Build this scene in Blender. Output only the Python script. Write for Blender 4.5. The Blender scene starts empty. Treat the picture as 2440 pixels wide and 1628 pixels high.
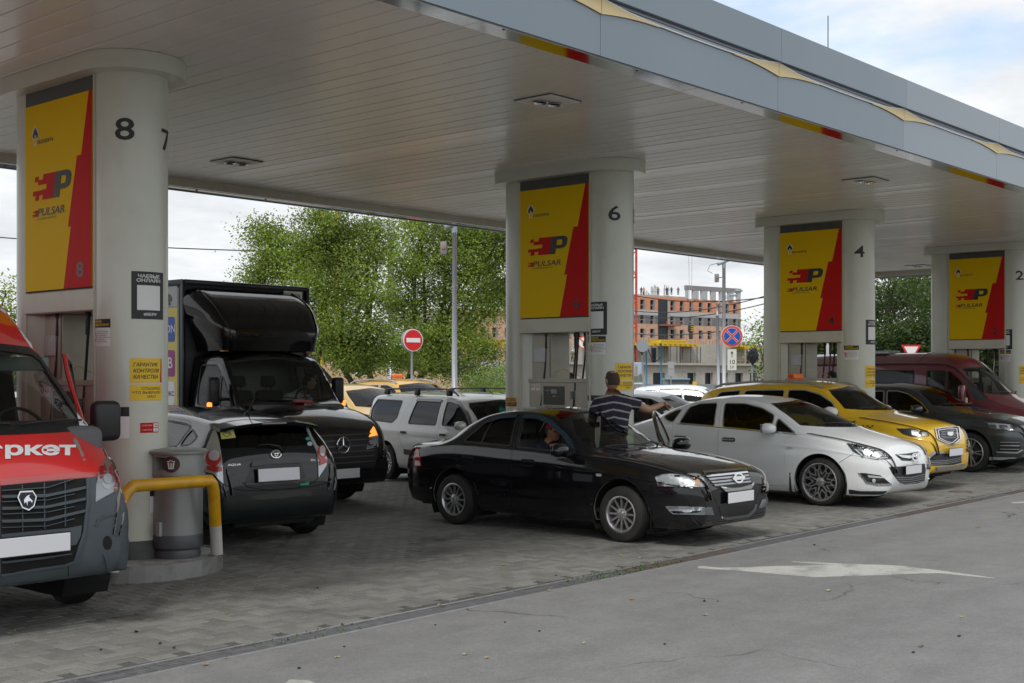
import bpy,bmesh,math,random
import numpy as np
from mathutils import Vector,Matrix
from mathutils.bvhtree import BVHTree
from mathutils.geometry import delaunay_2d_cdt
SC=bpy.context.scene
R=math.radians
# -- camera
FPX,CX,HY,CAMH,YAW=3016.0,1220.0,896.0,1.80,R(41.41)
cam_d=bpy.data.cameras.new("camera");cam=bpy.data.objects.new("camera",cam_d);SC.collection.objects.link(cam)
cam.location=(0,0,CAMH);cam.rotation_euler=(R(90),0,YAW-R(90))
cam_d.sensor_width=36;cam_d.lens=FPX/2440*36;cam_d.shift_y=(HY-814.0)/2440
cam_d.clip_start=0.1;cam_d.clip_end=3000
SC.camera=cam
# -- world: bright broken cloud over a Nishita sky
SUN_EL,SUN_AZ=R(52),R(205)
W=bpy.data.worlds.new("World");SC.world=W;W.use_nodes=True
nt=W.node_tree;nt.nodes.clear();N=nt.nodes.new;L=nt.links.new
out=N("ShaderNodeOutputWorld");bg=N("ShaderNodeBackground");bg.inputs[1].default_value=0.10
sky=N("ShaderNodeTexSky");sky.sky_type='NISHITA';sky.sun_disc=False
sky.sun_elevation=SUN_EL;sky.sun_rotation=R(90)-SUN_AZ
sky.air_density=1.0;sky.dust_density=1.5;sky.ozone_density=1.0
tc=N("ShaderNodeTexCoord");sep=N("ShaderNodeSeparateXYZ");L(tc.outputs["Generated"],sep.inputs[0])
zz=N("ShaderNodeMath");zz.operation='MAXIMUM';zz.inputs[1].default_value=0.0;L(sep.outputs[2],zz.inputs[0])
za=N("ShaderNodeMath");za.operation='ADD';za.inputs[1].default_value=0.16;L(zz.outputs[0],za.inputs[0])
comb=N("ShaderNodeCombineXYZ")
for k in(0,1):
 dv=N("ShaderNodeMath");dv.operation='DIVIDE';L(sep.outputs[k],dv.inputs[0]);L(za.outputs[0],dv.inputs[1]);L(dv.outputs[0],comb.inputs[k])
comb.inputs[2].default_value=3.7
n1=N("ShaderNodeTexNoise");n1 .inputs["Scale"].default_value=1.15;n1 .inputs["Detail"].default_value=9;n1 .inputs["Roughness"].default_value=0.56;n1 .inputs["Distortion"].default_value=0.35
L(comb.outputs[0],n1 .inputs["Vector"])
r1=N("ShaderNodeValToRGB");r1 .color_ramp.elements[0].position=0.31;r1 .color_ramp.elements[1].position=0.43;r1 .color_ramp.elements[0].color=(.38,.38,.38,1)
L(n1 .outputs[0],r1 .inputs[0])
n2=N("ShaderNodeTexNoise");n2 .inputs["Scale"].default_value=2.1;n2 .inputs["Detail"].default_value=8;n2 .inputs["Roughness"].default_value=0.6
L(comb.outputs[0],n2 .inputs["Vector"])
r2=N("ShaderNodeValToRGB");e=r2 .color_ramp.elements
e[0].position=0.30;e[0].color=(3.2,3.4,3.6,1);e[1].position=0.66;e[1].color=(4.75,4.8,4.85,1)
L(n2 .outputs[0],r2 .inputs[0])
mx=N("ShaderNodeMix");mx.data_type='RGBA';L(r1 .outputs[0],mx.inputs[0]);L(sky.outputs[0],mx.inputs[6]);L(r2 .outputs[0],mx.inputs[7])
L(mx.outputs[2],bg.inputs[0]);L(bg.outputs[0],out.inputs[0])
# -- sun (veiled by thin cloud)
sl=bpy.data.lights.new("sun",'SUN');sl.energy=0.95;sl.angle=R(14);sl.color=(1,0.96,0.9)
so=bpy.data.objects.new("sun",sl);SC.collection.objects.link(so)
sd=Vector((math.cos(SUN_AZ)*math.cos(SUN_EL),math.sin(SUN_AZ)*math.cos(SUN_EL),math.sin(SUN_EL)))
so.rotation_euler=(-sd).to_track_quat('-Z','Y').to_euler();so.location=(0,0,30)
vs=SC.view_settings;vs.view_transform='Standard';vs.look='None';vs.exposure=1.15;vs.gamma=1.0
try:vs.use_curve_mapping=False
except Exception:pass
SC.cycles.max_bounces=8;SC.cycles.transparent_max_bounces=16;SC.cycles.diffuse_bounces=3;SC.cycles.glossy_bounces=3
SC.cycles.transmission_bounces=4;SC.cycles.caustics_reflective=False;SC.cycles.caustics_refractive=False
SC.cycles.use_denoising=True;SC.cycles.sample_clamp_indirect=6
try:SC.cycles.denoiser='OPENIMAGEDENOISE'
except Exception:pass
# -- pixel -> place (photograph pixels, level camera)
FW=(math.cos(YAW),math.sin(YAW));RT=(math.sin(YAW),-math.cos(YAW))
def pdir(px,py):
 a=px-CX
 return Vector((FW[0]*FPX+RT[0]*a,FW[1]*FPX+RT[1]*a,HY-py))
def atX(px,py,x):v=pdir(px,py);t=x/v.x;return Vector((x,v.y*t,CAMH+v.z*t))
def atY(px,py,y):v=pdir(px,py);t=y/v.y;return Vector((v.x*t,y,CAMH+v.z*t))
def atZ(px,py,z=0.0):v=pdir(px,py);t=(z-CAMH)/v.z;return Vector((v.x*t,v.y*t,z))
def atD(px,py,d):v=pdir(px,py)*(d/FPX);return Vector((v.x,v.y,CAMH+v.z))
# -- naming
def link(o):SC.collection.objects.link(o);return o
def tag(o,label=None,cat=None,group=None,kind=None):
 if label:o["label"]=label
 if cat:o["category"]=cat
 if group:o["group"]=group
 if kind:o["kind"]=kind
 return o
def thing(name,label,cat,loc=(0,0,0),rz=0.0,group=None):
 o=bpy.data.objects.new(name,None);link(o);o.empty_display_size=0.2
 o.location=loc;o.rotation_euler=(0,0,rz)
 return tag(o,label,cat,group)
def copy_tree(o,parent=None):
 c=o.copy();SC.collection.objects.link(c);c.parent=parent
 for ch in[x for x in SC.objects if x.parent==o]:copy_tree(ch,c)
 return c
def mk(name,verts,faces,mat,parent=None,smooth=False,normals=None,mats=None,mi=None,loc=None):
 me=bpy.data.meshes.new(name);me.from_pydata([tuple(v)for v in verts],[],[tuple(f)for f in faces])
 if mats:
  for m in mats:me.materials.append(m)
  if mi is not None:me.polygons.foreach_set("material_index",mi)
 elif mat:me.materials.append(mat)
 if smooth:me.polygons.foreach_set("use_smooth",[True]*len(me.polygons))
 me.update()
 if normals is not None:
  try:me.normals_split_custom_set_from_vertices([tuple(n)for n in normals])
  except Exception:pass
 o=bpy.data.objects.new(name,me);link(o)
 if parent:o.parent=parent
 if loc is not None:o.location=loc
 return o
def inst(o,name=None,parent=None,loc=None,rot=None):
 c=bpy.data.objects.new(name or o.name.split('.')[0],o.data);link(c);c.parent=parent if parent is not None else o.parent
 if loc is not None:c.location=loc
 if rot is not None:c.rotation_euler=rot
 return c
 # -- materials
_M={}
def nodes(m):
 m.use_nodes=True;t=m.node_tree;return t,t.nodes["Principled BSDF"],t.nodes.new,t.links.new
def mat(name,col,rough=0.6,metal=0.0,spec=None,coat=0.0,noise=0.0,nscale=8.0,bump=0.0,bscale=60.0,dirt=0.0,dirtcol=(.12,.10,.08),emit=None,sss=0):
 if name in _M:return _M[name]
 m=bpy.data.materials.new(name);t,b,N,L=nodes(m)
 b.inputs["Base Color"].default_value=(*col,1);b.inputs["Roughness"].default_value=rough;b.inputs["Metallic"].default_value=metal
 if spec is not None:b.inputs["Specular IOR Level"].default_value=spec
 if coat:b.inputs["Coat Weight"].default_value=coat;b.inputs["Coat Roughness"].default_value=0.04
 if emit:b.inputs["Emission Color"].default_value=(*emit[0],1);b.inputs["Emission Strength"].default_value=emit[1]
 tcn=N("ShaderNodeTexCoord")
 src=None
 if noise:
  n=N("ShaderNodeTexNoise");n.inputs["Scale"].default_value=nscale;n.inputs["Detail"].default_value=6;L(tcn.outputs["Object"],n.inputs["Vector"])
  mr=N("ShaderNodeMapRange");mr.inputs[1].default_value=0.3;mr.inputs[2].default_value=0.7;mr.inputs[3].default_value=1-noise;mr.inputs[4].default_value=1+noise
  L(n.outputs[0],mr.inputs[0])
  mu=N("ShaderNodeVectorMath");mu.operation='SCALE';mu.inputs[0].default_value=col;L(mr.outputs[0],mu.inputs["Scale"]);src=mu.outputs[0]
  L(src,b.inputs["Base Color"])
  rr=N("ShaderNodeMapRange");rr.inputs[1].default_value=0.3;rr.inputs[2].default_value=0.7;rr.inputs[3].default_value=max(0.02,rough-noise*.3);rr.inputs[4].default_value=min(1,rough+noise*.3)
  L(n.outputs[0],rr.inputs[0]);L(rr.outputs[0],b.inputs["Roughness"])
 if dirt:
  n=N("ShaderNodeTexNoise");n.inputs["Scale"].default_value=3.1;n.inputs["Detail"].default_value=10;n.inputs["Roughness"].default_value=.68;L(tcn.outputs["Object"],n.inputs["Vector"])
  cr=N("ShaderNodeMapRange");cr.inputs[1].default_value=0.48;cr.inputs[2].default_value=0.72;cr.inputs[3].default_value=0;cr.inputs[4].default_value=dirt;L(n.outputs[0],cr.inputs[0])
  mi=N("ShaderNodeMix");mi.data_type='RGBA';L(cr.outputs[0],mi.inputs[0])
  if src:L(src,mi.inputs[6])
  else:mi.inputs[6].default_value=(*col,1)
  mi.inputs[7].default_value=(*dirtcol,1);L(mi.outputs[2],b.inputs["Base Color"])
 if bump:
  n=N("ShaderNodeTexNoise");n.inputs["Scale"].default_value=bscale;n.inputs["Detail"].default_value=5;L(tcn.outputs["Object"],n.inputs["Vector"])
  bp=N("ShaderNodeBump");bp.inputs["Strength"].default_value=bump;bp.inputs["Distance"].default_value=0.02;L(n.outputs[0],bp.inputs["Height"]);L(bp.outputs[0],b.inputs["Normal"])
 _M[name]=m;return m
def paint(name,col,metal=0.0,rough=0.28,dust=0.25):
 """car lacquer with fine dust on the lower body"""
 if name in _M:return _M[name]
 m=bpy.data.materials.new(name);t,b,N,L=nodes(m)
 b.inputs["Metallic"].default_value=metal;b.inputs["Specular IOR Level"].default_value=.15 if max(col)<.05 else.5;b.inputs["Coat Weight"].default_value=1.0;b.inputs["Coat Roughness"].default_value=0.03
 tcn=N("ShaderNodeTexCoord");sp=N("ShaderNodeSeparateXYZ");L(tcn.outputs["Object"],sp.inputs[0])
 n=N("ShaderNodeTexNoise");n.inputs["Scale"].default_value=5;n.inputs["Detail"].default_value=9;n.inputs["Roughness"].default_value=.7;L(tcn.outputs["Object"],n.inputs["Vector"])
 hz=N("ShaderNodeMapRange");hz.inputs[1].default_value=0.75;hz.inputs[2].default_value=0.15;hz.inputs[3].default_value=0.0;hz.inputs[4].default_value=1.0;L(sp.outputs[2],hz.inputs[0])
 nr=N("ShaderNodeMapRange");nr.inputs[1].default_value=0.38;nr.inputs[2].default_value=0.75;L(n.outputs[0],nr.inputs[0])
 ad=N("ShaderNodeMath");ad.operation='MULTIPLY_ADD';ad.inputs[1].default_value=0.9;ad.inputs[2].default_value=0.12;L(hz.outputs[0],ad.inputs[0])
 mu=N("ShaderNodeMath");mu.operation='MULTIPLY';L(nr.outputs[0],mu.inputs[0]);L(ad.outputs[0],mu.inputs[1])
 m2=N("ShaderNodeMath");m2 .operation='MULTIPLY';m2 .inputs[1].default_value=dust;L(mu.outputs[0],m2 .inputs[0])
 mi=N("ShaderNodeMix");mi.data_type='RGBA';L(m2 .outputs[0],mi.inputs[0]);mi.inputs[6].default_value=(*col,1);mi.inputs[7].default_value=(.20,.18,.16,1)
 L(mi.outputs[2],b.inputs["Base Color"])
 rr=N("ShaderNodeMapRange");rr.inputs[3].default_value=rough;rr.inputs[4].default_value=min(1,rough+.4);L(m2 .outputs[0],rr.inputs[0]);L(rr.outputs[0],b.inputs["Roughness"])
 cw=N("ShaderNodeMapRange");cw.inputs[3].default_value=1.0;cw.inputs[4].default_value=0.2;L(m2 .outputs[0],cw.inputs[0]);L(cw.outputs[0],b.inputs["Coat Weight"])
 _M[name]=m;return m
def glass(name,tint=(.6,.65,.62),rough=0.0,fres=1.45):
 if name in _M:return _M[name]
 m=bpy.data.materials.new(name);m.use_nodes=True;t=m.node_tree;t.nodes.clear();N=t.nodes.new;L=t.links.new
 o=N("ShaderNodeOutputMaterial");tr=N("ShaderNodeBsdfTransparent");tr.inputs[0].default_value=(*tint,1)
 g=N("ShaderNodeBsdfGlossy");g.inputs["Roughness"].default_value=rough;fr=N("ShaderNodeFresnel");fr.inputs[0].default_value=fres
 mxs=N("ShaderNodeMixShader");L(fr.outputs[0],mxs.inputs[0]);L(tr.outputs[0],mxs.inputs[1]);L(g.outputs[0],mxs.inputs[2]);L(mxs.outputs[0],o.inputs[0])
 _M[name]=m;return m
M_BLACKPL=mat("black plastic",(.012,.012,.013),0.45,noise=.2)
M_RUBBER=mat("tyre rubber",(.014,.014,.014),0.75,bump=.3,bscale=90,dirt=.6,dirtcol=(.05,.045,.04))
M_DARK=mat("dark void",(.006,.006,.006),0.9)
M_SEATBLK=mat("seat cloth",(.05,.05,.052),0.85)
M_CHROME=mat("chrome",(.75,.75,.76),0.12,1.0)
M_ALLOY=mat("alloy",(.55,.55,.56),0.32,.85,noise=.15,nscale=20)
M_ALLOYD=mat("dark alloy",(.48,.48,.49),0.3,.8,noise=.15,nscale=20)
M_BOWL=mat("lamp bowl chrome",(.62,.63,.64),0.38,.8)
M_PLATE=mat("blank plate",(.72,.73,.76),0.4)
M_LAMPW=mat("lamp reflector",(.58,.60,.62),0.34,.5)
M_LAMPR=mat("red lamp",(.45,.015,.012),0.15,coat=1)
M_LAMPO=mat("amber lamp",(.75,.22,.03),0.2,coat=1)
M_GLASS=glass("clear glass",(.80,.84,.82))
M_TINT=glass("tinted glass",(.16,.17,.17))
M_DTINT=glass("dark tinted glass",(.05,.052,.055))
M_LENS=glass("lamp lens",(.9,.92,.93))
M_WHITE=mat("white print",(.78,.78,.78),.6);M_BLACK=mat("black print",(.013,.014,.017),.55);M_YEL=mat("yellow print",(.80,.53,.02),.5)
M_RED=mat("red print",(.56,.025,.02),.5)
M_STEEL=mat("galvanised steel",(.42,.43,.45),.45,.6,noise=.12)
# -- mesh kit
class MB:
 def __init__(s):s.v=[];s.f=[];s.m=[];s.cur=0
 def add(s,v,f):
  k=len(s.v);s.v+=[tuple(p)for p in v];s.f+=[tuple(i+k for i in q)for q in f];s.m+=[s.cur]*len(f);return s
 def box(s,a,b,M=None):
  (x0,y0,z0),(x1,y1,z1)=a,b
  v=[Vector(p)for p in((x0,y0,z0),(x1,y0,z0),(x1,y1,z0),(x0,y1,z0),(x0,y0,z1),(x1,y0,z1),(x1,y1,z1),(x0,y1,z1))]
  if M is not None:v=[M@p for p in v]
  return s.add(v,[(0,3,2,1),(4,5,6,7),(0,1,5,4),(1,2,6,5),(2,3,7,6),(3,0,4,7)])
 def rbox(s,a,b,r=0.01,seg=2,M=None):
  bm=bmesh.new();bmesh.ops.create_cube(bm,size=1)
  c=[(p+q)/2 for p,q in zip(a,b)];d=[abs(q-p)for p,q in zip(a,b)]
  for v in bm.verts:v.co=Vector((c[i]+v.co[i]*d[i]for i in range(3)))
  bmesh.ops.bevel(bm,geom=bm.edges[:],offset=min(r,min(d)*.49),segments=seg,profile=.5,affect='EDGES')
  bm.verts.index_update()
  vs=[v.co.copy()for v in bm.verts];fs=[[v.index for v in f.verts]for f in bm.faces];bm.free()
  if M is not None:vs=[M@p for p in vs]
  return s.add(vs,fs)
 def tube(s,pts,r,n=8,caps=True,close=False):
  pts=[Vector(p)for p in pts];m=len(pts);rs=r if hasattr(r,'__len__')else[r]*m
  base=[];up=None
  for i,p in enumerate(pts):
   d=(pts[min(i+1,m-1)]-pts[max(i-1,0)])
   if close:d=pts[(i+1)%m]-pts[i-1]
   if d.length<1e-9:d=Vector((0,0,1))
   d.normalize()
   if up is None:up=Vector((0,0,1))if abs(d.z)<.9 else Vector((1,0,0))
   a=d.cross(up)
   if a.length<1e-6:a=d.cross(Vector((1,0,0)))
   a.normalize();b=a.cross(d).normalized();up=b
   base+=[p+(a*math.cos(2*math.pi*k/n)+b*math.sin(2*math.pi*k/n))*rs[i]for k in range(n)]
  f=[]
  for i in range(m if close else m-1):
   j=(i+1)%m
   f+=[(i*n+k,i*n+(k+1)%n,j*n+(k+1)%n,j*n+k)for k in range(n)]
  if caps and not close:f+=[tuple(range(n)),tuple(range((m-1)*n+n-1,(m-1)*n-1,-1))]
  return s.add(base,f)
 def lathe(s,prof,n=24,M=None,axis='z',close=False,caps=True):
  """prof: (radius, height) list"""
  v=[];m=len(prof)
  for(r,h)in prof:
   for k in range(n):
    c,q=math.cos(2*math.pi*k/n)*r,math.sin(2*math.pi*k/n)*r
    v.append(Vector((c,q,h)if axis=='z' else(h,c,q)))
  f=[]
  for i in range(m if close else m-1):
   j=(i+1)%m
   f+=[(i*n+k,i*n+(k+1)%n,j*n+(k+1)%n,j*n+k)for k in range(n)]
  if not close and caps:
   if prof[0][0]>1e-6:f.append(tuple(range(n-1,-1,-1)))
   if prof[-1][0]>1e-6:f.append(tuple((m-1)*n+k for k in range(n)))
  if M is not None:v=[M@p for p in v]
  return s.add(v,f)
 def prism(s,poly,h0,h1,M=None,holes=None):
  """2-D polygon (may be concave) extruded from h0 to h1 along local z"""
  n=len(poly);loops=[poly]+(holes or[])
  vv=[];ee=[]
  for lp in loops:
   k=len(vv);vv+=[Vector(p)for p in lp];ee+=[(k+i,k+(i+1)%len(lp))for i in range(len(lp))]
  r=delaunay_2d_cdt(vv,ee,[],0,1e-7)
  P=np.array([(p.x,p.y)for p in r[0]]);F=[f for f in r[2]]
  if F:
   C=np.array([P[list(f)].mean(0)for f in F]);ok=inpoly(C,poly)
   for hl in(holes or[]):ok&=~inpoly(C,hl)
   F=[f for f,o in zip(F,ok)if o]
  k=len(P)
  v=[Vector((p[0],p[1],h1))for p in P]+[Vector((p[0],p[1],h0))for p in P]
  fs=[]
  for f in F:
   a=P[f[0]];b=P[f[1]];c=P[f[2]]
   if(b[0]-a[0])*(c[1]-a[1])-(b[1]-a[1])*(c[0]-a[0])<0:f=f[::-1]
   fs.append(tuple(f));fs.append(tuple(i+k for i in f[::-1]))
  cnt={}
  for f in fs[::2]:
   for i in range(3):cnt[(f[i],f[(i+1)%3])]=1
  for(a,b)in cnt:
   if(b,a)not in cnt:fs.append((a,a+k,b+k,b))
  if M is not None:v=[M@p for p in v]
  return s.add(v,fs)
 def build(s,name,m,parent=None,smooth=False,mats=None,loc=None):
  o=mk(name,s.v,s.f,m,parent,smooth,mats=mats,mi=s.m if mats else None,loc=loc)
  if smooth=='auto':autosm(o)
  return o
def autosm(o,ang=R(35)):
 me=o.data;me.polygons.foreach_set("use_smooth",[True]*len(me.polygons))
 try:me.set_sharp_from_angle(angle=ang)
 except Exception:pass
 return o
def inpoly(P,poly):
 P=np.asarray(P,float);poly=np.asarray(poly,float);x,y=P[:,0],P[:,1];r=np.zeros(len(P),bool)
 n=len(poly);j=n-1
 for i in range(n):
  xi,yi=poly[i];xj,yj=poly[j]
  if yi!=yj:
   c=((yi>y)!=(yj>y))&(x<(xj-xi)*(y-yi)/(yj-yi)+xi);r^=c
  j=i
 return r
def circ(cx,cy,rx,ry=None,n=24,a0=0,a1=360):
 ry=ry or rx;full=(a1-a0)==360
 return[(cx+rx*math.cos(R(a0+(a1-a0)*i/(n if full else n-1))),cy+ry*math.sin(R(a0+(a1-a0)*i/(n if full else n-1))))for i in range(n)]
def rpoly(pts,r,seg=4):
 """round the corners of a polygon; r one radius or one per corner"""
 o=[];n=len(pts);rr=r if hasattr(r,'__len__')else[r]*n
 for i in range(n):
  p=np.array(pts[i],float);a=np.array(pts[i-1],float);b=np.array(pts[(i+1)%n],float)
  da,db=a-p,b-p;la,lb=np.hypot(*da),np.hypot(*db);k=min(rr[i],la*.48,lb*.48)
  if k<=1e-6:o.append(tuple(p));continue
  A,B=p+da/la*k,p+db/lb*k
  for t in np.linspace(0,1,seg+1):o.append(tuple((1-t)**2*A+2*t*(1-t)*p+t*t*B))
 return o
def dens(pts,step,close=True):
 o=[];n=len(pts)
 for i in range(n if close else n-1):
  a,b=np.array(pts[i],float),np.array(pts[(i+1)%n],float);k=max(1,int(math.ceil(np.hypot(*(b-a))/step)))
  for j in range(k):o.append(tuple(a+(b-a)*j/k))
 if not close:o.append(tuple(pts[-1]))
 return o
def offs(pts,d):
 """inward (d>0) offset of a closed polygon"""
 P=np.array(pts,float);P=P[np.r_[True,np.hypot(*(P[1:]-P[:-1]).T)>1e-7]]
 n=len(P);ar=0.5*np.sum(P[:,0]*np.roll(P[:,1],-1)-np.roll(P[:,0],-1)*P[:,1]);sg=1 if ar>0 else-1
 a=P-np.roll(P,1,0);b=np.roll(P,-1,0)-P
 na=np.c_[-a[:,1],a[:,0]]/(np.hypot(*a.T)[:,None]+1e-12);nb=np.c_[-b[:,1],b[:,0]]/(np.hypot(*b.T)[:,None]+1e-12)
 m=na+nb;l=np.hypot(*m.T)[:,None];m=m/(l+1e-9);c=np.clip((m*na).sum(1),.4,1)[:,None]
 return[tuple(p)for p in P+m*sg*d/c]
_TX={}
FONT=None
def text_mesh(txt,bold=0.0,shear=0.0,sx=1.0,depth=0.0,align='CENTER',sp=1.0,res=3):
 """letters as a flat or thin mesh, 1 unit cap-size"""
 key=(txt,bold,shear,sx,depth,align,sp)
 if key in _TX:return _TX[key]
 c=bpy.data.curves.new("lettering",'FONT');c.body=txt;c.size=1;c.offset=bold*.38;c.shear=shear;c.extrude=depth;c.align_x=align;c.align_y='CENTER'
 c.space_character=sp;c.resolution_u=res
 o=bpy.data.objects.new("lettering",c);link(o)
 dg=bpy.context.evaluated_depsgraph_get();me=o.evaluated_get(dg).to_mesh()
 v=[(p.co.x*sx,p.co.y,p.co.z)for p in me.vertices];f=[tuple(q.vertices)for q in me.polygons]
 o.evaluated_get(dg).to_mesh_clear();bpy.data.objects.remove(o);bpy.data.curves.remove(c)
 _TX[key]=(v,f);return v,f
def put_text(mb,txt,x,y,h,bold=0.0,shear=0.0,sx=1.0,align='CENTER',z=0.0,sp=1.0,w=None,M=None):
 v,f=text_mesh(txt,bold,shear,1.0,0.0,align,sp)
 if not v:return
 if w:
  xs=[p[0]for p in v];sx=w/h*0.72/max(1e-6,(max(xs)-min(xs)))
 k=h/0.72
 vv=[Vector((x+p[0]*k*sx,y+p[1]*k,z))for p in v]
 if M is not None:vv=[M@p for p in vv]
 mb.add(vv,f)
 # -- car bodies: one lofted skin, cut into panels
def pchip(keys):
 k=sorted(keys);X=np.array([a for a,_ in k],float);Y=np.array([b for _,b in k],float)
 if len(X)==1:return lambda q:np.full(np.shape(q),Y[0])*1.0
 h=np.diff(X);dl=np.diff(Y)/h;d=np.zeros(len(X));d[0],d[-1]=dl[0],dl[-1]
 for i in range(1,len(X)-1):
  if dl[i-1]*dl[i]>0:w1,w2=2*h[i]+h[i-1],h[i]+2*h[i-1];d[i]=(w1+w2)/(w1/dl[i-1]+w2/dl[i])
 def f(q):
  q=np.clip(np.asarray(q,float),X[0],X[-1]);i=np.clip(np.searchsorted(X,q)-1,0,len(h)-1);t=(q-X[i])/h[i]
  return(2*t**3-3*t**2+1)*Y[i]+(t**3-2*t**2+t)*h[i]*d[i]+(-2*t**3+3*t**2)*Y[i+1]+(t**3-t**2)*h[i]*d[i+1]
 return f
def qcurve(A,B,C,ra,rc,n):
 la=np.linalg.norm(A-B,axis=-1,keepdims=True);lc=np.linalg.norm(C-B,axis=-1,keepdims=True)
 pa=B+(A-B)/(la+1e-9)*np.minimum(ra,la*.46);pc=B+(C-B)/(lc+1e-9)*np.minimum(rc,lc*.46)
 return[(1-t)**2*pa+2*t*(1-t)*B+t*t*pc for t in np.linspace(0,1,n)]
class Nothing:pass
class Skin:
 def __init__(s,P):
  y0,y1=P['y'];Lf,Lr=P.get('Lf',.22),P.get('Lr',.2)
  th=np.linspace(0,math.pi/2*.985,14)
  ys=np.r_[(y0+Lr)-Lr*np.sin(th)[::-1],np.arange(y0+Lr+.05,y1-Lf-.02,P.get('dy',.05)),(y1-Lf)+Lf*np.sin(th)]
  s.ys=ys
  g={k:pchip(P[k])(ys)for k in('zb','zm','zs','zr','zt','wb','wm','ws','wr')}
  def close(L,yend,sgn,n):q=np.clip((sgn*ys-(sgn*yend-L))/L,0,1);return(1-q**n)**(1/n)
  kf,kr=close(Lf,y1,1,P.get('nf',2.4)),close(Lr,y0,-1,P.get('nr',2.4))
  for k in('zb','zm','zs','zr','zt'):
   z=g[k];z=P['zcf']+(z-P['zcf'])*np.maximum(kf,.02);z=P['zcr']+(z-P['zcr'])*np.maximum(kr,.02);g[k]=z
  pf,pr=P.get('pf',.62),P.get('pr',.68)
  plan=(pf+(1-pf)*close(P.get('Pf',.75),y1,1,P.get('mf',2.3)))*(pr+(1-pr)*close(P.get('Pr',.55),y0,-1,P.get('mr',2.3)))
  for k in('wb','wm','ws','wr'):g[k]=g[k]*plan
  pt=lambda w,z:np.stack([w,ys,z],-1)
  B,C,D,E,T=pt(g['wb'],g['zb']),pt(g['wm'],g['zm']),pt(g['ws'],g['zs']),pt(g['wr'],g['zr']),pt(g['wr']*0,g['zt'])
  rS=pchip(P['rs'])(ys)[:,None]if isinstance(P.get('rs'),list)else P.get('rs',.05);rR=P.get('rr',.06);rm=P.get('rm',.16)
  Et=E+(T-E)*.25;Et[:,2]=E[:,2]+(T-E)[:,2]*.4375
  A0=pt(g['wb']*0,g['zb'])
  rows=[A0+(B-A0)*t for t in(0,.2,.4,.6,.8,.93)]+[B]
  rows+=[B+(C-B)*t+np.stack([np.full(len(ys),.012*math.sin(math.pi*t)),0*ys,0*ys],-1)for t in(.25,.5)]
  rows+=qcurve(B,C,D,rm,rm,6)
  c1=rows[-1];f2=qcurve(C,D,E,rS,rS,6);d0=f2[0]
  bul=P.get('bul',.008)
  rows+=[c1+(d0-c1)*t+np.stack([np.full(len(ys),bul*math.sin(math.pi*t)),0*ys,0*ys],-1)for t in np.linspace(0,1,7)[1:-1]]
  rows+=f2
  e1=qcurve(D,E,Et,rR,rR,6);a,b=f2[-1],e1[0]
  gb=P.get('gb',.012)
  rows+=[a+(b-a)*t+np.stack([np.full(len(ys),gb*math.sin(math.pi*t)),0*ys,0*ys],-1)for t in np.linspace(0,1,8)[1:-1]]
  rows+=e1
  for t in np.linspace(.25,1,8)[1:]:
   q=E+(T-E)*t;q[:,2]=E[:,2]+(T-E)[:,2]*(1-(1-t)**2);rows.append(q)
  s.G=np.stack(rows,1)
  nu,nv=s.G.shape[:2]
  da=np.linalg.norm(np.diff(s.G,axis=0),axis=2).max(1);s.a=np.r_[0,np.cumsum(np.maximum(da,1e-4))]
  db=np.linalg.norm(np.diff(s.G,axis=1),axis=2).mean(0);s.b=np.r_[0,np.cumsum(np.maximum(db,1e-4))]
  du=np.gradient(s.G,axis=0);dv=np.gradient(s.G,axis=1);n=np.cross(du,dv);n/=np.linalg.norm(n,axis=2,keepdims=True)+1e-12
  n[:,-1,0]=0;n/=np.linalg.norm(n,axis=2,keepdims=True)+1e-12
  if n[nu//2,nv//3,0]<0:n=-n
  s.Nn=n
  V=s.G.reshape(-1,3);F=[]
  for i in range(nu-1):
   for j in range(nv-1):
    q=i*nv+j;F+=[(q,q+nv,q+nv+1),(q,q+nv+1,q+1)]
  s.bv=BVHTree.FromPolygons([tuple(p)for p in V],F);s.F=F;s.V=V
  Vm=V*np.array([-1,1,1]);k=len(V);cap=[]
  for st in(0,nu-1):
   for j in range(nv//2-1):
    a,b,c,d=st*nv+j,st*nv+j+1,st*nv+nv-2-j,st*nv+nv-1-j;cap+=[(a,b,c),(a,c,d),(a+k,b+k,c+k),(a+k,c+k,d+k)]
  s.bvf=BVHTree.FromPolygons([tuple(p)for p in V]+[tuple(p)for p in Vm],F+[(c+k,b+k,a+k)for a,b,c in F]+cap)
  s.regions=[]
  s.M=Matrix.Identity(4)
 def ray(s,kind,p,full=False):
  bv=s.bvf if full else s.bv
  if kind=='s':o,d=Vector((4,p[0],p[1])),Vector((-1,0,0))
  elif kind=='l':o,d=Vector((-4,p[0],p[1])),Vector((1,0,0));bv=s.bvf
  elif kind=='t':o,d=Vector((p[0],p[1],5)),Vector((0,0,-1))
  elif kind=='f':o,d=Vector((p[0],9,p[1])),Vector((0,-1,0))
  elif kind=='b':o,d=Vector((p[0],-9,p[1])),Vector((0,1,0))
  elif kind=='p':
   Mi=s.M.inverted();o=Mi@Vector((0,0,CAMH));d=(Mi.to_3x3()@pdir(*p)).normalized()
  return bv.ray_cast(o,d)
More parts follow.
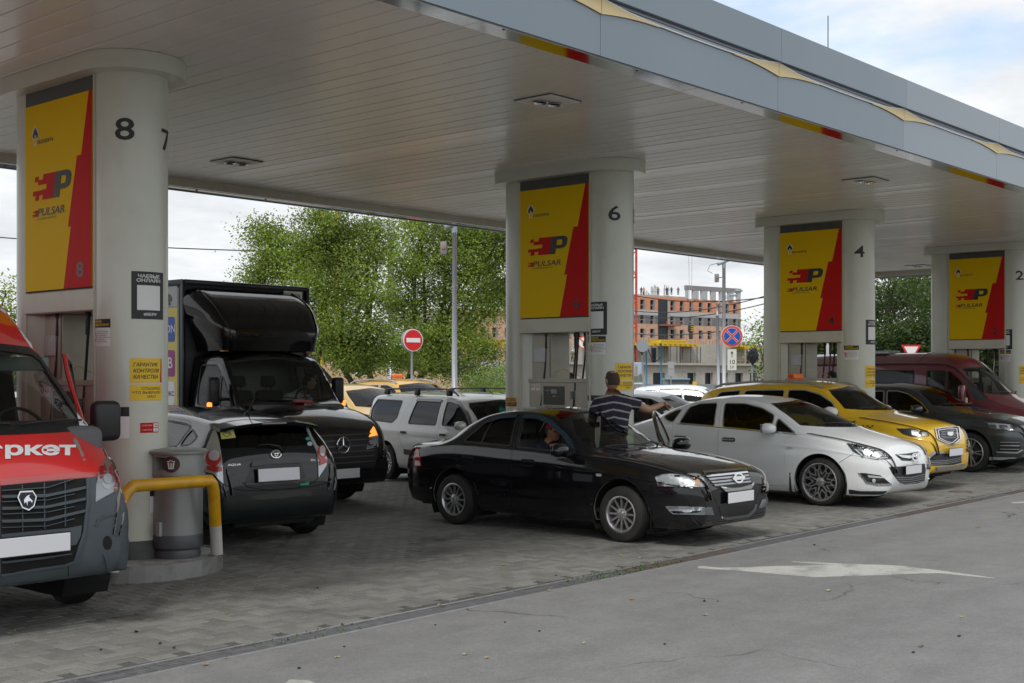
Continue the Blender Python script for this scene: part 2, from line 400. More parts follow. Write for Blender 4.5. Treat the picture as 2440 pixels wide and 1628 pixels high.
 def ab(s,kind,p):
  q=p
  if kind in 'tfb' and p[0]<.002:q=(.002,p[1])
  h=s.ray(kind,q)
  if h[0]is None:return None
  nv=s.G.shape[1];k=h[2]//2;i,j=divmod(k,nv-1);tri=s.F[h[2]]
  A=[Vector(s.V[t])for t in tri];v0,v1,v2=A[1]-A[0],A[2]-A[0],h[0]-A[0]
  d00,d01,d11,d20,d21=v0 .dot(v0),v0 .dot(v1),v1 .dot(v1),v2 .dot(v0),v2 .dot(v1);den=d00*d11-d01*d01 or 1e-12
  v=(d11*d20-d01*d21)/den;w=(d00*d21-d01*d20)/den;u=1-v-w
  c=[divmod(t,nv)for t in tri]
  a=u*s.a[c[0][0]]+v*s.a[c[1][0]]+w*s.a[c[2][0]];b=u*s.b[c[0][1]]+v*s.b[c[1][1]]+w*s.b[c[2][1]]
  if kind in 'tfb' and p[0]<.002:b=s.b[-1]+(.05 if p[0]<=0 else 0)
  return(a,b)
 def ev(s,ab):
  ab=np.asarray(ab,float);a=np.clip(ab[:,0],s.a[0],s.a[-1]);b=np.clip(ab[:,1],s.b[0],s.b[-1])
  i=np.clip(np.searchsorted(s.a,a)-1,0,len(s.a)-2);j=np.clip(np.searchsorted(s.b,b)-1,0,len(s.b)-2)
  t=((a-s.a[i])/(s.a[i+1]-s.a[i]))[:,None];r=((b-s.b[j])/(s.b[j+1]-s.b[j]))[:,None]
  f=lambda A:(A[i,j]*(1-t)+A[i+1,j]*t)*(1-r)+(A[i,j+1]*(1-t)+A[i+1,j+1]*t)*r
  n=f(s.Nn);return f(s.G),n/(np.linalg.norm(n,axis=1,keepdims=True)+1e-12)
 def cut(s,name,kind,poly,gap=0.0,step=.03):
  """outline in a view -> outline on the skin; gap leaves a real joint round the piece"""
  P=[s.ab(kind,p)for p in dens(poly,step)];P=[p for p in P if p]
  s.regions.append((name,P,gap));return P
 def arch(s,yc,zc,r):
  pts=circ(yc,zc,r,n=40,a0=-25,a1=205);P=[s.ab('s',p)for p in pts];P=[p for p in P if p]
  if len(P)<6:return
  P=[(P[0][0],-.2)]+P+[(P[-1][0],-.2)];s.regions.append(('arch',P,0));return P
 def solve(s):
  vv=[Vector((a,b))for a in s.a for b in s.b];ee=[]
  amax,bmax=s.a[-1],s.b[-1]
  polys=[]
  for name,P,gap in s.regions:
   polys.append((name,0,P))
   if gap:polys.append((name,1,offs(P,gap)))
  G=np.array([(a,b)for a in s.a for b in s.b]);keep=np.ones(len(G),bool)
  allp=np.array([p for _,_,P in polys for p in P])if polys else np.zeros((0,2))
  for p in allp:keep&=~((np.abs(G[:,0]-p[0])<.010)&(np.abs(G[:,1]-p[1])<.010)&(G[:,0]>.001)&(G[:,0]<amax-.001)&(G[:,1]>.001)&(G[:,1]<bmax-.001))
  vv=[Vector(p)for p,k in zip(G,keep)if k]
  for _,_,P in polys:
   k=len(vv);vv+=[Vector(p)for p in P];ee+=[(k+i,k+(i+1)%len(P))for i in range(len(P))]
  k=len(vv);vv+=[Vector(p)for p in((0,0),(amax,0),(amax,bmax),(0,bmax))];ee+=[(k,k+1),(k+1,k+2),(k+2,k+3),(k+3,k)]
  r=delaunay_2d_cdt(vv,ee,[],0,1e-6)
  P2=np.array([(p.x,p.y)for p in r[0]]);F=np.array([f for f in r[2]if len(f)==3]);C=P2[F].mean(1)
  lab=np.full(len(F),-1);inside=(C[:,0]>0)&(C[:,0]<amax)&(C[:,1]>0)&(C[:,1]<bmax)
  for k,(name,lv,P)in enumerate(polys):
   m=inpoly(C,P)
   if lv==0:lab[m]=k*2 if not s.regions_gap(name,polys,k)else-2
   else:lab[m]=(k-1)*2
  lab[~inside]=-3
  s.P2,s.FF,s.lab,s.polys=P2,F,lab,polys
  V,Nv=s.ev(P2);s.V3,s.N3=V,Nv
 def regions_gap(s,name,polys,k):return k+1<len(polys)and polys[k+1][0]==name and polys[k+1][1]==1
 def piece(s,name,lab,m,parent,off=0.0,sides=(1,-1),merge=False,thick=0.0,match=None):
  """one mesh (or one per side) from the triangles carrying the label"""
  if lab=='body':sel=s.lab==-1
  else:
   ks=[k for k,(n,lv,P)in enumerate(s.polys)if n==lab and lv==0];sel=np.isin(s.lab,[k*2 for k in ks])
  F=s.FF[sel]
  if not len(F):return[]
  used=np.unique(F);rm=-np.ones(len(s.P2),int);rm[used]=np.arange(len(used));F=rm[F];V=s.V3[used]+s.N3[used]*off;Nv=s.N3[used]
  a,b,c=V[F[:,0]],V[F[:,1]],V[F[:,2]];fl=(np.cross(b-a,c-a)*Nv[F[:,0]]).sum(1)<0;F[fl]=F[fl][:,::-1]
  F=F.tolist();V0=V;n0=len(V)
  if lab=='body' and off==0:
   for gi,sy in((0,-1),(-1,1)):
    ring=s.G[gi];k=len(V);V=np.r_[V,ring];Nv=np.r_[Nv,np.tile([0,sy,0],(len(ring),1))];V0=V;n0=len(V);m_=len(ring)
    for i in range(m_//2-1):
     q=(k+i,k+i+1,k+m_-2-i,k+m_-1-i);w_=np.cross(V[q[1]]-V[q[0]],V[q[3]]-V[q[0]])
     F.append(q if w_[1]*sy>0 else q[::-1])
  if thick:
   ed={}
   for f in F:
    for i in range(3):ed[(f[i],f[(i+1)%3])]=1
   bd=[(x,y)for(x,y)in ed if(y,x)not in ed and not(merge and abs(V[x][0])<.004 and abs(V[y][0])<.004)]
   ids=sorted({i for e_ in bd for i in e_});mp={i:n0+q for q,i in enumerate(ids)};mp2={i:n0+len(ids)+q for q,i in enumerate(ids)}
   V=np.r_[V,V0[ids],V0[ids]-Nv[ids]*thick];ctr=V0 .mean(0);
   nn=np.zeros((len(ids),3));ix={i:q for q,i in enumerate(ids)}
   for x,y in bd:
    en=np.cross(V0[y]-V0[x],Nv[x]);en/=np.linalg.norm(en)+1e-9;nn[ix[x]]+=en;nn[ix[y]]+=en
   nn/=np.linalg.norm(nn,axis=1,keepdims=True)+1e-9
   Nv=np.r_[Nv,nn,nn]
   for x,y in bd:F.append((mp[y],mp[x],mp2[x]));F.append((mp[y],mp2[x],mp2[y]))
  res=[]
  if merge:
   k=len(V);Vm=V*np.array([-1,1,1]);Nm=Nv*np.array([-1,1,1])
   res.append(mk(name,np.r_[V,Vm],F+[tuple(i+k for i in f[::-1])for f in F],m,parent,True,np.r_[Nv,Nm]))
  else:
   for sd_ in sides:
    if sd_==1:res.append(mk(name,V,F,m,parent,True,Nv))
    else:res.append(mk(name,V*np.array([-1,1,1]),[f[::-1]for f in F],m,parent,True,Nv*np.array([-1,1,1])))
  return res
 def patch(s,name,kind,poly,m,parent,off=.004,thick=.012,step=None,mirror=False,sides=None,hole=None,at=None):
  """a piece laid on the skin, traced in a view ('s' side, 'f','b','t', 'p' photograph ray)"""
  sc=1.0
  if kind=='p':sc=at or.004
  st=(step or.03)/sc
  loop=dens(poly,st);vv=[Vector(p)for p in loop];ee=[(i,(i+1)%len(loop))for i in range(len(loop))];hl=None
  if hole is not None:
   hl=dens(hole,st);k=len(vv);vv+=[Vector(p)for p in hl];ee+=[(k+i,k+(i+1)%len(hl))for i in range(len(hl))]
  A=np.array(loop);lo,hi=A.min(0),A.max(0);g=np.array([(x,y)for x in np.arange(lo[0]+st/2,hi[0],st)for y in np.arange(lo[1]+st/2,hi[1],st)])
  if len(g):
   ok=inpoly(g,offs(loop,st*.3))if len(loop)>3 else inpoly(g,loop)
   if hl:ok&=~inpoly(g,hl)
   vv+=[Vector(p)for p in g[ok]]
  r=delaunay_2d_cdt(vv,ee,[],0,1e-7);P2=[(p.x,p.y)for p in r[0]];F=[f for f in r[2]if len(f)==3]
  if not F:return[Nothing()]
  C=np.array([np.mean([P2[i]for i in f],0)for f in F]);ok=inpoly(C,loop)
  if hl:ok&=~inpoly(C,hl)
  F=[f for f,o in zip(F,ok)if o]
  Q=[]
  for p in P2:
   h=s.ray(kind,p,True);Q.append((h[0],h[1])if h[0]is not None else None)
  good=[q for q in Q if q]
  if len(good)<3:return[Nothing()]
  for i,q in enumerate(Q):
   if q is None:
    p=P2[i];j=min((k for k in range(len(Q))if Q[k]),key=lambda k:(P2[k][0]-p[0])**2+(P2[k][1]-p[1])**2);Q[i]=Q[j]
  Mi=s.M.inverted();eye=Mi@Vector((0,0,CAMH))
  view={'s':Vector((1,0,0)),'l':Vector((-1,0,0)),'f':Vector((0,1,0)),'b':Vector((0,-1,0)),'t':Vector((0,0,1))}.get(kind)
  V=[];NN=[]
  for q in Q:
   n=q[1].copy();vdir=view or(eye-q[0]).normalized()
   if n.dot(vdir)<0:n=-n
   V.append(q[0]+n*off);NN.append(n)
  fs=[]
  for f in F:
   n=(V[f[1]]-V[f[0]]).cross(V[f[2]]-V[f[0]]);fs.append(tuple(f)if n.dot(NN[f[0]])>0 else tuple(f[::-1]))
  ed={}
  for f in fs:
   for i in range(3):ed[(f[i],f[(i+1)%3])]=1
  bd=[(a,b)for(a,b)in ed if(b,a)not in ed];k=len(V)
  nb=[Vector((0,0,0))for _ in V]
  V2=V+V+[v-n*thick for v,n in zip(V,NN)]
  for a,b in bd:
   en=(V[b]-V[a]).cross(NN[a]);nb[a]+=en;nb[b]+=en
  NA=NN+[n.normalized()if n.length>1e-9 else Vector((0,0,1))for n in nb]*2
  for a,b in bd:fs.append((b+k,a+k,a+2*k,b+2*k))
  res=[]
  for sd_ in(sides or((1,-1)if mirror else(1,))):
   if sd_==1:res.append(mk(name,V2,fs,m,parent,True,NA))
   else:res.append(mk(name,[(-v.x,v.y,v.z)for v in V2],[f[::-1]for f in fs],m,parent,True,[(-n.x,n.y,n.z)for n in NA]))
  return res
# -- car kit
def zf(ox,oy,sc):return lambda pts:[(ox+x/sc,oy+y/sc)for x,y in pts]
M_LIN=mat('cabin lining',(.26,.25,.235),.9)
def wheel(root,x,y,r,w,rim,style,n=10,matr=None,cap=None,sgn=1):
 """a wheel with its outer face towards sgn*x; returns the tyre"""
 matr=matr or M_ALLOY;h=bpy.data.objects.new("wheel",None);link(h);h.parent=root;h.location=(x,y,r);h.empty_display_size=.1
 if sgn<0:h.rotation_euler=(0,0,math.pi)
 key=('wheel',r,w,rim,style,n,matr.name)
 if key in _TX:
  for nm,me,mm in _TX[key]:
   o=bpy.data.objects.new(nm,me);link(o);o.parent=h
  return h
 t=MB();hw=w/2
 prof=[(rim,-hw*.9),(rim+.012,-hw),(r-.05,-hw),(r-.018,-hw*.88),(r-.003,-hw*.6)]
 for gx in(-.35,0,.35):prof+=[(r,hw*(gx-.12)),(r-.008,hw*(gx-.05)),(r-.008,hw*(gx+.05)),(r,hw*(gx+.12))]
 prof+=[(r-.003,hw*.6),(r-.018,hw*.88),(r-.05,hw),(rim+.012,hw),(rim,hw*.9),(rim-.02,hw*.6),(rim-.02,-hw*.9)]
 t.lathe(prof,48,axis='x',close=True);o1=t.build('tyre',M_RUBBER,h,'auto')
 q=MB();q.lathe([(rim+.004,hw*.93),(rim-.010,hw*.97),(rim-.022,hw*.80),(rim-.028,hw*.2),(rim-.03,-hw*.8)],40,axis='x',caps=False)
 d=hw*.78
 def bar(a,r0,r1,w0,w1,x0,x1,th=.022,a2=None):
  a2=a if a2 is None else a2
  p0=Vector((x0,math.cos(a)*r0,math.sin(a)*r0));p1=Vector((x1,math.cos(a2)*r1,math.sin(a2)*r1));dd=(p1-p0).normalized();s_=dd.cross(Vector((1,0,0))).normalized();X_=Vector((th,0,0))
  v=[p0+s_*w0,p0-s_*w0,p1-s_*w1,p1+s_*w1];q.add(v+[k-X_ for k in v]+[(p0+p1)/2*1+Vector((.004,0,0))],[(0,1,8),(1,2,8),(2,3,8),(3,0,8),(0,4,5,1),(1,5,6,2),(2,6,7,3),(3,7,4,0)])
 if style=='spoke':
  for k in range(n):bar(2*math.pi*k/n,.045,rim-.018,.012,.009,d-.012,d+.004)
 elif style=='double':
  for k in range(n):
   a=2*math.pi*k/n
   for s_ in(-1,1):bar(a+s_*.10,.05,rim-.018,.011,.010,d-.015,d+.006,a2=a+s_*.16)
 elif style=='ystar':
  for k in range(n):
   a=2*math.pi*k/n;g=math.pi/n;mid=rim*.58
   bar(a,.04,mid,.011,.008,d-.02,d-.004)
   for s_ in(-1,1):
    bar(a,mid,rim-.016,.0075,.0065,d-.004,d+.006,a2=a+s_*g*.72)
    bar(a+s_*g,rim*.40,rim-.016,.0065,.006,d-.012,d+.004,a2=a+s_*g*.28)
 elif style=='five':
  for k in range(n):bar(2*math.pi*k/n,.05,rim-.018,.034,.022,d-.02,d+.004)
 elif style=='disc':
  q.lathe([(.0,hw*.55),(rim*.45,hw*.5),(rim*.6,hw*.2),(rim-.03,hw*.15)],32,axis='x')
 q.lathe([(0,d+.012),(.030,d+.010),(.034,d),(.062,d-.008),(.066,d-.04)],24,axis='x',caps=False)
 for k in range(5):
  a=2*math.pi*k/5+.3;q.lathe([(0,d+.004),(.008,d+.003),(.009,d-.02)],8,M=Matrix.Translation((0,.048*math.cos(a),.048*math.sin(a))),axis='x')
 o2=q.build('rim',matr,h,'auto')
 b=MB();b.lathe([(0,-hw*.1),(rim*.62,-hw*.1),(rim*.62,-hw*.25),(0,-hw*.25)],28,axis='x');b.lathe([(0,-hw*.55),(rim-.03,-hw*.6)],28,axis='x')
 o3=b.build('brake_disc',mat("brake iron",(.09,.085,.08),.6,.6),h,'auto')
 _TX[key]=[('tyre',o1 .data,None),('rim',o2 .data,None),('brake_disc',o3 .data,None)]
 return h
def seat(root,x,y,z,w=.5,m=None,hr=True,lean=.22,h=.62):
 m=m or M_SEATBLK;b=MB()
 b.rbox((x-w/2,y-.24,z),(x+w/2,y+.26,z+.14),.05,3)
 M=Matrix.Translation((x,y-.22,z+.1))@Matrix.Rotation(lean,4,'X')
 b.rbox((-w/2,-.07,0),(w/2,.06,h),.06,3,M)
 if hr:
  b.rbox((-.13,-.05,h+.05),(.13,.05,h+.22),.04,3,M)
  for s_ in(-.05,.05):b.tube([M@Vector((s_,0,h-.02)),M@Vector((s_,0,h+.08))],.007,6)
 return b.build('seat',m,root,'auto')
def steering(root,x,y,z,r=.18,tilt=.45):
 M=Matrix.Translation((x,y,z))@Matrix.Rotation(-R(65),4,'X');b=MB()
 b.tube([M@Vector((r*math.cos(a),r*math.sin(a),0))for a in np.linspace(0,2*math.pi,25)[:-1]],.014,8,close=True)
 for a in(R(0),R(180),R(270)):b.tube([M@Vector((0,0,-.02)),M@Vector((r*math.cos(a),r*math.sin(a),0))],.014,6)
 b.lathe([(0,.01),(.06,.0),(.06,-.04),(0,-.05)],16,M=M);return b.build('steering_wheel',M_BLACKPL,root,'auto')
def mirror_part(root,x,y,z,m,sgn=1,w=.20,h=.14,d=.12,arm=.07,boxy=.045,backm=None):
 """door mirror: shell, glass, stalk"""
 b=MB();cx=x+sgn*(arm+w/2)
 bm=bmesh.new();bmesh.ops.create_uvsphere(bm,u_segments=24,v_segments=14,radius=1)
 for v in bm.verts:
  c=v.co;p=3.2;k=(abs(c.x)**p+abs(c.z)**p+abs(c.y)**2.2)**(1/p)if False else 1
  sx=math.copysign(abs(c.x)**.72,c.x);sz=math.copysign(abs(c.z)**.72,c.z);yy=c.y
  if yy<0:yy*=.35
  v.co=Vector((cx+sx*w/2*(1-.08*(sz>0)),y+yy*d,z+sz*h/2))
 bm.verts.index_update();b.add([v.co.copy()for v in bm.verts],[[v.index for v in f.verts]for f in bm.faces]);bm.free()
 o=b.build('mirror',m,root,True)
 g=MB();g.rbox((cx-w*.42,y-d*.36,z-h*.38),(cx+w*.42,y-d*.34,z+h*.38),.004);g.build('mirror_glass',M_CHROME,o)
 a=MB();a.tube([(x-sgn*.02,y-.01,z-h*.42),(x+sgn*arm*.8,y,z-h*.40),(cx,y,z-h*.3)],[.03,.022,.03],10);a.build('bracket',backm or M_BLACKPL,o,True)
 return o
def plate(root,c,ang,w=.52,h=.112,tilt=0,m=None,yaw=0):
 """registration plate without characters, on its holder"""
 M=Matrix.Translation(c)@Matrix.Rotation(ang+yaw,4,'Z')@Matrix.Rotation(tilt,4,'X');b=MB();b.rbox((-w/2-.008,-.012,-h/2-.008),(w/2+.008,0,h/2+.008),.004,1,M);o=b.build('plate_holder',M_BLACKPL,root)
 b=MB();b.rbox((-w/2,-.018,-h/2),(w/2,-.0122,h/2),.003,1,M);p=b.build('plate',M_PLATE,root);return p
def lamp_unit(sk,root,kind,poly,name='headlight',at=.004,bulbs=(),rec=.05,mirror=True,mback=None,lens=None,inset=None,tilt=None):
 """a lamp: bright reflector bowl set into the skin, details, clear lens"""
 bk=sk.patch(name,kind,poly,mback or M_LAMPW,root,off=.0015,thick=.01,at=at,mirror=mirror)
 ls=sk.patch('lens',kind,poly,lens or M_LENS,root,off=.014,thick=.012,at=at,mirror=mirror)
 for b_,l_ in zip(bk,ls):l_.parent=b_
 for(kk,pts,m_,of)in bulbs:
  q=sk.patch(kk,kind,pts,m_,root,off=of,thick=.003,at=at,mirror=mirror,step=.02)
  for b_,l_ in zip(bk,q):l_.parent=b_
 return bk
def car(C):
 """C: description of one vehicle -> its root and skin"""
 root=thing(C['name'],C['label'],C['cat'],C['loc'],C['rz'],C.get('group'))
 sk=Skin(C['P']);sk.M=Matrix.Translation(C['loc'])@Matrix.Rotation(C['rz'],4,'Z')
 P=C['P'];pm=C['paint'];wb=C['wb']/2;wc=C.get('wc',0)
 ra=C['ra'];rt=C['rt']
 for y in(-wb+wc,wb+wc):sk.arch(y,rt+C.get('az',0),ra)
 for nm,kind,poly in C.get('holes',[]):sk.cut(nm,kind,poly,0)
 for i,(poly)in enumerate(C.get('doors',[])):sk.cut('door%d'%i,'s',rpoly(poly,.04),.003)
 for nm,kind,poly in C.get('panels',[]):sk.cut(nm,kind,poly,.0009)
 wins=C.get('wins',[])
 for i,(poly,dr,gm)in enumerate(wins):sk.cut('win%d'%i,'s',rpoly(poly,C.get('wr',.04)),0)
 if 'ws' in C:sk.cut('ws','f',C['ws'],0)
 if 'rg' in C:sk.cut('rg','b',C['rg'],0)
 sk.solve();T=.022
 body=sk.piece('body','body',pm,root,merge=True)[0]
 if C.get('two'):
  pr_,m2=C['two'];me=body.data;me.materials.append(m2)
  for p_ in me.polygons:
   if pr_(p_.center):p_.material_index=1
 li=sk.piece('lining','body',C.get('lining',M_LIN),root,off=-.03,merge=True)
 drs=[]
 for i in range(len(C.get('doors',[]))):
  dd=sk.piece('door','door%d'%i,pm,root,thick=T);drs.append(dd)
  for x in dd:
   pass
  for x,o in zip(sk.piece('door_lining','door%d'%i,C.get('lining',M_LIN),root,off=-.03),dd):x.parent=o
 for nm,kind,poly in C.get('panels',[]):
  pp=sk.piece(nm,nm,pm,root,thick=.008,merge=kind!='s');sk.piece('lining',nm,M_DARK,root,off=-.03,merge=kind!='s')
 for i,(poly,dr,gm)in enumerate(wins):
  sides=C.get('winsides',{}).get(i,(1,-1))
  g=sk.piece('window','win%d'%i,gm,root,off=-.006,sides=sides)
  for sd_,o in zip(sides,g):
   if dr is not None:o.parent=drs[dr][0 if sd_==1 else 1]
  P_=rpoly(poly,C.get('wr',.04));tr=C.get('trim',.012)
  if tr:
   fr=sk.patch('window_frame','s',offs(P_,-tr),C.get('trimm',M_BLACKPL),root,off=.003,thick=.02,mirror=True,hole=offs(P_,.006))
   for k,o in enumerate(fr):
    if dr is not None:o.parent=drs[dr][k]
 if 'ws' in C:sk.piece('windscreen','ws',C.get('wsm',M_GLASS),root,off=-.004,merge=True)
 if 'rg' in C:sk.piece('rear_window','rg',C.get('rgm',M_TINT),root,off=-.004,merge=True)
 u=MB();y0,y1=P['y'];zb=C.get('uz',.2);hwid=C['hw']
 u.rbox((-hwid*.80,y0+.25,zb+.0),(hwid*.80,y1-.3,zb+.10),.03,1)
 if C.get('cabin',True):
  cy0,cy1=C.get('cab',(-1.6,.9));u.box((-hwid*.9,cy0,zb+.1),(hwid*.9,cy1,zb+.14))
 u.build('underbody',M_DARK,root)
 for y in(-wb+wc,wb+wc):
  for s_ in(-1,1):
   if y<wc and C.get('norear'):continue
   pr=[(y+(ra+.015)*math.cos(a),rt+(ra+.015)*math.sin(a))for a in np.linspace(-.5,math.pi+.5,20)]
   v=[];f=[]
   for k,(yy,zz_)in enumerate(pr):v+=[(s_*(hwid-.035),yy,zz_),(s_*(hwid-.42),yy,zz_)]
   for k in range(len(pr)-1):f.append((2*k,2*k+1,2*k+3,2*k+2))
   f.append(tuple(range(1,len(v),2)));mk('wheel_well',v,f,M_DARK,root)
 w=C.get('tw',.2)
 for y in(-wb+wc,wb+wc):
  for s_ in(1,-1):
   if(y<wc and C.get('norear')):continue
   wheel(root,s_*(hwid-.015-w/2),y,rt,w,C['rim'],C['style'],C.get('ns',10),C.get('rimm'),sgn=s_)
 if C.get('lip'):
  for y in(-wb+wc,wb+wc):
   for s_ in(1,):
    P1=circ(y,rt+C.get('az',0),ra+C['lip'],n=30,a0=C.get('la',(4,176))[0],a1=C.get('la',(4,176))[1]);P0=circ(y,rt+C.get('az',0),ra-.002,n=30,a0=C.get('la',(4,176))[0],a1=C.get('la',(4,176))[1])
    sk.patch('wheel_arch_trim','s',P1+P0[::-1],C.get('lipm',pm),root,off=C.get('lipo',.006),thick=.02,mirror=True)
 return root,sk,drs
def handle(sk,root,y,z,m=None,w=.17,h=.026,cup=True,doors=None,off=.03,cuph=.07,lock=True):
 """pull handle with its dark recess, both sides"""
 if cup:c=sk.patch('handle_recess','s',rpoly([(y-w*.55,z-cuph/2),(y+w*.55,z-cuph/2),(y+w*.55,z+cuph/2),(y-w*.55,z+cuph/2)],.03),M_DARK,root,off=.002,thick=.004,mirror=True)
 hs=sk.patch('handle','s',rpoly([(y-w/2,z-h/2),(y+w/2,z-h/2),(y+w/2,z+h/2),(y-w/2,z+h/2)],.012),m or M_CHROME,root,off=off,thick=.016,mirror=True)
 if doors:
  for o,d in zip(hs,doors):o.parent=d
  if cup:
   for o,d in zip(c,doors):o.parent=d
def strip(sk,root,name,kind,pts,w,m,off=.003,thick=.006,mirror=True,at=None,parent=None,sides=None,step=None):
 """thin band along a polyline on the skin (joints, mouldings)"""
 P=np.array(dens(pts,(.05 if not at else.05/at),False));d=np.gradient(P,axis=0);n=np.c_[-d[:,1],d[:,0]]/(np.hypot(*d.T)[:,None]+1e-9);k=w/2/(at or 1)
 poly=[tuple(p)for p in P+n*k]+[tuple(p)for p in(P-n*k)[::-1]]
 o=sk.patch(name,kind,poly,m,parent or root,off=off,thick=thick,mirror=mirror,at=at,sides=sides,step=step);return o
def wipers(sk,root,specs,m=None):
 for(p0,p1)in specs:
  a=sk.ray('f',p0,True)[0];b=sk.ray('f',p1,True)[0]
  if a is None or b is None:continue
  pts=[]
  for t in np.linspace(0,1,7):
   h=sk.ray('f',(p0[0]+(p1[0]-p0[0])*t,p0[1]+(p1[1]-p0[1])*t),True);
   if h[0]is not None:pts.append(h[0]+(h[1]if h[1].y>0 else-h[1])*(.015+.02*math.sin(math.pi*t)))
  if len(pts)>2:b_=MB();b_.tube(pts,.009,6);b_.build('wiper',M_BLACKPL,root,True)
def dash(root,y,z,hw,depth=.45,m=None):
 b=MB();b.rbox((-hw,y-depth,z-.32),(hw,y+.06,z),.07,3);b.rbox((-.14,y-depth-.5,z-.5),(.14,y-depth,z-.25),.04,2);return b.build('dashboard',m or M_BLACKPL,root,'auto')
# -- ground
random.seed(7);RNG=np.random.default_rng(5)
def stained(name,base,spots,rough=.8,island=False,speck=0.0,big=1.0,bump=.25,road=False):
 m=bpy.data.materials.new(name);t,b,N,L=nodes(m);geo=N("ShaderNodeNewGeometry");pos=geo.outputs["Position"]
 def noise(sc,det=6,ro=.6,v=None):
  n=N("ShaderNodeTexNoise");n.inputs["Scale"].default_value=sc;n.inputs["Detail"].default_value=det;n.inputs["Roughness"].default_value=ro;L(v or pos,n.inputs["Vector"]);return n.outputs[0]
 def mrange(x,a,c,d,e_):
  r=N("ShaderNodeMapRange");r.inputs[1].default_value=a;r.inputs[2].default_value=c;r.inputs[3].default_value=d;r.inputs[4].default_value=e_;L(x,r.inputs[0]);return r.outputs[0]
 def mul(a,c):
  q=N("ShaderNodeMath");q.operation='MULTIPLY';L(a,q.inputs[0]);(L(c,q.inputs[1])if not isinstance(c,float)else None)
  if isinstance(c,float):q.inputs[1].default_value=c
  return q.outputs[0]
 v=mul(mrange(noise(.35,5),.3,.7,1-.16*big,1+.14*big),mrange(noise(3.0,8,.65),.3,.7,.88,1.12));v=mul(v,mrange(noise(60,4),.3,.7,.86,1.14))
 if island:
  oi=N("ShaderNodeObjectInfo");ad=N("ShaderNodeMath");ad.operation='ADD';L(geo.outputs["Random Per Island"],ad.inputs[0]);L(oi.outputs["Random"],ad.inputs[1]);fr=N("ShaderNodeMath");fr.operation='FRACT';L(ad.outputs[0],fr.inputs[0]);v=mul(v,mrange(fr.outputs[0],0,1,.80,1.18))
 if speck:
  vo=N("ShaderNodeTexVoronoi");vo.inputs["Scale"].default_value=130;L(pos,vo.inputs["Vector"]);w=N("ShaderNodeTexWhiteNoise");L(vo.outputs["Position"],w.inputs["Vector"])
  sp=mul(mrange(vo.outputs["Distance"],.30,.12,0,1),mrange(w.outputs["Value"],.80,.98,0,1));ad=N("ShaderNodeMath");ad.operation='MULTIPLY_ADD';ad.inputs[1].default_value=speck;L(sp,ad.inputs[0]);L(v,ad.inputs[2]);v=ad.outputs[0]
  dk=mul(mrange(vo.outputs["Distance"],.5,.2,0,1),mrange(w.outputs["Value"],.25,.05,0,1));q=N("ShaderNodeMath");q.operation='MULTIPLY_ADD';q.inputs[1].default_value=-.35;L(dk,q.inputs[0]);L(v,q.inputs[2]);v=q.outputs[0]
 if road:
  mp_=N("ShaderNodeMapping");mp_.inputs["Scale"].default_value=(.16,1.5,1);L(pos,mp_.inputs[0]);v=mul(v,mrange(noise(1.0,6,.6,mp_.outputs[0]),.35,.65,.90,1.08))
  wn=N("ShaderNodeTexNoise");wn.inputs["Scale"].default_value=1.3;wn.inputs["Detail"].default_value=6;L(pos,wn.inputs["Vector"]);av=N("ShaderNodeVectorMath");av.operation='MULTIPLY_ADD';av.inputs[1].default_value=(.9,.9,0);L(wn.outputs["Color"],av.inputs[0]);L(pos,av.inputs[2])
  vc=N("ShaderNodeTexVoronoi");vc.feature='DISTANCE_TO_EDGE';vc.inputs["Scale"].default_value=.33;L(av.outputs[0],vc.inputs["Vector"]);cm=mul(mrange(vc.outputs["Distance"],.004,.0015,0,1),mrange(noise(.5,3),.50,.60,0,.6));q=N("ShaderNodeMath");q.operation='SUBTRACT';L(v,q.inputs[0]);L(cm,q.inputs[1]);v=q.outputs[0]
  v=mul(v,mrange(noise(22,5,.7),.35,.65,.90,1.10))
 st=None
 wp=N("ShaderNodeTexNoise");wp.inputs["Scale"].default_value=1.6;wp.inputs["Detail"].default_value=7;wp.inputs["Roughness"].default_value=.68;L(pos,wp.inputs["Vector"])
 for(x,y,rx,ry,k)in spots:
  sb=N("ShaderNodeVectorMath");sb.operation='SUBTRACT';L(pos,sb.inputs[0]);sb.inputs[1].default_value=(x,y,0)
  ml=N("ShaderNodeVectorMath");ml.operation='MULTIPLY';L(sb.outputs[0],ml.inputs[0]);ml.inputs[1].default_value=(1/rx,1/ry,0);ln=N("ShaderNodeVectorMath");ln.operation='LENGTH';L(ml.outputs[0],ln.inputs[0])
  ad=N("ShaderNodeMath");ad.operation='MULTIPLY_ADD';ad.inputs[1].default_value=2.2;L(wp.outputs[0],ad.inputs[0]);L(ln.outputs["Value"],ad.inputs[2]);s_=mul(mrange(ad.outputs[0],2.1,1.3,0,1),float(k))
  if st is None:st=s_
  else:q=N("ShaderNodeMath");q.operation='MAXIMUM';L(st,q.inputs[0]);L(s_,q.inputs[1]);st=q.outputs[0]
 gs=mul(mrange(noise(.9,9,.7),.56,.72,0,1),.45*big)
 if st is None:st=gs
 else:q=N("ShaderNodeMath");q.operation='MAXIMUM';L(st,q.inputs[0]);L(gs,q.inputs[1]);st=q.outputs[0]
 mu=N("ShaderNodeVectorMath");mu.operation='SCALE';mu.inputs[0].default_value=base;L(v,mu.inputs["Scale"])
 mi=N("ShaderNodeMix");mi.data_type='RGBA';L(st,mi.inputs[0]);L(mu.outputs[0],mi.inputs[6]);mi.inputs[7].default_value=(base[0]*.28,base[1]*.28,base[2]*.29,1);L(mi.outputs[2],b.inputs["Base Color"])
 L(mrange(st,0,1,rough,.38),b.inputs["Roughness"])
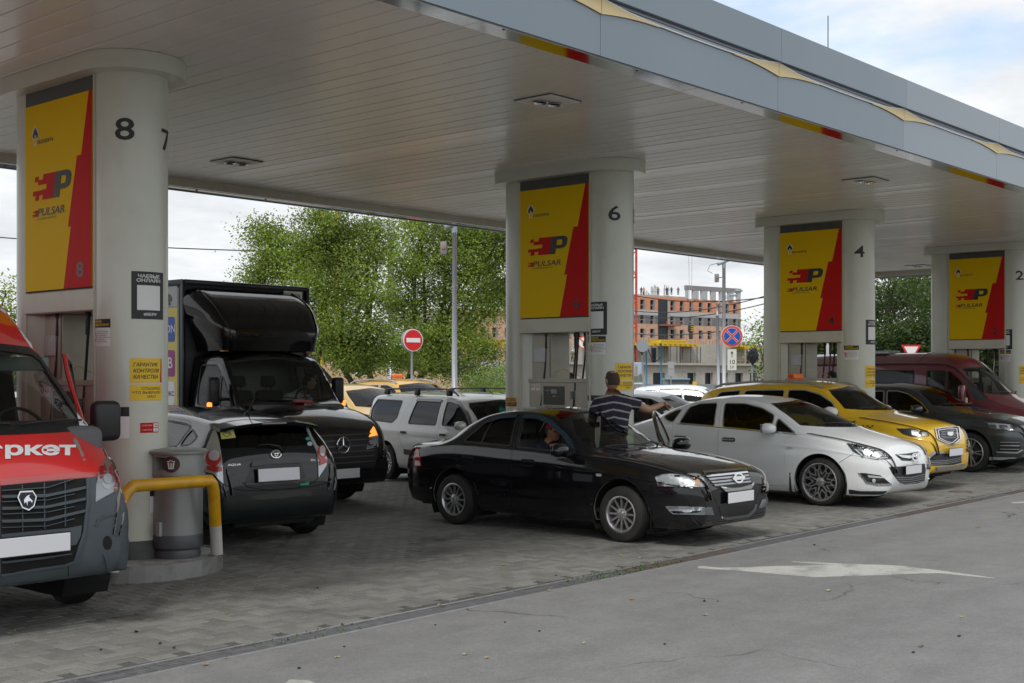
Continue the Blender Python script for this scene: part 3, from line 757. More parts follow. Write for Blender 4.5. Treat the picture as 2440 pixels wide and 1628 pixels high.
 bp=N("ShaderNodeBump");bp.inputs["Strength"].default_value=bump;bp.inputs["Distance"].default_value=.006;L(noise(180,3),bp.inputs["Height"]);L(bp.outputs[0],b.inputs["Normal"])
 return m
SPOTS=[(8.9,9.3,1.0,.55,.85),(9.6,9.9,.8,.4,.8),(7.2,8.5,.9,.35,.7),(5.2,8.35,.35,.25,.9),(11.8,8.4,.9,.8,.7),(16.5,8.2,1.0,1.0,.6),(7.9,10.6,.8,1.3,.6),(10.8,7.9,.9,.25,.5),(21.5,7.9,.8,.3,.5)]
M_PAVE=stained("concrete pavers",(.172,.170,.156),SPOTS,.75,island=True,bump=.3)
M_JOINT=stained("paver bed",(.085,.082,.074),[],.95)
M_ASPH=stained("asphalt",(.190,.190,.189),[],.82,road=True,speck=1.1,bump=.6,big=.25)
M_ASPH2=stained("worn asphalt",(.26,.26,.25),[],.85,speck=.5)
M_GRND=stained("bare ground",(.20,.17,.13),[],.95)
def dY(x):return 6.60+.0195*x
def sheet(name,P,z,m):return tag(mk(name,[(x,y,z)for x,y in P],[tuple(range(len(P)))],m),kind='structure')
sheet('ground',[(-400,-300),(900,-300),(900,900),(-400,900)],-.035,M_GRND)
sheet('road',[(-60,-45),(130,-45),(130,dY(130)),(-60,dY(-60))],0.0,M_ASPH)
sheet('service_road',[(-60,16.15),(90,16.15),(90,36),(-60,36)],-.004,M_ASPH2)
PX0,PX1=-6.0,42.0
bed=tag(bpy.data.objects.new('paved_forecourt',None),kind='structure');link(bed)
mk('bedding',[(PX0,dY(PX0)+.25,-.014),(PX1,dY(PX1)+.25,-.014),(PX1,16.0,-.014),(PX0,16.0,-.014)],[(0,1,2,3)],M_JOINT,bed)
cells=[];a=.10
for i in range(int((PX1-PX0)/a)):
 for j in range(int(9.6/a)):
  k=(i-j)%4
  x,y=PX0+i*a,6.5+j*a
  if k==0:cells.append((x,y,x+2*a,y+a))
  elif k==3:cells.append((x,y,x+a,y+2*a))
ok=[]
for c in cells:
 if c[1]<dY(c[0])+.27 or c[3]>15.98 or c[2]>PX1:continue
 cx,cy=(c[0]+c[2])/2,(c[1]+c[3])/2;d=cx*FW[0]+cy*FW[1];px=CX+FPX*(cx*RT[0]+cy*RT[1])/d
 ok.append((c,d,-40<px<2480))
def paver_geo(w,h,rr):
 g,e_=.0035,.006;x,y=w/2-g,h/2-g;t=rr.uniform(-.0018,.0018,4)
 v=[(-x,-y,-.014),(x,-y,-.014),(x,y,-.014),(-x,y,-.014),(-x,-y,-.004),(x,-y,-.004),(x,y,-.004),(-x,y,-.004),(-x+e_,-y+e_,t[0]),(x-e_,-y+e_,t[1]),(x-e_,y-e_,t[2]),(-x+e_,y-e_,t[3])]
 f=[(0,1,5,4),(1,2,6,5),(2,3,7,6),(3,0,4,7),(4,5,9,8),(5,6,10,9),(6,7,11,10),(7,4,8,11),(8,9,10,11)]
 return v,f
near=sorted([o for o in ok if o[2]],key=lambda o:o[1])[:300];nset={o[0]for o in near}
tmpl={}
for(c,d,v_)in near:
 key=(c[2]-c[0]>.15,random.randrange(6))
 if key not in tmpl:
  v,f=paver_geo(.2 if key[0]else.1,.1 if key[0]else.2,RNG);o=mk('paver',v,f,M_PAVE,bed);tmpl[key]=o.data;bpy.data.objects.remove(o)
 o=bpy.data.objects.new('paver',tmpl[key]);link(o);o.parent=bed;o.location=((c[0]+c[2])/2,(c[1]+c[3])/2,random.uniform(-.0015,.0015))
V=[];F=[]
for(c,d,v_)in ok:
 if c in nset or d>60:continue
 v,f=paver_geo(c[2]-c[0],c[3]-c[1],RNG);k=len(V);cx,cy=(c[0]+c[2])/2,(c[1]+c[3])/2;dz=random.uniform(-.0015,.0015)
 V+=[(p[0]+cx,p[1]+cy,p[2]+dz)for p in v];F+=[tuple(i+k for i in q)for q in f]
tag(mk('pavers',V,F,M_PAVE,bed),kind='stuff')
b_=MB()
for i in range(52):b_.rbox((PX0+i*1.0+.004,16.0,-.10),(PX0+(i+1)*1.0-.004,16.14,.012),.008,1)
tag(b_.build('kerb_line',mat("pale kerb concrete",(.34,.33,.31),.85,noise=.15),None),kind='structure')
# -- drain with its grates
dr=thing('drainage_channel','long slotted metal drain between the pavers and the asphalt','drain',(0,0,0))
ang=math.atan(.0195);M_RUST=mat("rusty grate",(.16,.13,.115),.6,.4,noise=.3,nscale=12);M_GRY=mat("worn grate",(.24,.24,.25),.5,.6,noise=.25,nscale=14)
def grate_mesh(kind):
 b=MB();w,l=.20,.996
 b.box((0,0,-.02),(l,.012,.002));b.box((0,w-.012,-.02),(l,w,.002));b.box((0,.012,-.02),(.012,w-.012,.001));b.box((l-.012,.012,-.02),(l,w-.012,.001))
 if kind==0:
  for k in range(36):x=.02+k*.0270;b.box((x,.012,-.015),(x+.013,w-.012,0))
 else:
  for k in range(7):y=.026+k*.0225;b.box((.012,y,-.015),(l-.012,y+.010,0))
  for k in range(26):x=.03+k*.0365;b.box((x,.012,-.012),(x+.014,w-.012,-.0008))
 return b
G=[]
for k in range(46):
 x=-3.6+k*1.0;rusty=k in(13,14,19,20,21,23);kind=1 if k in(8,9,10,11,12)or k%7==0 else 0
 key=('g',kind,rusty)
 if key not in _TX:o=grate_mesh(kind).build('grate',M_RUST if rusty else M_GRY,dr);_TX[key]=o.data
 else:o=bpy.data.objects.new('grate',_TX[key]);link(o);o.parent=dr
 o.location=(x,dY(x)+.03,random.uniform(-.002,.001));o.rotation_euler=(0,0,ang)
b=MB()
for y0,y1,z in((.0,.028,.003),(.235,.262,.003)):b.box((-3.7,y0,-.10),(42.5,y1,z))
o=b.build('channel_rail',M_STEEL,dr);o.location=(0,dY(0),0);o.rotation_euler=(0,0,ang)
b=MB();b.box((-3.7,.02,-.12),(42.5,.24,-.10));o=b.build('channel_floor',M_DARK,dr);o.location=(0,dY(0),0);o.rotation_euler=(0,0,ang)
V=[];F=[]
for(xc,n)in((9.1,120),(9.9,90),(5.65,40)):
 for _ in range(n):
  x=random.gauss(xc,.28);y=dY(x)+random.uniform(.02,.26);r_=random.uniform(.006,.016);aa=random.uniform(0,6.28);k=len(V)
  V+=[(x,y,.0),(x+r_*math.cos(aa),y+r_*math.sin(aa),random.uniform(.005,.025)),(x+r_*1.6*math.cos(aa+.5),y+r_*1.6*math.sin(aa+.5),random.uniform(.0,.02)),(x+r_*math.cos(aa+1),y+r_*math.sin(aa+1),.004)];F.append((k,k+1,k+2,k+3))
M_MOSS=mat("weed green",(.06,.12,.02),.8)
tag(mk('weeds',V,F,M_MOSS),'tiny green weeds sprouting from the drain grates','weeds',kind='stuff')
# -- painted arrow on the asphalt
zA=zf(1560,1100,2.6705)
AR=[(270,672),(300,668),(420,678),(540,676),(760,668),(950,664),(1150,656),(870,642),(880,638),(1290,655),(1460,660),(1600,668),(1760,688),(2170,744),(2080,738),(1820,712),(1700,712),(1500,722),(1250,728),(1020,737),(900,728),(700,710),(520,694),(280,680)]
P=[atZ(*p)for p in zA(AR)];b=MB();b.prism([(p.x,p.y)for p in P],.0005,.004)
b.build('painted_arrow',mat("worn road paint",(.44,.44,.41),.8,noise=.16,nscale=55,dirt=.95,dirtcol=(.17,.17,.165),bump=.4,bscale=90),None);tag(bpy.data.objects['painted_arrow'],'worn white arrow painted on the grey asphalt','road marking')
P=[atZ(*p)for p in zA([(2265,262),(2350,256),(2420,252),(2420,262),(2350,264),(2275,266)])];b=MB();b.prism([(p.x,p.y)for p in P],.0005,.004);tag(b.build('painted_line',mat("worn road paint",(.5,.5,.47)),None),'short white painted line on the asphalt by the drain','road marking')
P=[atZ(*p)for p in[(690,1621),(735,1622),(760,1634),(720,1640),(680,1630)]];b=MB();b.prism([(p.x,p.y)for p in P],.0005,.004);tag(b.build('painted_line',mat("worn road paint",(.5,.5,.47)),None),'tip of a white marking at the bottom edge of the picture','road marking')
p=atZ(2290,1172);b=MB();b.lathe([(.0,.004),(.17,.004),(.19,.0),(.19,-.02)],28)
for k in range(5):b.lathe([(.03+k*.03,.004),(.033+k*.03,.007),(.042+k*.03,.007),(.045+k*.03,.004)],28,caps=False)
o=b.build('inspection_lid',M_RUST,None,'auto');o.location=p+Vector((0,0,.002));tag(o,'small round iron lid in the pavers near the white car','lid')
LV=[(1108,1559,0),(2290,1470,0),(1160,1567,1),(803,1566,1),(1975,1408,0),(1680,1465,0),(965,1400,3),(1480,1324,1),(1526,1330,1),(1307,1408,1),(1050,1298,3),(1200,1346,3),(1045,1443,1),(1390,1533,0),(540,1462,3),(280,1415,2),(40,1504,3),(2370,1268,0),(2330,1256,0),(2360,1172,1),(2280,1208,3),(1505,1428,3),(2195,1540,2),(490,1584,3),(538,1568,0),(1055,1445,2),(2020,1245,0),(510,1378,3),(1735,1276,1)]
mats_l=[mat("pale leaf",(.34,.35,.17),.7),mat("yellow leaf",(.36,.30,.09),.7),mat("green leaf",(.10,.18,.04),.7),mat("orange leaf",(.30,.18,.05),.7)]
LN=('pale green','yellow','green','orange')
ORD=['leftmost','second from the left','third from the left','fourth from the left','fifth from the left','sixth from the left','seventh from the left','eighth from the left','ninth from the left','tenth from the left'];CNT={}
for i,(px,py,m)in enumerate(sorted(LV)):
 p=atZ(px,py,.006);r_=random.uniform(.020,.032);aa=random.uniform(0,6.28);pts=[]
 for t in range(9):q=2*math.pi*t/9;rad=r_*(1 if t%2 else.55)*(1.4 if t in(0,)else 1);pts.append((rad*math.cos(q+aa),rad*math.sin(q+aa)*.75,random.uniform(.0,.012)))
 o=mk('fallen_leaf',pts+[(0,0,.004)],[(t,(t+1)%9,9)for t in range(9)],mats_l[m]);o.location=p;where='the pavers' if p.y>dY(p.x)+.27 else('the grey asphalt' if p.y<dY(p.x)else 'the drain grate')
 k_=CNT.get((m,where),0);CNT[(m,where)]=k_+1;tag(o,'%s fallen leaf on %s, %s of that colour there'%(LN[m],where,ORD[k_]),'leaf','fallen leaves on the ground')
DB=[(713,1594),(1203,1484),(2285,1518),(1710,1434),(2176,1556),(1584,1536),(757,1402),(325,1507),(382,1535),(414,1545),(1325,1373),(240,1550),(1678,1434),(2436,1376),(1940,1300),(756,1402),(820,1542),(712,1593),(1285,1505),(1037,1490)]
DB=sorted(set(DB))[:19]
for i,(px,py)in enumerate(DB):
 p=atZ(px,py,0);b=MB();r_=random.uniform(.007,.016)
 bm=bmesh.new();bmesh.ops.create_icosphere(bm,subdivisions=1,radius=r_)
 for v in bm.verts:v.co*=random.uniform(.6,1.2);v.co.z=v.co.z*.6+r_*.5
 bm.verts.index_update();b.add([v.co.copy()for v in bm.verts],[[v.index for v in f.verts]for f in bm.faces]);bm.free();o=b.build('clod',mat("dark clod",(.03,.028,.025),.9));o.location=p;tag(o,'tiny dark crumb of dirt on the ground, %s of all'%(ORD[i]if i<9 else(ORD[len(DB)-1-i].replace('left','right').replace('rightmost','rightmost')if len(DB)-1-i<10 else 'tenth from the left')),'clod','dark crumbs scattered on the ground')
 # -- pillar units and their islands
PIL=[(6.15,10.43,11.88,8),(13.58,10.48,11.95,6),(20.72,10.36,11.85,4),(27.95,10.15,11.70,2)]
CR=.33
M_COL=mat("pillar paint",(.60,.62,.54),.34,coat=.25,dirt=.22,dirtcol=(.42,.42,.36));M_BEI=mat("beige cladding",(.60,.58,.48),.4,dirt=.3,dirtcol=(.33,.31,.26));M_BASE=mat("dark base paint",(.07,.075,.07),.5,noise=.2)
M_SYEL=mat("board yellow",(.80,.52,.0),.55,spec=.15);M_SRED=mat("board red",(.55,.012,.010),.55,spec=.15);M_SBLK=mat("board black",(.013,.018,.018),.45)
M_CONC=mat("island concrete",(.34,.335,.32),.8,noise=.25,nscale=5,dirt=.8,dirtcol=(.08,.075,.07),bump=.3)
def stadium(cx,y0,y1,r,n=20):return[(cx+r*math.cos(t),y0+r*math.sin(t))for t in np.linspace(math.pi,2*math.pi,n)]+[(cx+r*math.cos(t),y1+r*math.sin(t))for t in np.linspace(0,math.pi,n)]
def az_of(cx,cy,px):
 """azimuth on a pillar that shows at photograph column px, and metres per pixel there"""
 best=None;v=math.degrees(math.atan2(-cy,-cx))
 lo,hi=v-90,v+90
 for a_ in np.linspace(lo,hi,361):
  x,y=cx+CR*math.cos(R(a_)),cy+CR*math.sin(R(a_));d=x*FW[0]+y*FW[1];q=CX+FPX*(x*RT[0]+y*RT[1])/d
  if best is None or abs(q-px)<best[0]:best=(abs(q-px),a_,d)
 return best[1],best[2]
def wrap(mb,flat,cx,cy,a0,z0,off,rad=CR):
 """flat (x to the viewer's right, z) geometry laid round the pillar starting at azimuth a0"""
 (v,f)=flat;out_=[]
 xs_=[p[0]for p in v]
 if max(xs_)-min(xs_)>.03 and len(f)and not(len(v)==22 and len(f)==10):
  bm=bmesh.new();bv_=[bm.verts.new((p[0],p[1],0))for p in v]
  for q in f:
   try:bm.faces.new([bv_[i]for i in q])
   except ValueError:pass
  for x in np.arange(math.floor(min(xs_)/.02)*.02+.02,max(xs_),.02):bmesh.ops.bisect_plane(bm,geom=bm.verts[:]+bm.edges[:]+bm.faces[:],plane_co=(x,0,0),plane_no=(1,0,0),dist=1e-5)
  bm.verts.index_update();v=[(p.co.x,p.co.y)for p in bm.verts];f=[tuple(p.index for p in q.verts)for q in bm.faces];bm.free()
 for(x,z)in v:a_=R(a0)+x/rad;out_.append((cx+(rad+off)*math.cos(a_),cy+(rad+off)*math.sin(a_),z0+z))
 mb.add(out_,f)
def rect_flat(x0,z0,x1,z1,n=10):
 xs=np.linspace(x0,x1,n+1);v=[(x,z0)for x in xs]+[(x,z1)for x in xs];return v,[(i,i+1,n+2+i,n+1+i)for i in range(n)]
def poly_flat(P):return list(P),[tuple(range(len(P)))]
def text_flat(txt,x,z,h,sx=1.0,bold=.0,shear=0,align='CENTER',w=None):
 t=MB();put_text(t,txt,x,z,h,bold,shear,sx,align,w=w);return[(p[0],p[1])for p in t.v],t.f
def ring_flat(cx,cz,r,w,n=24):
 v=[(cx+q*math.cos(2*math.pi*k/n),cz+q*math.sin(2*math.pi*k/n))for q in(r-w,r)for k in range(n)];return v,[(k,(k+1)%n,n+(k+1)%n,n+k)for k in range(n)]
def sticker(par,cx,cy,px0,px1,py0,py1,kind,label):
 a0,d0=az_of(cx,cy,px0);a1,d1=az_of(cx,cy,px1);zt,zb=1.8+(HY-py0)*d0/FPX,1.8+(HY-py1)*d0/FPX;w=R(a1-a0)*CR;h=zt-zb
 if w<=0:return
 def lay(nm,m,items,off,p):
  mb=MB();[wrap(mb,it,cx,cy,a0,zb,off)for it in items];return mb.build(nm,m,p)
 if kind=='tips':
  w=.33;s_=lay('notice',M_SBLK,[rect_flat(0,0,w,h)],.003,par);lay('lettering',M_WHITE,[text_flat("ЧАЕВЫЕ",w/2,h*.90,.030,1.35,.05,w=w*.66),text_flat("ОНЛАЙН",w/2,h*.81,.030,1.35,.05,w=w*.72),text_flat("ВБРР",w*.56,h*.10,.024,1.3,.03),ring_flat(w*.36,h*.10,.012,.006,6)],.0045,s_);lay('blank_square',M_WHITE,[rect_flat(w*.15,h*.19,w*.85,h*.71)],.0045,s_)
 elif kind=='warn':
  w=.30;s_=lay('notice',M_WHITE,[rect_flat(0,0,w,h)],.003,par);lay('notice_header',M_SBLK,[rect_flat(0,h*.68,w,h)],.0045,s_);lay('lettering',M_SYEL,[text_flat("ВНИМАНИЕ",w*.20,h*.90,.020,1.3,.05,align='LEFT',w=w*.46),text_flat("ВЗРЫВООПАСНО!",w*.20,h*.78,.020,1.2,.05,align='LEFT',w=w*.74),poly_flat([(w*.04,h*.73),(w*.15,h*.73),(w*.095,h*.94)])],.006,s_)
  lay('pictogram',M_SRED,[ring_flat(w*.2,h*.34,h*.20,h*.025),poly_flat([(w*.11,h*.44),(w*.13,h*.47),(w*.29,h*.24),(w*.27,h*.21)])],.0055,s_);lay('pictogram',M_SBLK,[rect_flat(w*.16,h*.22,w*.18,h*.36,1),rect_flat(w*.21,h*.22,w*.26,h*.42,1),rect_flat(w*.15,h*.42,w*.25,h*.46,1)],.005,s_)
  T_=["В ЦЕЛЯХ ОБЕСПЕЧЕНИЯ","ВАШЕЙ БЕЗОПАСНОСТИ,","НЕ ОСУЩЕСТВЛЯЕТСЯ","ОТПУСК НЕФТЕПРОДУКТОВ","В ПЛАСТИКОВУЮ","И СТЕКЛЯННУЮ ТАРУ"];lay('lettering',M_SBLK,[text_flat(t,w*.37,h*(.54-.075*i),.0085,1.15,.02,align='LEFT')for i,t in enumerate(T_)],.0045,s_)
 elif kind=='qual':
  w=.315;s_=lay('notice',M_YEL,[rect_flat(0,0,w,h)],.003,par);lay('notice_edge',M_RED,[poly_flat([(w*.93,0),(w,0),(w,h),(w*.965,h)])],.0045,s_);lay('lettering',M_SBLK,[text_flat(t,w*.08,h*(.73-.25*i),.034,1.25,.05,.2,'LEFT',w=w*(.74,.80,.76)[i])for i,t in enumerate(("ГАРАНТИЯ","КОНТРОЛЯ","КАЧЕСТВА"))],.0045,s_)
 elif kind=='thanks':
  w=.315;s_=lay('notice',M_YEL,[rect_flat(0,0,w,h)],.003,par);lay('lettering',M_SBLK,[text_flat(t,w*.95 if i!=2 else w*.78,h*(.74-.25*i),.024,1.15,.02,0,'RIGHT')for i,t in enumerate(("СПАСИБО,","ЧТО ВЫБРАЛИ","НАС!"))],.0045,s_)
 elif kind=='class':
  s_=lay('notice',M_SRED,[rect_flat(0,0,w,h)],.003,par);lay('notice_field',M_WHITE,[rect_flat(w*.68,h*.1,w*.96,h*.46,2),rect_flat(w*.68,h*.54,w*.96,h*.92,2)],.0045,s_);lay('lettering',M_WHITE,[text_flat("КАТЕГОРИЯ",w*.34,h*.72,.012,1.1,w=w*.5),text_flat("КЛАСС ЗОНЫ",w*.34,h*.28,.012,1.1,w=w*.52)],.0045,s_);lay('lettering',M_SRED,[text_flat("Ан",w*.82,h*.73,.02),text_flat("2",w*.82,h*.28,.02)],.006,s_)
 elif kind=='card':
  s_=lay('notice',M_WHITE,[rect_flat(0,0,w,h)],.003,par);lay('notice_header',M_SBLK,[rect_flat(0,h*.7,w,h)],.0045,s_)
 elif kind=='pay':
  s_=lay('notice',mat("orange print",(.68,.34,.03),.5),[rect_flat(0,0,w,h)],.003,par);lay('notice_header',M_SBLK,[rect_flat(w*.0,h*.05,w,h*.48)],.0045,s_);lay('lettering',M_SBLK,[text_flat("ПЛАТИТЬ",w*.95,h*.72,.04,1.0,.03,0,'RIGHT')],.0045,s_);lay('lettering',mat("orange print",(.68,.34,.03),.5),[text_flat("БЫСТРО",w*.95,h*.27,.04,1.0,.03,0,'RIGHT')],.006,s_)
 s_['label']=label
def board_art(par,xp,y0,y1,z0,z1,num,grey):
 """board on the plane x = xp facing -X; u runs from the far edge (left in the picture) to the near edge"""
 W_,H_=y1-y0,z1-z0;X_=xp
 def M_(off):return Matrix(((0,0,-1,X_-off),(-1,0,0,y1),(0,1,0,z0),(0,0,0,1)))
 def lay(nm,m,off,*polys):
  b=MB();[b.prism(p,0,.002,M_(off))for p in polys];return b.build(nm,m,par)
 lay('red_field',M_SRED,.012,[(.594*W_,.0),(W_,0),(W_,H_),(.96*W_,H_),(.85*W_,.68*H_),(.79*W_,.68*H_),(.66*W_,.32*H_),(.70*W_,.32*H_)])
 sk_=lambda x,y,h0:(x+(y-h0)*.22,y)
 def cell(x0,x1,y0_,y1_,ox,oy,w,h):return[(ox+x0*w+y0_*h*.2,oy+y0_*h),(ox+x1*w+y0_*h*.2,oy+y0_*h),(ox+x1*w+y1_*h*.2,oy+y1_*h),(ox+x0*w+y1_*h*.2,oy+y1_*h)]
 def pix(ox,oy,w,h):return[cell(*c,ox,oy,w,h)for c in((.02,.11,.74,.94),(.24,.58,.80,1.0),(.12,.58,.60,.80),(.36,.58,.40,.60),(.0,.24,.20,.38),(.24,.58,.20,.40),(.08,.18,.0,.20),(.28,.58,.0,.20))]
 ox,oy,w,h=.115*W_,.485*H_,.56*W_,.135*H_
 lay('logo',M_SRED,.012,*pix(ox,oy,w,h))
 b=MB();x=ox+.50*w;P_=[(0,0),(.24*w/h,0),(.24*w/h+.0,0)]
 o_=[(.58,0),(.73,0),(.73,.30),(.86,.30),(.96,.36),(1.0,.50),(1.0,.80),(.96,.94),(.88,1.0),(.58,1.0)];hl=[(.73,.50),(.84,.50),(.87,.54),(.87,.76),(.84,.80),(.73,.80)]
 cv=lambda q:[(ox+a_*w+c_*h*.2,oy+c_*h)for a_,c_ in q]
 b.prism(cv(o_),0,.003,M_(.012),holes=[cv(hl)]);b.build('logo',M_SBLK,par)
 lay('small_logo',M_SRED,.012,*pix(.115*W_,.398*H_,.14*W_,.035*H_))
 def word(t,x,y,h_,w_,m,bold=.03,shear=.2):
  v,f=text_mesh(t,bold,shear,1.0,0,'LEFT');xs=[p[0]for p in v];k=h_/.72;sx=w_/(max(xs)-min(xs));q=MB();q.add([M_(.0135)@Vector((x+(p[0]-min(xs))*sx,y+p[1]*k,0))for p in v],f);q.build('lettering',m,par)
 word("PULSAR",.20*W_,.417*H_,.042*H_,.41*W_,M_SBLK);word("НА ПОЛНЫХ ОБОРОТАХ",.19*W_,.383*H_,.010*H_,.30*W_,M_SBLK,.02)
 word("РОСНЕФТЬ",.20*W_,.795*H_,.020*H_,.24*W_,M_SBLK,.03,0)
 cxx,cz=.165*W_,.835*H_;u=.0036*H_*4.4
 lay('crest',M_WHITE,.012,[(cxx-1.1*u,cz-3.3*u),(cxx+1.1*u,cz-3.3*u),(cxx+1.1*u,cz-1.6*u),(cxx+2.2*u,cz-.4*u),(cxx+2.2*u,cz+1.0*u),(cxx+1.0*u,cz+2.4*u),(cxx,cz+3.5*u),(cxx-1.0*u,cz+2.4*u),(cxx-2.2*u,cz+1.0*u),(cxx-2.2*u,cz-.4*u),(cxx-1.1*u,cz-1.6*u)])
 lay('crest',M_SBLK,.0145,[(cxx-1.5*u,cz-.8*u),(cxx-.6*u,cz-.8*u),(cxx-.6*u,cz-.1*u),(cxx,cz+.3*u),(cxx+.6*u,cz-.1*u),(cxx+.6*u,cz-.8*u),(cxx+1.5*u,cz-.8*u),(cxx+1.8*u,cz+.2*u),(cxx+1.3*u,cz+1.2*u),(cxx+.6*u,cz+2.0*u),(cxx,cz+2.9*u),(cxx-.6*u,cz+2.0*u),(cxx-1.3*u,cz+1.2*u),(cxx-1.8*u,cz+.2*u)])
 lay('crest',M_SYEL,.0145,[(cxx-.7*u,cz-2.9*u),(cxx+.7*u,cz-2.9*u),(cxx+.7*u,cz-.9*u),(cxx+.3*u,cz-.2*u),(cxx-.3*u,cz-.2*u),(cxx-.7*u,cz-.9*u)])
 v,f=text_mesh(str(num),.045,0,1.0,0,'CENTER');k=.078*H_/.72;q=MB();q.add([M_(.0155)@Vector((.835*W_+p[0]*k*1.35,.088*H_+p[1]*k,0))for p in v],f);q.build('board_number',mat("weathered number",(.12,.14,.13),.5)if grey else M_SBLK,par)
def pillar(xp,yr,yl,num):
 wh={8:'under the nearest pillar, carrying the litter bin',6:'under the pillar behind the black saloon',4:'under the pillar behind the yellow taxi',2:'under the pillar at the right picture edge'}[num]
 cx=xp+CR;y0,y1=yr+.11,yr+.11+1.22;ordn={8:'nearest, partly behind the red van',6:'second, behind the black saloon',4:'third, behind the yellow taxi',2:'last, at the right picture edge'}[num]
 isl=thing('pump_island','raised concrete island '+wh,'kerb island',(cx,(yr+yl)/2,0),0,'pump islands')
 b=MB();P_=stadium(0,yr-(yr+yl)/2,yl-(yr+yl)/2,.80);b.prism(P_,-.03,.135);b.build('slab',M_CONC,isl)
 b=MB();o_=stadium(0,yr-(yr+yl)/2,yl-(yr+yl)/2,.83);b.prism(o_,-.03,.145,holes=[stadium(0,yr-(yr+yl)/2,yl-(yr+yl)/2,.805)]);b.build('edging',mat("scuffed kerb steel",(.27,.27,.26),.5,.3,noise=.2,nscale=3,dirt=.9,dirtcol=(.05,.05,.05)),isl)
 t=thing('canopy_pillar','twin-column pillar numbered %d with a yellow and red board, %s'%(num,ordn),'pillar',(0,0,0),0,'numbered pillars under the canopy')
 for yy in(yr,yl):
  b=MB();b.lathe([(CR,.30),(CR,4.56)],56,M=Matrix.Translation((cx,yy,0)),caps=False);b.build('column',M_COL,t,'auto')
  b=MB();b.lathe([(CR+.006,.135),(CR+.006,.30),(CR,.302)],56,M=Matrix.Translation((cx,yy,0)),caps=False);b.build('column_base',M_BASE,t,'auto')
 b=MB();b.prism(stadium(cx,yr,yl,.49,26),4.555,4.716);c_=b.build('column_cap',M_COL,t,'auto')
 b=MB();b.prism([(xp-.001+.055*0,y0-.02),(xp+.02,y0-.02),(xp+.02,y1+.02),(xp,y1+.02)],4.42,4.555);b.build('shadow_gap',M_BASE,t)
 b=MB();b.box((xp+.03,y0-.02,.14),(xp+.05,y0+.0,4.555));b.box((xp-.004,y0-.035,.14),(xp+.03,y0-.01,4.555));b.box((xp-.004,y1+.01,.14),(xp+.03,y1+.035,4.555));b.build('edge_strip',M_BEI,t)
 for s_,X_ in((1,xp-.010),(-1,2*cx-xp+.004)):
  b=MB();b.box((X_,y0-.005,2.62),(X_+.006,y1+.005,4.42));bd=b.build('sign_board',M_SYEL,t)
  if s_==1:
   board_art(bd,xp-.0,y0-.005,y1+.005,2.62,4.42,num,num==8)
   b=MB()
   for yy in(y0+.02,y1-.02):
    for zz in(2.65,3.25,3.85,4.39):b.lathe([(.0,.0),(.007,.002),(.008,.004)],8,M=Matrix.Translation((xp-.012,yy,zz))@Matrix.Rotation(R(90),4,'Y'))
 b=MB();b.box((xp+.02,y0,2.42),(2*cx-xp-.02,y1,4.55));b.build('board_core',M_BASE,t)
 b=MB();b.rbox((xp-.02,y0-.02,2.40),(2*cx-xp+.02,y1+.02,2.60),.01,1);b.build('header_beam',M_BEI,t)
 mb=MB();wrap(mb,text_flat(str(num),0,0,.20,1.35,.035),cx,yr,228 if num>5 else 217,{8:3.97,6:3.93,4:3.93,2:3.93}[num]+.05,.004);mb.build('column_number',M_SBLK,t)
 mb=MB();wrap(mb,text_flat(str(num-1),0,0,.20,1.35,.035),cx,yr,305,3.97,.004);mb.build('column_number',M_SBLK,t)
 st={8:[('tips',312.6,388,646,760,'black notice about tips'),('warn',224,308,762,826,'explosion warning notice'),('qual',309.6,392.5,854,912,'yellow quality guarantee sticker'),('thanks',309.6,392.5,917,955,'yellow thank-you sticker'),('class',334,377,1008,1032,'small red classification sticker'),('card',279,308,970,1045,'white and black card'),('card',357,370,1166,1222,'small white and red sticker')],6:[('tips',1401,1455,721,799,'black notice about tips'),('warn',1402,1466,802,846,'explosion warning notice'),('qual',1467,1501,865,904,'yellow quality guarantee sticker'),('thanks',1467,1501,907,930,'yellow thank-you sticker'),('card',1401,1430,942,985,'black and white card')],4:[('tips',2063,2083,762,821,'black notice about tips'),('warn',2008,2060,824,857,'explosion warning notice'),('qual',2061,2083,872,902,'yellow quality guarantee sticker'),('thanks',2061,2083,904,924,'yellow thank-you sticker')],2:[('tips',2383,2421,786,833,'black notice about tips'),('warn',2383,2427,835,862,'explosion warning notice'),('qual',2428,2452,872,895,'yellow quality guarantee sticker'),('thanks',2428,2452,897,914,'yellow thank-you sticker')]}[num]
 for k,a_,c_,d_,e_,lb in st:sticker(t,cx,yr,a_,c_,d_,e_,k,lb)
 if num==6:sticker(t,cx,yl,1200.5,1231,947,968,'pay','orange payment sticker')
 f=thing('fuel_dispenser','cream fuel dispenser with black hoses '+{8:'behind the red van cab',6:'seen clearly above the black saloon roof',4:'above the yellow taxi roof',2:'above the maroon van bonnet'}[num],'fuel pump',(cx,(y0+y1)/2,.135),0,'fuel dispensers')
 h=(y1-y0)/2;MP=mat("dispenser cream",(.47,.45,.37),.45,dirt=.4,dirtcol=(.30,.28,.22));x_=.24
 b=MB();b.rbox((-x_,-h+.05,0),(x_,h-.05,1.60),.012,2);cab=b.build('cabinet',MP,f)
 b=MB();b.rbox((-x_-.012,-h+.04,1.57),(x_+.012,h-.04,1.625),.008,1);b.build('worktop',MP,f)
 b=MB();b.rbox((-x_+.03,h-.46,1.60),(x_-.03,h-.08,2.262),.01,1);twr=b.build('hose_cabinet',MP,f)
 b=MB();b.box((-x_+.024,h-.45,1.64),(-x_+.029,h-.44,2.25));b.box((-x_+.024,h-.10,1.64),(-x_+.029,h-.09,2.25));b.build('panel_joint',M_BASE,twr)
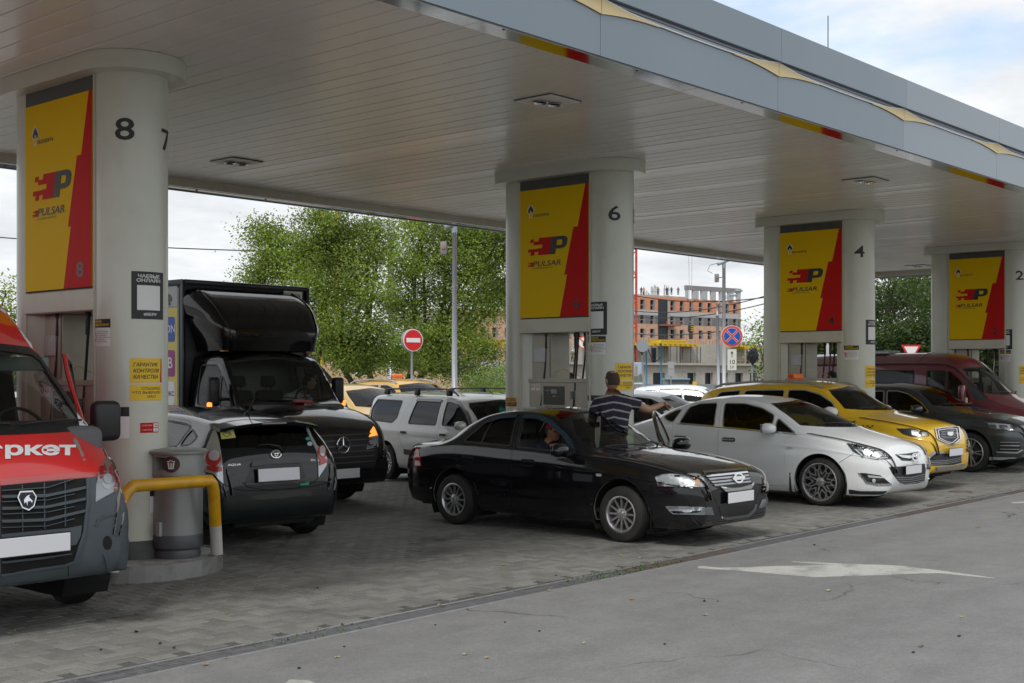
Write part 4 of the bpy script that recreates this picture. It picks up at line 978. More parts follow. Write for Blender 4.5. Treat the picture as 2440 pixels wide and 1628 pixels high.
 b=MB();b.rbox((-x_+.010,h-.36,1.86),(-x_+.028,h-.16,2.06),.004,1);b.build('paper_sleeve',mat("sleeve grey white",(.50,.52,.55),.3,noise=.1),twr)
 b=MB();b.box((-x_-.006,-.12,1.26),(-x_-.001,.26,1.52));ds=b.build('display',mat("display glass",(.01,.012,.013),.12),cab)
 b=MB();b.box((-x_-.008,.02,1.42),(-x_-.0065,.12,1.48));b.box((-x_-.008,.045,1.37),(-x_-.0065,.09,1.39));b.build('display_window',mat("lcd",(.28,.30,.26),.4),ds)
 b=MB();put_text(b,"СТОИМОСТЬ",.18,1.46,.012,0,0,1,M=Matrix(((0,0,-1,-x_-.0085),(-1,0,0,.36),(0,1,0,0),(0,0,0,1))));put_text(b,"ЛИТРЫ",.18,1.42,.012,0,0,1,M=Matrix(((0,0,-1,-x_-.0085),(-1,0,0,.36),(0,1,0,0),(0,0,0,1))));b.build('lettering',M_WHITE,ds)
 b=MB();b.rbox((-x_-.012,-.32,1.34),(-x_-.002,-.21,1.46),.004,1);kp=b.build('keypad',mat("keypad metal",(.30,.31,.30),.4,.4),cab);b=MB()
 for i in range(4):
  for j in range(4):b.box((-x_-.016,-.255-.0+.018*(i-3),1.352+.026*j),(-x_-.0125,-.243+.018*(i-3),1.370+.026*j))
 b.build('keys',M_SBLK,kp)
 for yy,w_ in((.42,.07),(.33,.07)):
  b=MB();b.box((-x_-.005,yy,1.46),(-x_-.0005,yy+w_,1.555));s_=b.build('notice',M_WHITE,cab);b=MB();b.tube([(-x_-.007,yy+w_/2+.022*math.cos(q),1.52+.022*math.sin(q))for q in np.linspace(0,6.28,19)[:-1]],.0028,4,close=True);b.box((-x_-.008,yy+w_/2-.016,1.518),(-x_-.0055,yy+w_/2+.016,1.523));b.build('pictogram',M_SRED,s_)
 b=MB();b.lathe([(.0,0),(.035,.0),(.035,.004)],18,M=Matrix.Translation((-x_-.001,-.33,1.22))@Matrix.Rotation(R(-90),4,'Y'));b.build('sticker',mat("orange print",(.68,.34,.03),.5),cab)
 for i,(yt,yb,zb_,xx)in enumerate(((.52,.50,.7,-.22),(.24,.36,.9,-.25),(-.09,-.02,1.47,.05),(-.30,-.22,1.47,.0),(-.33,-.25,.8,-.27),(-.54,-.50,.7,-.24))):
  b=MB();b.tube([(xx*.8,yt,2.275),(xx*.8,yt,2.22)],.030,10);b.tube([(xx*.8,yt,2.22),(xx*.82,yt,2.05)],.022,10);n_=9
  b.tube([(xx*(.8+.2*k/n_),yt+(yb-yt)*(k/n_)**1.3,2.05+(zb_-2.05)*k/n_)for k in range(n_+1)],.0135,10);b.build('hose',M_BLACKPL,f,'auto')
 b=MB();b.tube([(-.10,.14,1.60),(-.16,.12,1.72),(-.12,0,1.76),(-.05,-.25,1.66),(0,-.3,1.55)],.004,5);b.build('yellow_cord',M_YEL,f,True)
 return t
for p_ in PIL:pillar(*p_)
# -- litter bin, hoop barrier
def bin_():
 t=thing('litter_bin','round grey litter bin with a brown trash-can sign beside the yellow hoop','litter bin',(6.72,10.04,.135),R(12));t.scale=(1.02,1.02,.945)
 g=mat("bin grey paint",(.30,.315,.31),.38,.3,noise=.1,nscale=3,dirt=.35,dirtcol=(.18,.17,.15));d_=mat("bin dark base",(.075,.082,.09),.45,noise=.15)
 b=MB();b.lathe([(.20,0),(.205,.06),(.195,.085),(.222,.10),(.226,.115),(.226,.22),(.222,.228)],40,caps=False);b.build('base',d_,t,'auto')
 b=MB();b.lathe([(.222,.228),(.222,.80),(.215,.805)],40,caps=False);b.build('drum',g,t,'auto')
 rows=[];n=48;v=[];f=[]
 zs=[.80,.84,.86,.98,1.0,1.01]
 for z in zs:v+=[(.232*math.cos(2*math.pi*k/n),.232*math.sin(2*math.pi*k/n),z)for k in range(n)]
 for i in range(len(zs)-1):
  for k in range(n):
   a_=360*(k+.5)/n;mouth=2<=i<=2 and(165<a_<212 or 345<a_ or a_<30)
   if not mouth:f.append((i*n+k,i*n+(k+1)%n,(i+1)*n+(k+1)%n,(i+1)*n+k))
 o=mk('hood',v,f,g,t);autosm(o)
 b=MB();b.lathe([(.238,1.005),(.262,1.012),(.265,1.035),(.24,1.05),(.12,1.062),(0,1.065)],48);b.build('lid',g,t,'auto')
 b=MB();b.lathe([(.205,.3),(.205,.80)],30);b.build('liner',M_DARK,t)
 a0=222-12
 def cyl(P_,off):return[((.232+off)*math.cos(R(a0)+x/.232),(.232+off)*math.sin(R(a0)+x/.232),.915+z)for x,z in P_]
 q=MB();P_=circ(0,0,.078,n=28);q.add(cyl(P_,.003)+cyl([(0,0)],.004),[(i,(i+1)%28,28)for i in range(28)]);s_=q.build('sign_disc',mat("brown sign",(.05,.022,.020),.5),t)
 q=MB()
 for P_ in([(-.035,.022),(.035,.022),(.035,.030),(-.035,.030)],[(-.012,.032),(.012,.032),(.012,.038),(-.012,.038)],[(-.030,.016),(-.020,.016),(-.014,-.036),(-.022,-.036)],[(.020,.016),(.030,.016),(.022,-.036),(.014,-.036)],[(-.022,-.036),(.022,-.036),(.022,-.044),(-.022,-.044)],[(-.010,.014),(-.004,.014),(-.003,-.034),(-.008,-.034)],[(.004,.014),(.010,.014),(.008,-.034),(.003,-.034)]):q.add(cyl(P_,.0055),[tuple(range(len(P_)))])
 q.build('pictogram',M_WHITE,s_)
 b=MB();b.rbox((-.25,-.03,.22),(-.215,.03,.36),.006,1);b.build('latch',M_STEEL,t)
bin_()
t=thing('hoop_barrier','yellow and white steel hoop barrier bent round the litter bin','barrier',(0,0,0))
foot=atD(517,1322,11.75);foot.z=.14;top=atD(508,1145,11.45);lft=atD(318,1158,10.85);end=atD(288,1196,10.75);ftl=Vector((end.x-.05,end.y+.05,.14))
M_YP=mat("chipped yellow paint",(.62,.33,.004),.35,coat=.3,noise=.15,nscale=9,dirt=.35,dirtcol=(.30,.15,.02));M_WP=mat("chipped white paint",(.55,.55,.52),.6,dirt=.5,dirtcol=(.25,.23,.2))
mid=foot+(top-foot)*.42
b=MB();b.tube([foot,mid],.055,20);b.build('leg',M_WP,t,'auto')
b=MB();b.tube([mid,foot+(top-foot)*.86,foot+(top-foot)*.95+(lft-top)*.015,top+(lft-top)*.05,top+(lft-top)*.12,top+(lft-top)*.5,lft,lft+(end-lft)*.55+Vector((0,0,.02)),end,end+(ftl-end)*.35],.055,20);b.build('rail',M_YP,t,'auto')
b=MB();b.tube([end+(ftl-end)*.35,ftl],.055,20);b.build('leg',M_WP,t,'auto')
b=MB();b.lathe([(.085,0),(.085,.006),(.06,.010)],16,M=Matrix.Translation(foot-Vector((0,0,.005))));b.build('foot_plate',M_RUST,t)
# -- canopy
cn=thing('station_canopy','broad flat petrol station canopy with slatted ceiling and blue-grey fascia','canopy',(0,0,0))
X0,X1,Y0,Y1,ZC=1.2,33.6,7.25,16.0,4.72
M_CEIL=mat("ceiling slat paint",(.76,.75,.70),.26,noise=.05,nscale=1.2,dirt=.12,dirtcol=(.62,.59,.52));M_CEIL2=mat("slat paint with baked sheen",(.84,.82,.79),.20)  # lighter slat colour carries the sheen of sky reflected in tilted slats
v=[(.006,Y0,.028),(.006,Y0,.006),(.012,Y0,0),(.238,Y0,0),(.244,Y0,.006),(.244,Y0,.028)];v=v+[(x,Y1,z)for x,_,z in v];f=[(i,i+1,i+7,i+6)for i in range(5)]
s0=mk('ceiling_slat',v,f,M_CEIL,cn,loc=(X0,0,ZC));s1=mk('ceiling_slat',v,f,M_CEIL2,cn,loc=(0,0,60));d2=s1 .data;bpy.data.objects.remove(s1);n_=int((X1-X0)/.25)
for k in range(1,n_):
 x=X0+k*.25;glossy=any(abs(x-q)<.14 for q in(11.0,11.25,13.25,14.75,15.0,16.5,18.5,19.0,20.75,22.5,23.0,25.25,27.0))
 o=bpy.data.objects.new('ceiling_slat',d2 if glossy else s0 .data);link(o);o.parent=cn;o.location=(x,0,ZC+random.uniform(-.001,.001)-(.004 if glossy else 0));o.rotation_euler=(0,random.gauss(0,.0035)+(.012 if glossy else 0),0)
mk('ceiling_backing',[(X0,Y0,ZC+.03),(X1,Y0,ZC+.03),(X1,Y1,ZC+.03),(X0,Y1,ZC+.03)],[(0,1,2,3)],mat('ceiling void',(.16,.155,.14),.9),cn)
mk('roof_deck',[(X0,7.05,5.55),(X1+.2,7.05,5.55),(X1+.2,16.2,5.55),(X0,16.2,5.55)],[(0,1,2,3)],mat("roof membrane",(.2,.2,.2),.9),cn)
M_MIR=mat("polished soffit",(.62,.63,.65),.09,1.0);M_FAS=mat("fascia composite",(.20,.245,.285),.30,.45,noise=.04,nscale=.6,dirt=.10,dirtcol=(.22,.25,.28));M_FAS2=mat("fascia composite pale",(.25,.29,.33),.30,.45);M_CREAM=mat("crown yellow",(.62,.50,.26),.5);M_RIB=mat("ribbed trim",(.30,.33,.37),.35,.6)
b=MB()
for k in range(11):x=X0+k*3.2;b.rbox((x+.002,7.03,4.700),(min(x+3.198,X1),7.252,4.716),.003,1)
b.build('soffit_trim',M_MIR,cn)
b=MB();b.rbox((X0,16.0,4.60),(X1,16.04,4.745),.006,1);b.rbox((X1,7.2,4.60),(X1+.04,16.04,4.745),.006,1);b.build('inner_lip',M_BEI,cn)
b=MB();b.rbox((X0,16.04,4.585),(X1+.2,16.26,4.60),.004,1);b.build('soffit_trim',M_MIR,cn);b=MB();b.rbox((X1+.04,7.0,4.585),(X1+.25,16.26,4.598),.004,1);b.build('soffit_trim',M_MIR,cn)
b=MB();b.rbox((X0-.06,7.0,4.57),(X0-.02,16.3,5.62),.006,1);b.build('end_fascia',M_FAS,cn)
b=MB();b.rbox((X0,16.26,4.57),(X1+.28,16.30,5.62),.006,1);b.rbox((X1+.25,7.0,4.57),(X1+.29,16.3,5.62),.006,1);b.build('back_fascia',M_FAS,cn)
seam=[12.35+3.2*k for k in range(-7,8)]
seam=[s for s in seam if X0<s<X1]+[X1+.28];prev=X0
for i,s_ in enumerate(seam):
 xa,xb=prev+.003,s_-.003;n=17;xs=np.linspace(xa,xb,n);u=(xs-xa)/(xb-xa)
 sag=1-np.abs(2*u-1)**1.6;lowt=5.085+.067*np.clip(1-np.abs(2*u-1)**3.2,0,1)
 pm_=M_FAS if s_<16.5 else M_FAS2
 v=[];f=[]
 for j in range(n):v+=[(xs[j],7.0,4.708),(xs[j],7.0,lowt[j]),(xs[j],7.03,lowt[j]),(xs[j],7.03,4.708)]
 for j in range(n-1):
  for q in range(4):f.append((4*j+q,4*(j+1)+q,4*(j+1)+(q+1)%4,4*j+(q+1)%4))
 f+=[(0,1,2,3),(4*n-1,4*n-2,4*n-3,4*n-4)];mk('lower_fascia_panel',v,f,pm_,cn)
 b=MB();b.rbox((xa,6.955,5.24),(xb,6.995,5.61),.004,1);b.build('upper_fascia_panel',pm_,cn)
 b=MB()
 for q in range(5):b.rbox((xa,7.004+.008*(q%2),5.072+.0345*q),(xb,7.06,5.105+.0345*q),.003,1)
 b.build('recess_rib',M_RIB,cn)
 upt=5.235-.075*np.clip(1-np.abs(2*u-1)**3.2,0,1)
 b=MB();b.tube([(xs[j],6.99,upt[j])for j in range(n)],.008,6);b.build('white_line',M_WHITE,cn,True)
 for side in(0,1):
  m=9;t_=np.linspace(0,1,m);L_=.92*(xb-xa)/3.2;sx=xa if side==0 else xb;sg=1 if side==0 else-1
  hi=5.235-.072*(1-(1-t_)**2.2);lo=5.085+.066*(1-(1-t_)**2.0)*1.0;v=[]
  for q in range(m):v+=[(sx+sg*L_*t_[q],6.985,max(hi[q],lo[q]+.001)),(sx+sg*L_*t_[q],6.985,lo[q])]
  v+=[(x,7.001,z)for x,_,z in v];k=2*m
  f=[(2*q,2*q+2,2*q+3,2*q+1)for q in range(m-1)]+[(2*q,2*q+2,2*q+2+k,2*q+k)for q in range(m-1)]+[(2*q+1,2*q+3,2*q+3+k,2*q+1+k)for q in range(m-1)]
  mk('crown_point',v,f,M_CREAM,cn)
 prev=s_
b=MB();b.rbox((X0,7.06,4.75),(X1,7.10,5.6),.003,1);b.build('fascia_backing',M_FAS,cn)
for k in range(16):
 b=MB();b.lathe([(.0,-.006),(.012,-.004),(.014,0)],8,M=Matrix.Translation((X0+1+k*1.9,7.06,4.70)));b.build('screw',M_BASE,cn)
def clamp(px,py):
 p=atZ(px,py,ZC);t=thing('ceiling_lamp','flat twin-spot lamp panel set in the slatted ceiling','ceiling lamp',(p.x,p.y,ZC),0,'lamp panels in the canopy ceiling');s=.245
 b=MB();b.rbox((-s,-s,-.022),(s,s,.0),.004,1);b.build('panel',mat("lamp panel",(.78,.75,.70),.5),t)
 b=MB();
 for(x0,y0_,x1,y1_)in((-s-.01,-s-.01,s+.01,-s),(-s-.01,s,s+.01,s+.01),(-s-.01,-s,-s,s),(s,-s,s+.01,s)):b.box((x0,y0_,-.012),(x1,y1_,-.002))
 b.build('frame',M_BASE,t)
 for q in(-1,1):
  b=MB();b.lathe([(.07,-.022),(.085,-.040),(.075,-.046),(.060,-.030)],20,M=Matrix.Translation((q*.09,-q*.02,0)),caps=False);b.lathe([(0,-.028),(.07,-.028)],20,M=Matrix.Translation((q*.09,-q*.02,0)));b.build('spot',M_CHROME,t,'auto')
 return t,p
for i,(px,py,lb)in enumerate(((1305,239,'nearest the front fascia above the sixth pillar'),(564,384,'above the box lorry'),(2062,429,'near the fascia above the fourth pillar'),(2187,633,'far off beside the second pillar'))):
 t,p=clamp(px,py);t['label']='twin-spot ceiling lamp panel '+lb
for(x,y)in((4.6,9.0),(4.6,14.2),(25.0,8.8)):
 pass
p=atY(1973,106,7.3);b=MB();b.tube([(p.x,7.3,5.55),(p.x,7.3,p.z-.55)],.014,8);b.tube([(p.x,7.3,p.z-.6),(p.x,7.3,atY(1973,38,7.3).z)],.007,6);tag(b.build('roof_aerial',mat("rod metal",(.10,.12,.14),.4,.5),None),'thin aerial rod standing on the canopy roof','aerial')
for px,py,dx,dy_ in((479,446,-10,16),(612,462,22,20)):
 a_=atY(px,py,16.2);c_=atY(px+dx,py+dy_,16.2);b=MB();b.rbox((0,-.004,0),((c_-a_).length,.004,.035),.002,1,Matrix.Translation(a_)@(c_-a_).to_track_quat('X','Z').to_matrix().to_4x4());b.build('loose_strip',M_BEI,cn)
# -- black saloon in the middle
def build_sedan():
 z3=zf(940,900,2.5543)
 P=dict(y=(-2.23,2.21),zcf=.47,zcr=.55,pf=.74,pr=.74,Lf=.13,Lr=.20,Pf=.62,Pr=.6,nf=3.4,nr=2.4,mf=2.4,zt=[(-2.3,.95),(-2.1,.985),(-1.8,1.0),(-1.6,1.03),(-1.3,1.20),(-1.0,1.345),(-.6,1.43),(-.2,1.435),(.2,1.375),(.6,1.17),(.95,.985),(1.1,.965),(1.5,.915),(1.9,.84),(2.1,.785),(2.3,.72)],zr=[(-2.3,.91),(-2.1,.95),(-1.8,.975),(-1.6,1.0),(-1.2,1.22),(-.9,1.325),(-.4,1.375),(0,1.345),(.3,1.235),(.6,1.05),(.8,.945),(1.1,.92),(1.6,.86),(1.95,.79),(2.3,.69)],wr=[(-2.3,.62),(-1.8,.64),(-1.5,.60),(-1.0,.555),(-.4,.575),(0,.585),(.3,.615),(.6,.665),(.8,.70),(1.1,.70),(2.3,.66)],zs=[(-2.3,.86),(-1.8,.92),(-1.2,.965),(-.4,.94),(.3,.915),(.7,.88),(1.1,.87),(1.6,.81),(1.95,.74),(2.3,.64)],ws=[(-2.3,.78),(-1.5,.785),(-.5,.79),(.5,.80),(1,.80),(1.6,.79),(2.3,.76)],zm=[(-2.3,.60),(0,.56),(2.3,.56)],wm=[(-2.3,.82),(-1.2,.84),(0,.845),(1.2,.845),(2.3,.82)],zb=[(-2.3,.30),(-1.9,.24),(-1,.20),(1,.19),(1.9,.19),(2.3,.22)],wb=[(-2.3,.76),(0,.79),(2.3,.76)],rs=[(-2,.07),(-1.5,.03),(.7,.03),(1.2,.10),(2,.1)])
 F_=[(-.30,.26),(-.325,.98),(-.385,1.36),(-.15,1.365),(.13,1.305),(.42,1.145),(.74,.915),(.77,.62),(.77,.26)]
 Rr=[(-.32,.26),(-.345,.98),(-.40,1.36),(-.66,1.35),(-.93,1.285),(-1.20,1.06),(-1.26,.9),(-1.25,.74),(-1.05,.70),(-.90,.5),(-.88,.26)]
 w1=[(-1.14,1.01),(-.38,.985),(-.425,1.335),(-.66,1.325),(-.89,1.255)]
 w0=[(-.27,.98),(.60,.94),(.36,1.145),(.10,1.275),(-.12,1.33),(-.325,1.338)]
 C=dict(name='parked_car',label='black four-door saloon in the middle with its far front door held open',cat='car',loc=(11.85,9.42,0),rz=math.pi,P=P,paint=paint("black lacquer",(.005,.005,.007),0,.2,.06),wb=2.51,rt=.305,ra=.375,az=.01,rim=.195,style='spoke',ns=12,hw=.845,tw=.19,doors=[F_,Rr],wins=[(w0,0,M_GLASS),(w1,1,glass("half tinted glass",(.58,.62,.62)))],winsides={0:()},lip=.035,lipo=.014,trim=.012,ws=[(0,.985),(.45,.985),(.655,1.0),(.55,1.30),(.50,1.345),(0,1.385)],rg=[(0,1.06),(.55,1.05),(.52,1.15),(.45,1.30),(0,1.34)],panels=[('bonnet','t',[(0,2.06),(.42,2.03),(.62,1.85),(.675,1.5),(.70,1.1),(.70,.92),(.4,.99),(0,1.02)]),('boot_lid','t',[(0,-2.2),(.5,-2.16),(.6,-2.02),(.62,-1.75),(0,-1.75)])],cab=(-1.7,.95),rgm=glass("half tinted glass",(.58,.62,.62)),wsm=glass("sedan screen",(.50,.54,.51),.0,1.6))
 root,sk,drs=car(C);pm=C['paint']
 at=.0043
 blk=M_BLACKPL
 far=drs[0][1]
 hinge=Vector((-.80,.77,.0));ang=R(-58)
 far.location=hinge-(Matrix.Rotation(ang,3,'Z')@hinge);far.rotation_euler=(0,0,ang)
 for i,y in enumerate((-.07,-1.03)):handle(sk,root,y,.80,pm,.19,.03,True,drs[i],.022,.085)
 strip(sk,root,'side_moulding','s',[(-.28,.545),(.62,.535)],.055,pm,.012,.016,parent=drs[0][0],sides=(1,));strip(sk,root,'side_moulding','s',[(-.86,.55),(-.34,.545)],.055,pm,.012,.016,parent=drs[1][0],sides=(1,))
 strip(sk,root,'sill_joint','s',[(-.86,.262),(.80,.262)],.006,M_DARK,.001,.004)
 strip(sk,root,'bumper_joint','s',[(-2.16,.665),(-1.60,.655)],.006,M_DARK,.001,.004)
 strip(sk,root,'bumper_joint','s',[(1.60,.655),(1.70,.655)],.006,M_DARK,.001,.004)
 hl=z3([(1590,604),(1640,590),(1840,583),(1866,600),(1906,652),(1905,666),(1603,661)])
 lamp_unit(sk,root,'p',hl,'headlight',at,[('lamp_bowl',z3(circ(1765,626,44,30)),M_BOWL,.004),('lamp_rim',z3(circ(1765,626,28,19)),M_LAMPW,.007),('indicator',z3([(1812,600),(1840,600),(1862,640),(1858,656),(1822,656),(1830,630)]),mat("pale amber",(.7,.42,.25),.2,.3),.006),('lamp_bowl',z3(circ(1690,628,34,24)),M_LAMPW,.004)])
 gr=z3([(1872,580),(1950,574),(2138,556),(2160,590),(2176,640),(2160,672),(2080,690),(2000,692),(1962,672)])
 gp=sk.patch('grille','p',gr,blk,root,off=.004,thick=.01,at=at)[0]
 for k in range(4):
  y=600+17*k;s_=sk.patch('grille_bar','p',z3([(1892+15*k,y),(2144+6*k,y-26+k),(2147+6*k,y-17+k),(1900+15*k,y+10)]),M_STEEL if k else M_CHROME,root,off=.016,thick=.008,at=at)[0];s_.parent=gp
 for nm,pts in(('chrome_frame',[(1872,578),(2138,554),(2140,564),(1882,590)]),('chrome_frame',[(1976,664),(2050,672),(2100,668),(2168,648),(2178,636),(2180,652),(2162,676),(2080,694),(2006,694)])):
  sk.patch(nm,'p',z3(pts),M_CHROME,root,off=.022,thick=.014,at=at)[0].parent=gp
 em=sk.patch('emblem','p',z3(circ(2082,615,29,29)),M_CHROME,root,off=.032,thick=.014,at=at,hole=z3(circ(2082,615,20,20)))[0];em.parent=gp
 sk.patch('emblem','p',z3([(2048,609),(2117,605),(2117,622),(2048,627)]),M_CHROME,root,off=.036,thick=.014,at=at)[0].parent=gp
 strip(sk,root,'bonnet_crease','p',z3([(1400,458),(1560,500),(1700,545),(1830,578)]),.006,M_DARK,.001,.003,at=at)
 lamp_unit(sk,root,'p',z3([(1650,783),(1680,781),(1925,788),(1945,836),(1700,830),(1672,812)]),'fog_light',at,[('lamp_bowl',z3(circ(1890,812,24,20)),M_BOWL,.004),('lamp_bowl',z3(circ(1780,806,34,17)),M_LAMPW,.004)])
 sk.patch('air_intake','p',z3([(1975,780),(2040,785),(2190,768),(2180,800),(2150,832),(2020,850),(1990,838)]),blk,root,off=.003,thick=.01,at=at)
 sk.patch('intake_trim','p',z3([(1990,842),(2020,852),(2150,834),(2184,800),(2195,770),(2204,772),(2192,812),(2156,848),(2020,866),(1992,856)]),mat("grey trim",(.12,.12,.13),.3),root,off=.010,thick=.012,at=at)
 strip(sk,root,'bumper_joint','p',z3([(1915,672),(1950,740),(1972,790),(1985,850)]),.008,M_DARK,.001,.003,at=at)
 a=sk.ray('p',z3([(2115,738)])[0],True)[0]
 plate(root,(.0,a.y+.035,.50),math.pi,.52,.112)
 sk.patch('side_repeater','s',rpoly([(.93,.70),(1.0,.70),(1.0,.73),(.93,.73)],.012),M_LAMPW,root,off=.008,thick=.01,mirror=True)
 tl=z3([(124,540),(124,470),(134,420),(146,425),(152,470),(163,540)])
 sk.patch('tail_light','p',tl,M_LAMPR,root,off=.006,thick=.01,at=at,mirror=True)
 sk.patch('tail_light','p',z3([(128,503),(152,505),(160,536),(126,534)]),mat("pale red lamp",(.7,.5,.48),.2),root,off=.008,thick=.01,at=at,mirror=True)
 sk.patch('tail_light','b',[(.42,.70),(.68,.70),(.70,.90),(.45,.88)],M_LAMPR,root,off=.006,thick=.01,mirror=True)
 wd=mat("smoked acrylic",(.012,.035,.055),.12,coat=1)
 sk.patch('wind_deflector','s',[(-.30,1.345),(-.10,1.345),(.12,1.285),(.38,1.14),(.60,.96),(.52,.98),(.33,1.12),(.09,1.245),(-.10,1.295),(-.31,1.30)],wd,root,off=.018,thick=.006,mirror=True)
 sk.patch('wind_deflector','s',[(-.42,1.345),(-.66,1.335),(-.90,1.26),(-.93,1.21),(-.66,1.285),(-.42,1.30)],wd,root,off=.018,thick=.006,mirror=True)
 strip(sk,root,'window_bar','s',[(-.85,1.0),(-.80,1.29)],.022,blk,.002,.015)
 for s_ in(1,-1):
  mm=mirror_part(root,s_*.78,.50,.975,pm,s_,.235,.155,.11,.05)
  if s_<0:mm.location=far.location;mm.rotation_euler=far.rotation_euler
 for x in(-.36,.36):seat(root,x,-.10,.38,.50,h=.58)
 seat(root,0,-.95,.36,1.25,hr=False,h=.5);steering(root,-.36,.38,.86);dash(root,.88,.93,.64,.42,mat("grey dashboard",(.22,.21,.19),.7))
 b=MB();b.tube([(0,.30,1.30),(0,.27,1.25)],.008,6);b.rbox((-.11,.24,1.19),(.11,.27,1.255),.015);b.build('inner_mirror',blk,root)
 wipers(sk,root,[((-.08,.985),(.50,.995)),((-.52,.985),(-.02,1.0))])
 b=MB();b.tube([(.0,-1.78,.28),(.0,-2.1,.27),(.3,-2.25,.27)],.025,10);b.build('exhaust_pipe',M_STEEL,root,True)
 return root,sk
SEDAN,SEDSK=build_sedan()
# -- white saloon beside it
def build_white():
 z=zf(1500,900,3.1757);at=.0062;ly=lambda l:[(a,b)for a,b in l]
 P=dict(y=(-2.30,2.27),zcf=.46,zcr=.6,pf=.66,pr=.72,Lf=.20,Lr=.2,Pf=.95,Pr=.7,nf=2.6,nr=2.4,mf=2.1,zt=[(-2.3,1.05),(-2.05,1.10),(-1.85,1.13),(-1.5,1.265),(-1.1,1.405),(-.6,1.50),(-.3,1.515),(.1,1.50),(.54,1.43),(1.0,1.26),(1.45,1.06),(1.6,1.02),(2.0,.92),(2.2,.85),(2.36,.76)],zr=[(-2.3,1.0),(-1.9,1.08),(-1.6,1.16),(-1.2,1.32),(-.8,1.42),(-.4,1.455),(0,1.45),(.3,1.395),(.7,1.215),(1.02,1.05),(1.2,1.0),(1.6,.94),(2.0,.84),(2.36,.72)],wr=[(-2.3,.64),(-1.6,.62),(-1,.59),(-.4,.60),(0,.61),(.3,.635),(.7,.69),(1.05,.745),(1.3,.74),(2.36,.66)],zs=[(-2.3,.95),(-1.4,1.08),(-.3,1.035),(.5,.985),(1.0,.95),(1.3,.925),(1.8,.84),(2.2,.74),(2.36,.68)],ws=[(-2.3,.82),(0,.845),(1.2,.84),(2.36,.80)],zm=[(-2.3,.62),(2.36,.60)],wm=[(-2.3,.88),(0,.895),(1.3,.90),(2.36,.88)],zb=[(-2.3,.3),(-1.8,.22),(0,.18),(1.8,.17),(2.36,.19)],wb=[(-2.3,.82),(0,.84),(2.36,.82)],rs=[(-1.4,.03),(.9,.03),(1.4,.10)])
 F_=[(-.30,.24),(-.31,1.03),(-.40,1.425),(0,1.43),(.30,1.365),(.62,1.225),(1.0,.985),(.80,.93),(.78,.24)]
 Rr=[(-.32,.24),(-.33,1.03),(-.42,1.425),(-.8,1.41),(-1.07,1.33),(-1.14,1.08),(-1.12,.80),(-1.02,.70),(-.92,.5),(-.86,.24)]
 w0=[(-.25,1.05),(.55,1.005),(.53,1.235),(.30,1.335),(.02,1.39),(-.33,1.395)];w2=[(.60,1.005),(.93,.99),(.60,1.195)]
 w1=[(-1.02,1.09),(-.40,1.06),(-.47,1.395),(-.78,1.38),(-.96,1.32)];w3=[(-1.38,1.18),(-1.24,1.115),(-1.14,1.10),(-1.08,1.29),(-1.2,1.27)]
 gm=glass("green tint glass",(.26,.30,.28))
 C=dict(name='parked_car',label='white four-door saloon with star-spoked wheels beside the black saloon',cat='car',loc=(16.82,9.72,0),rz=math.pi,P=P,paint=paint("white lacquer",(.80,.82,.83),0,.3,.18),wb=2.65,rt=.332,ra=.385,az=.01,rim=.262,style='ystar',ns=7,rimm=M_ALLOYD,hw=.90,tw=.23,doors=[F_,Rr],wins=[(w0,0,gm),(w1,1,M_DTINT),(w2,0,M_DTINT),(w3,None,M_DTINT)],trimm=M_CHROME,trim=.010,cab=(-1.8,1.1),ws=[(0,1.07),(.5,1.08),(.70,1.10),(.60,1.32),(.54,1.40),(0,1.445)],rg=[(0,1.17),(.55,1.16),(.52,1.3),(.46,1.38),(0,1.42)],rgm=M_TINT,wsm=glass("screen glass",(.66,.72,.68)),panels=[('bonnet','t',[(0,2.17),(.3,2.14),(.55,2.0),(.70,1.6),(.745,1.20),(.70,1.12),(.5,1.38),(0,1.53)])])
 root,sk,drs=car(C);pm=C['paint'];b=M_BLACKPL
 for i,y in enumerate((-.13,-.98)):handle(sk,root,y,.87,M_CHROME,.20,.022,True,drs[i],.028,.06)
 hl=z([(1642,500),(1700,503),(1830,525),(1930,560),(1985,608),(1960,617),(1860,622),(1760,600),(1690,560)])
 lamp_unit(sk,root,'p',hl,'headlight',at,[('lamp_bowl',z(circ(1800,565,30,30)),M_BOWL,.003),('lamp_bowl',z(circ(1880,580,34,26)),M_BOWL,.003),('light_strip',z([(1700,540),(1720,545),(1775,595),(1860,608),(1950,602),(1950,610),(1860,618),(1765,602)]),M_WHITE,.006)],mback=mat("dark reflector",(.10,.11,.12),.2,.6))
 g=sk.patch('grille','p',z([(2008,582),(2100,575),(2180,560),(2195,580),(2170,612),(2120,630),(2060,628)]),b,root,off=.004,at=at)[0]
 sk.patch('grille_bar','p',z([(2015,585),(2110,592),(2190,566),(2196,580),(2170,600),(2110,614),(2050,606)]),M_CHROME,root,off=.020,at=at)[0].parent=g
 sk.patch('emblem','p',z(circ(2147,604,24,30)),M_CHROME,root,off=.034,at=at,hole=z(circ(2147,604,17,22)))[0].parent=g
 sk.patch('emblem','p',z([(2118,604),(2150,594),(2143,601),(2176,600),(2146,612),(2152,605)]),M_CHROME,root,off=.036,at=at)[0].parent=g
 sk.patch('air_intake','p',z([(1962,678),(2110,668),(2232,650),(2240,700),(2232,780),(2180,800),(2080,808),(2040,790),(1990,730)]),b,root,off=.004,at=at)
 for k in range(4):
  y=752+14*k;sk.patch('intake_bar','p',z([(2010+12*k,y),(2120,y+2),(2230,y-22+2*k),(2230,y-18+2*k),(2120,y+7),(2014+12*k,y+4)]),M_STEEL,root,off=.012,thick=.006,at=at)
 sk.patch('fog_light_recess','p',z([(1730,722),(1780,722),(1900,740),(1980,805),(1880,808),(1790,790)]),b,root,off=.003,at=at,mirror=True)
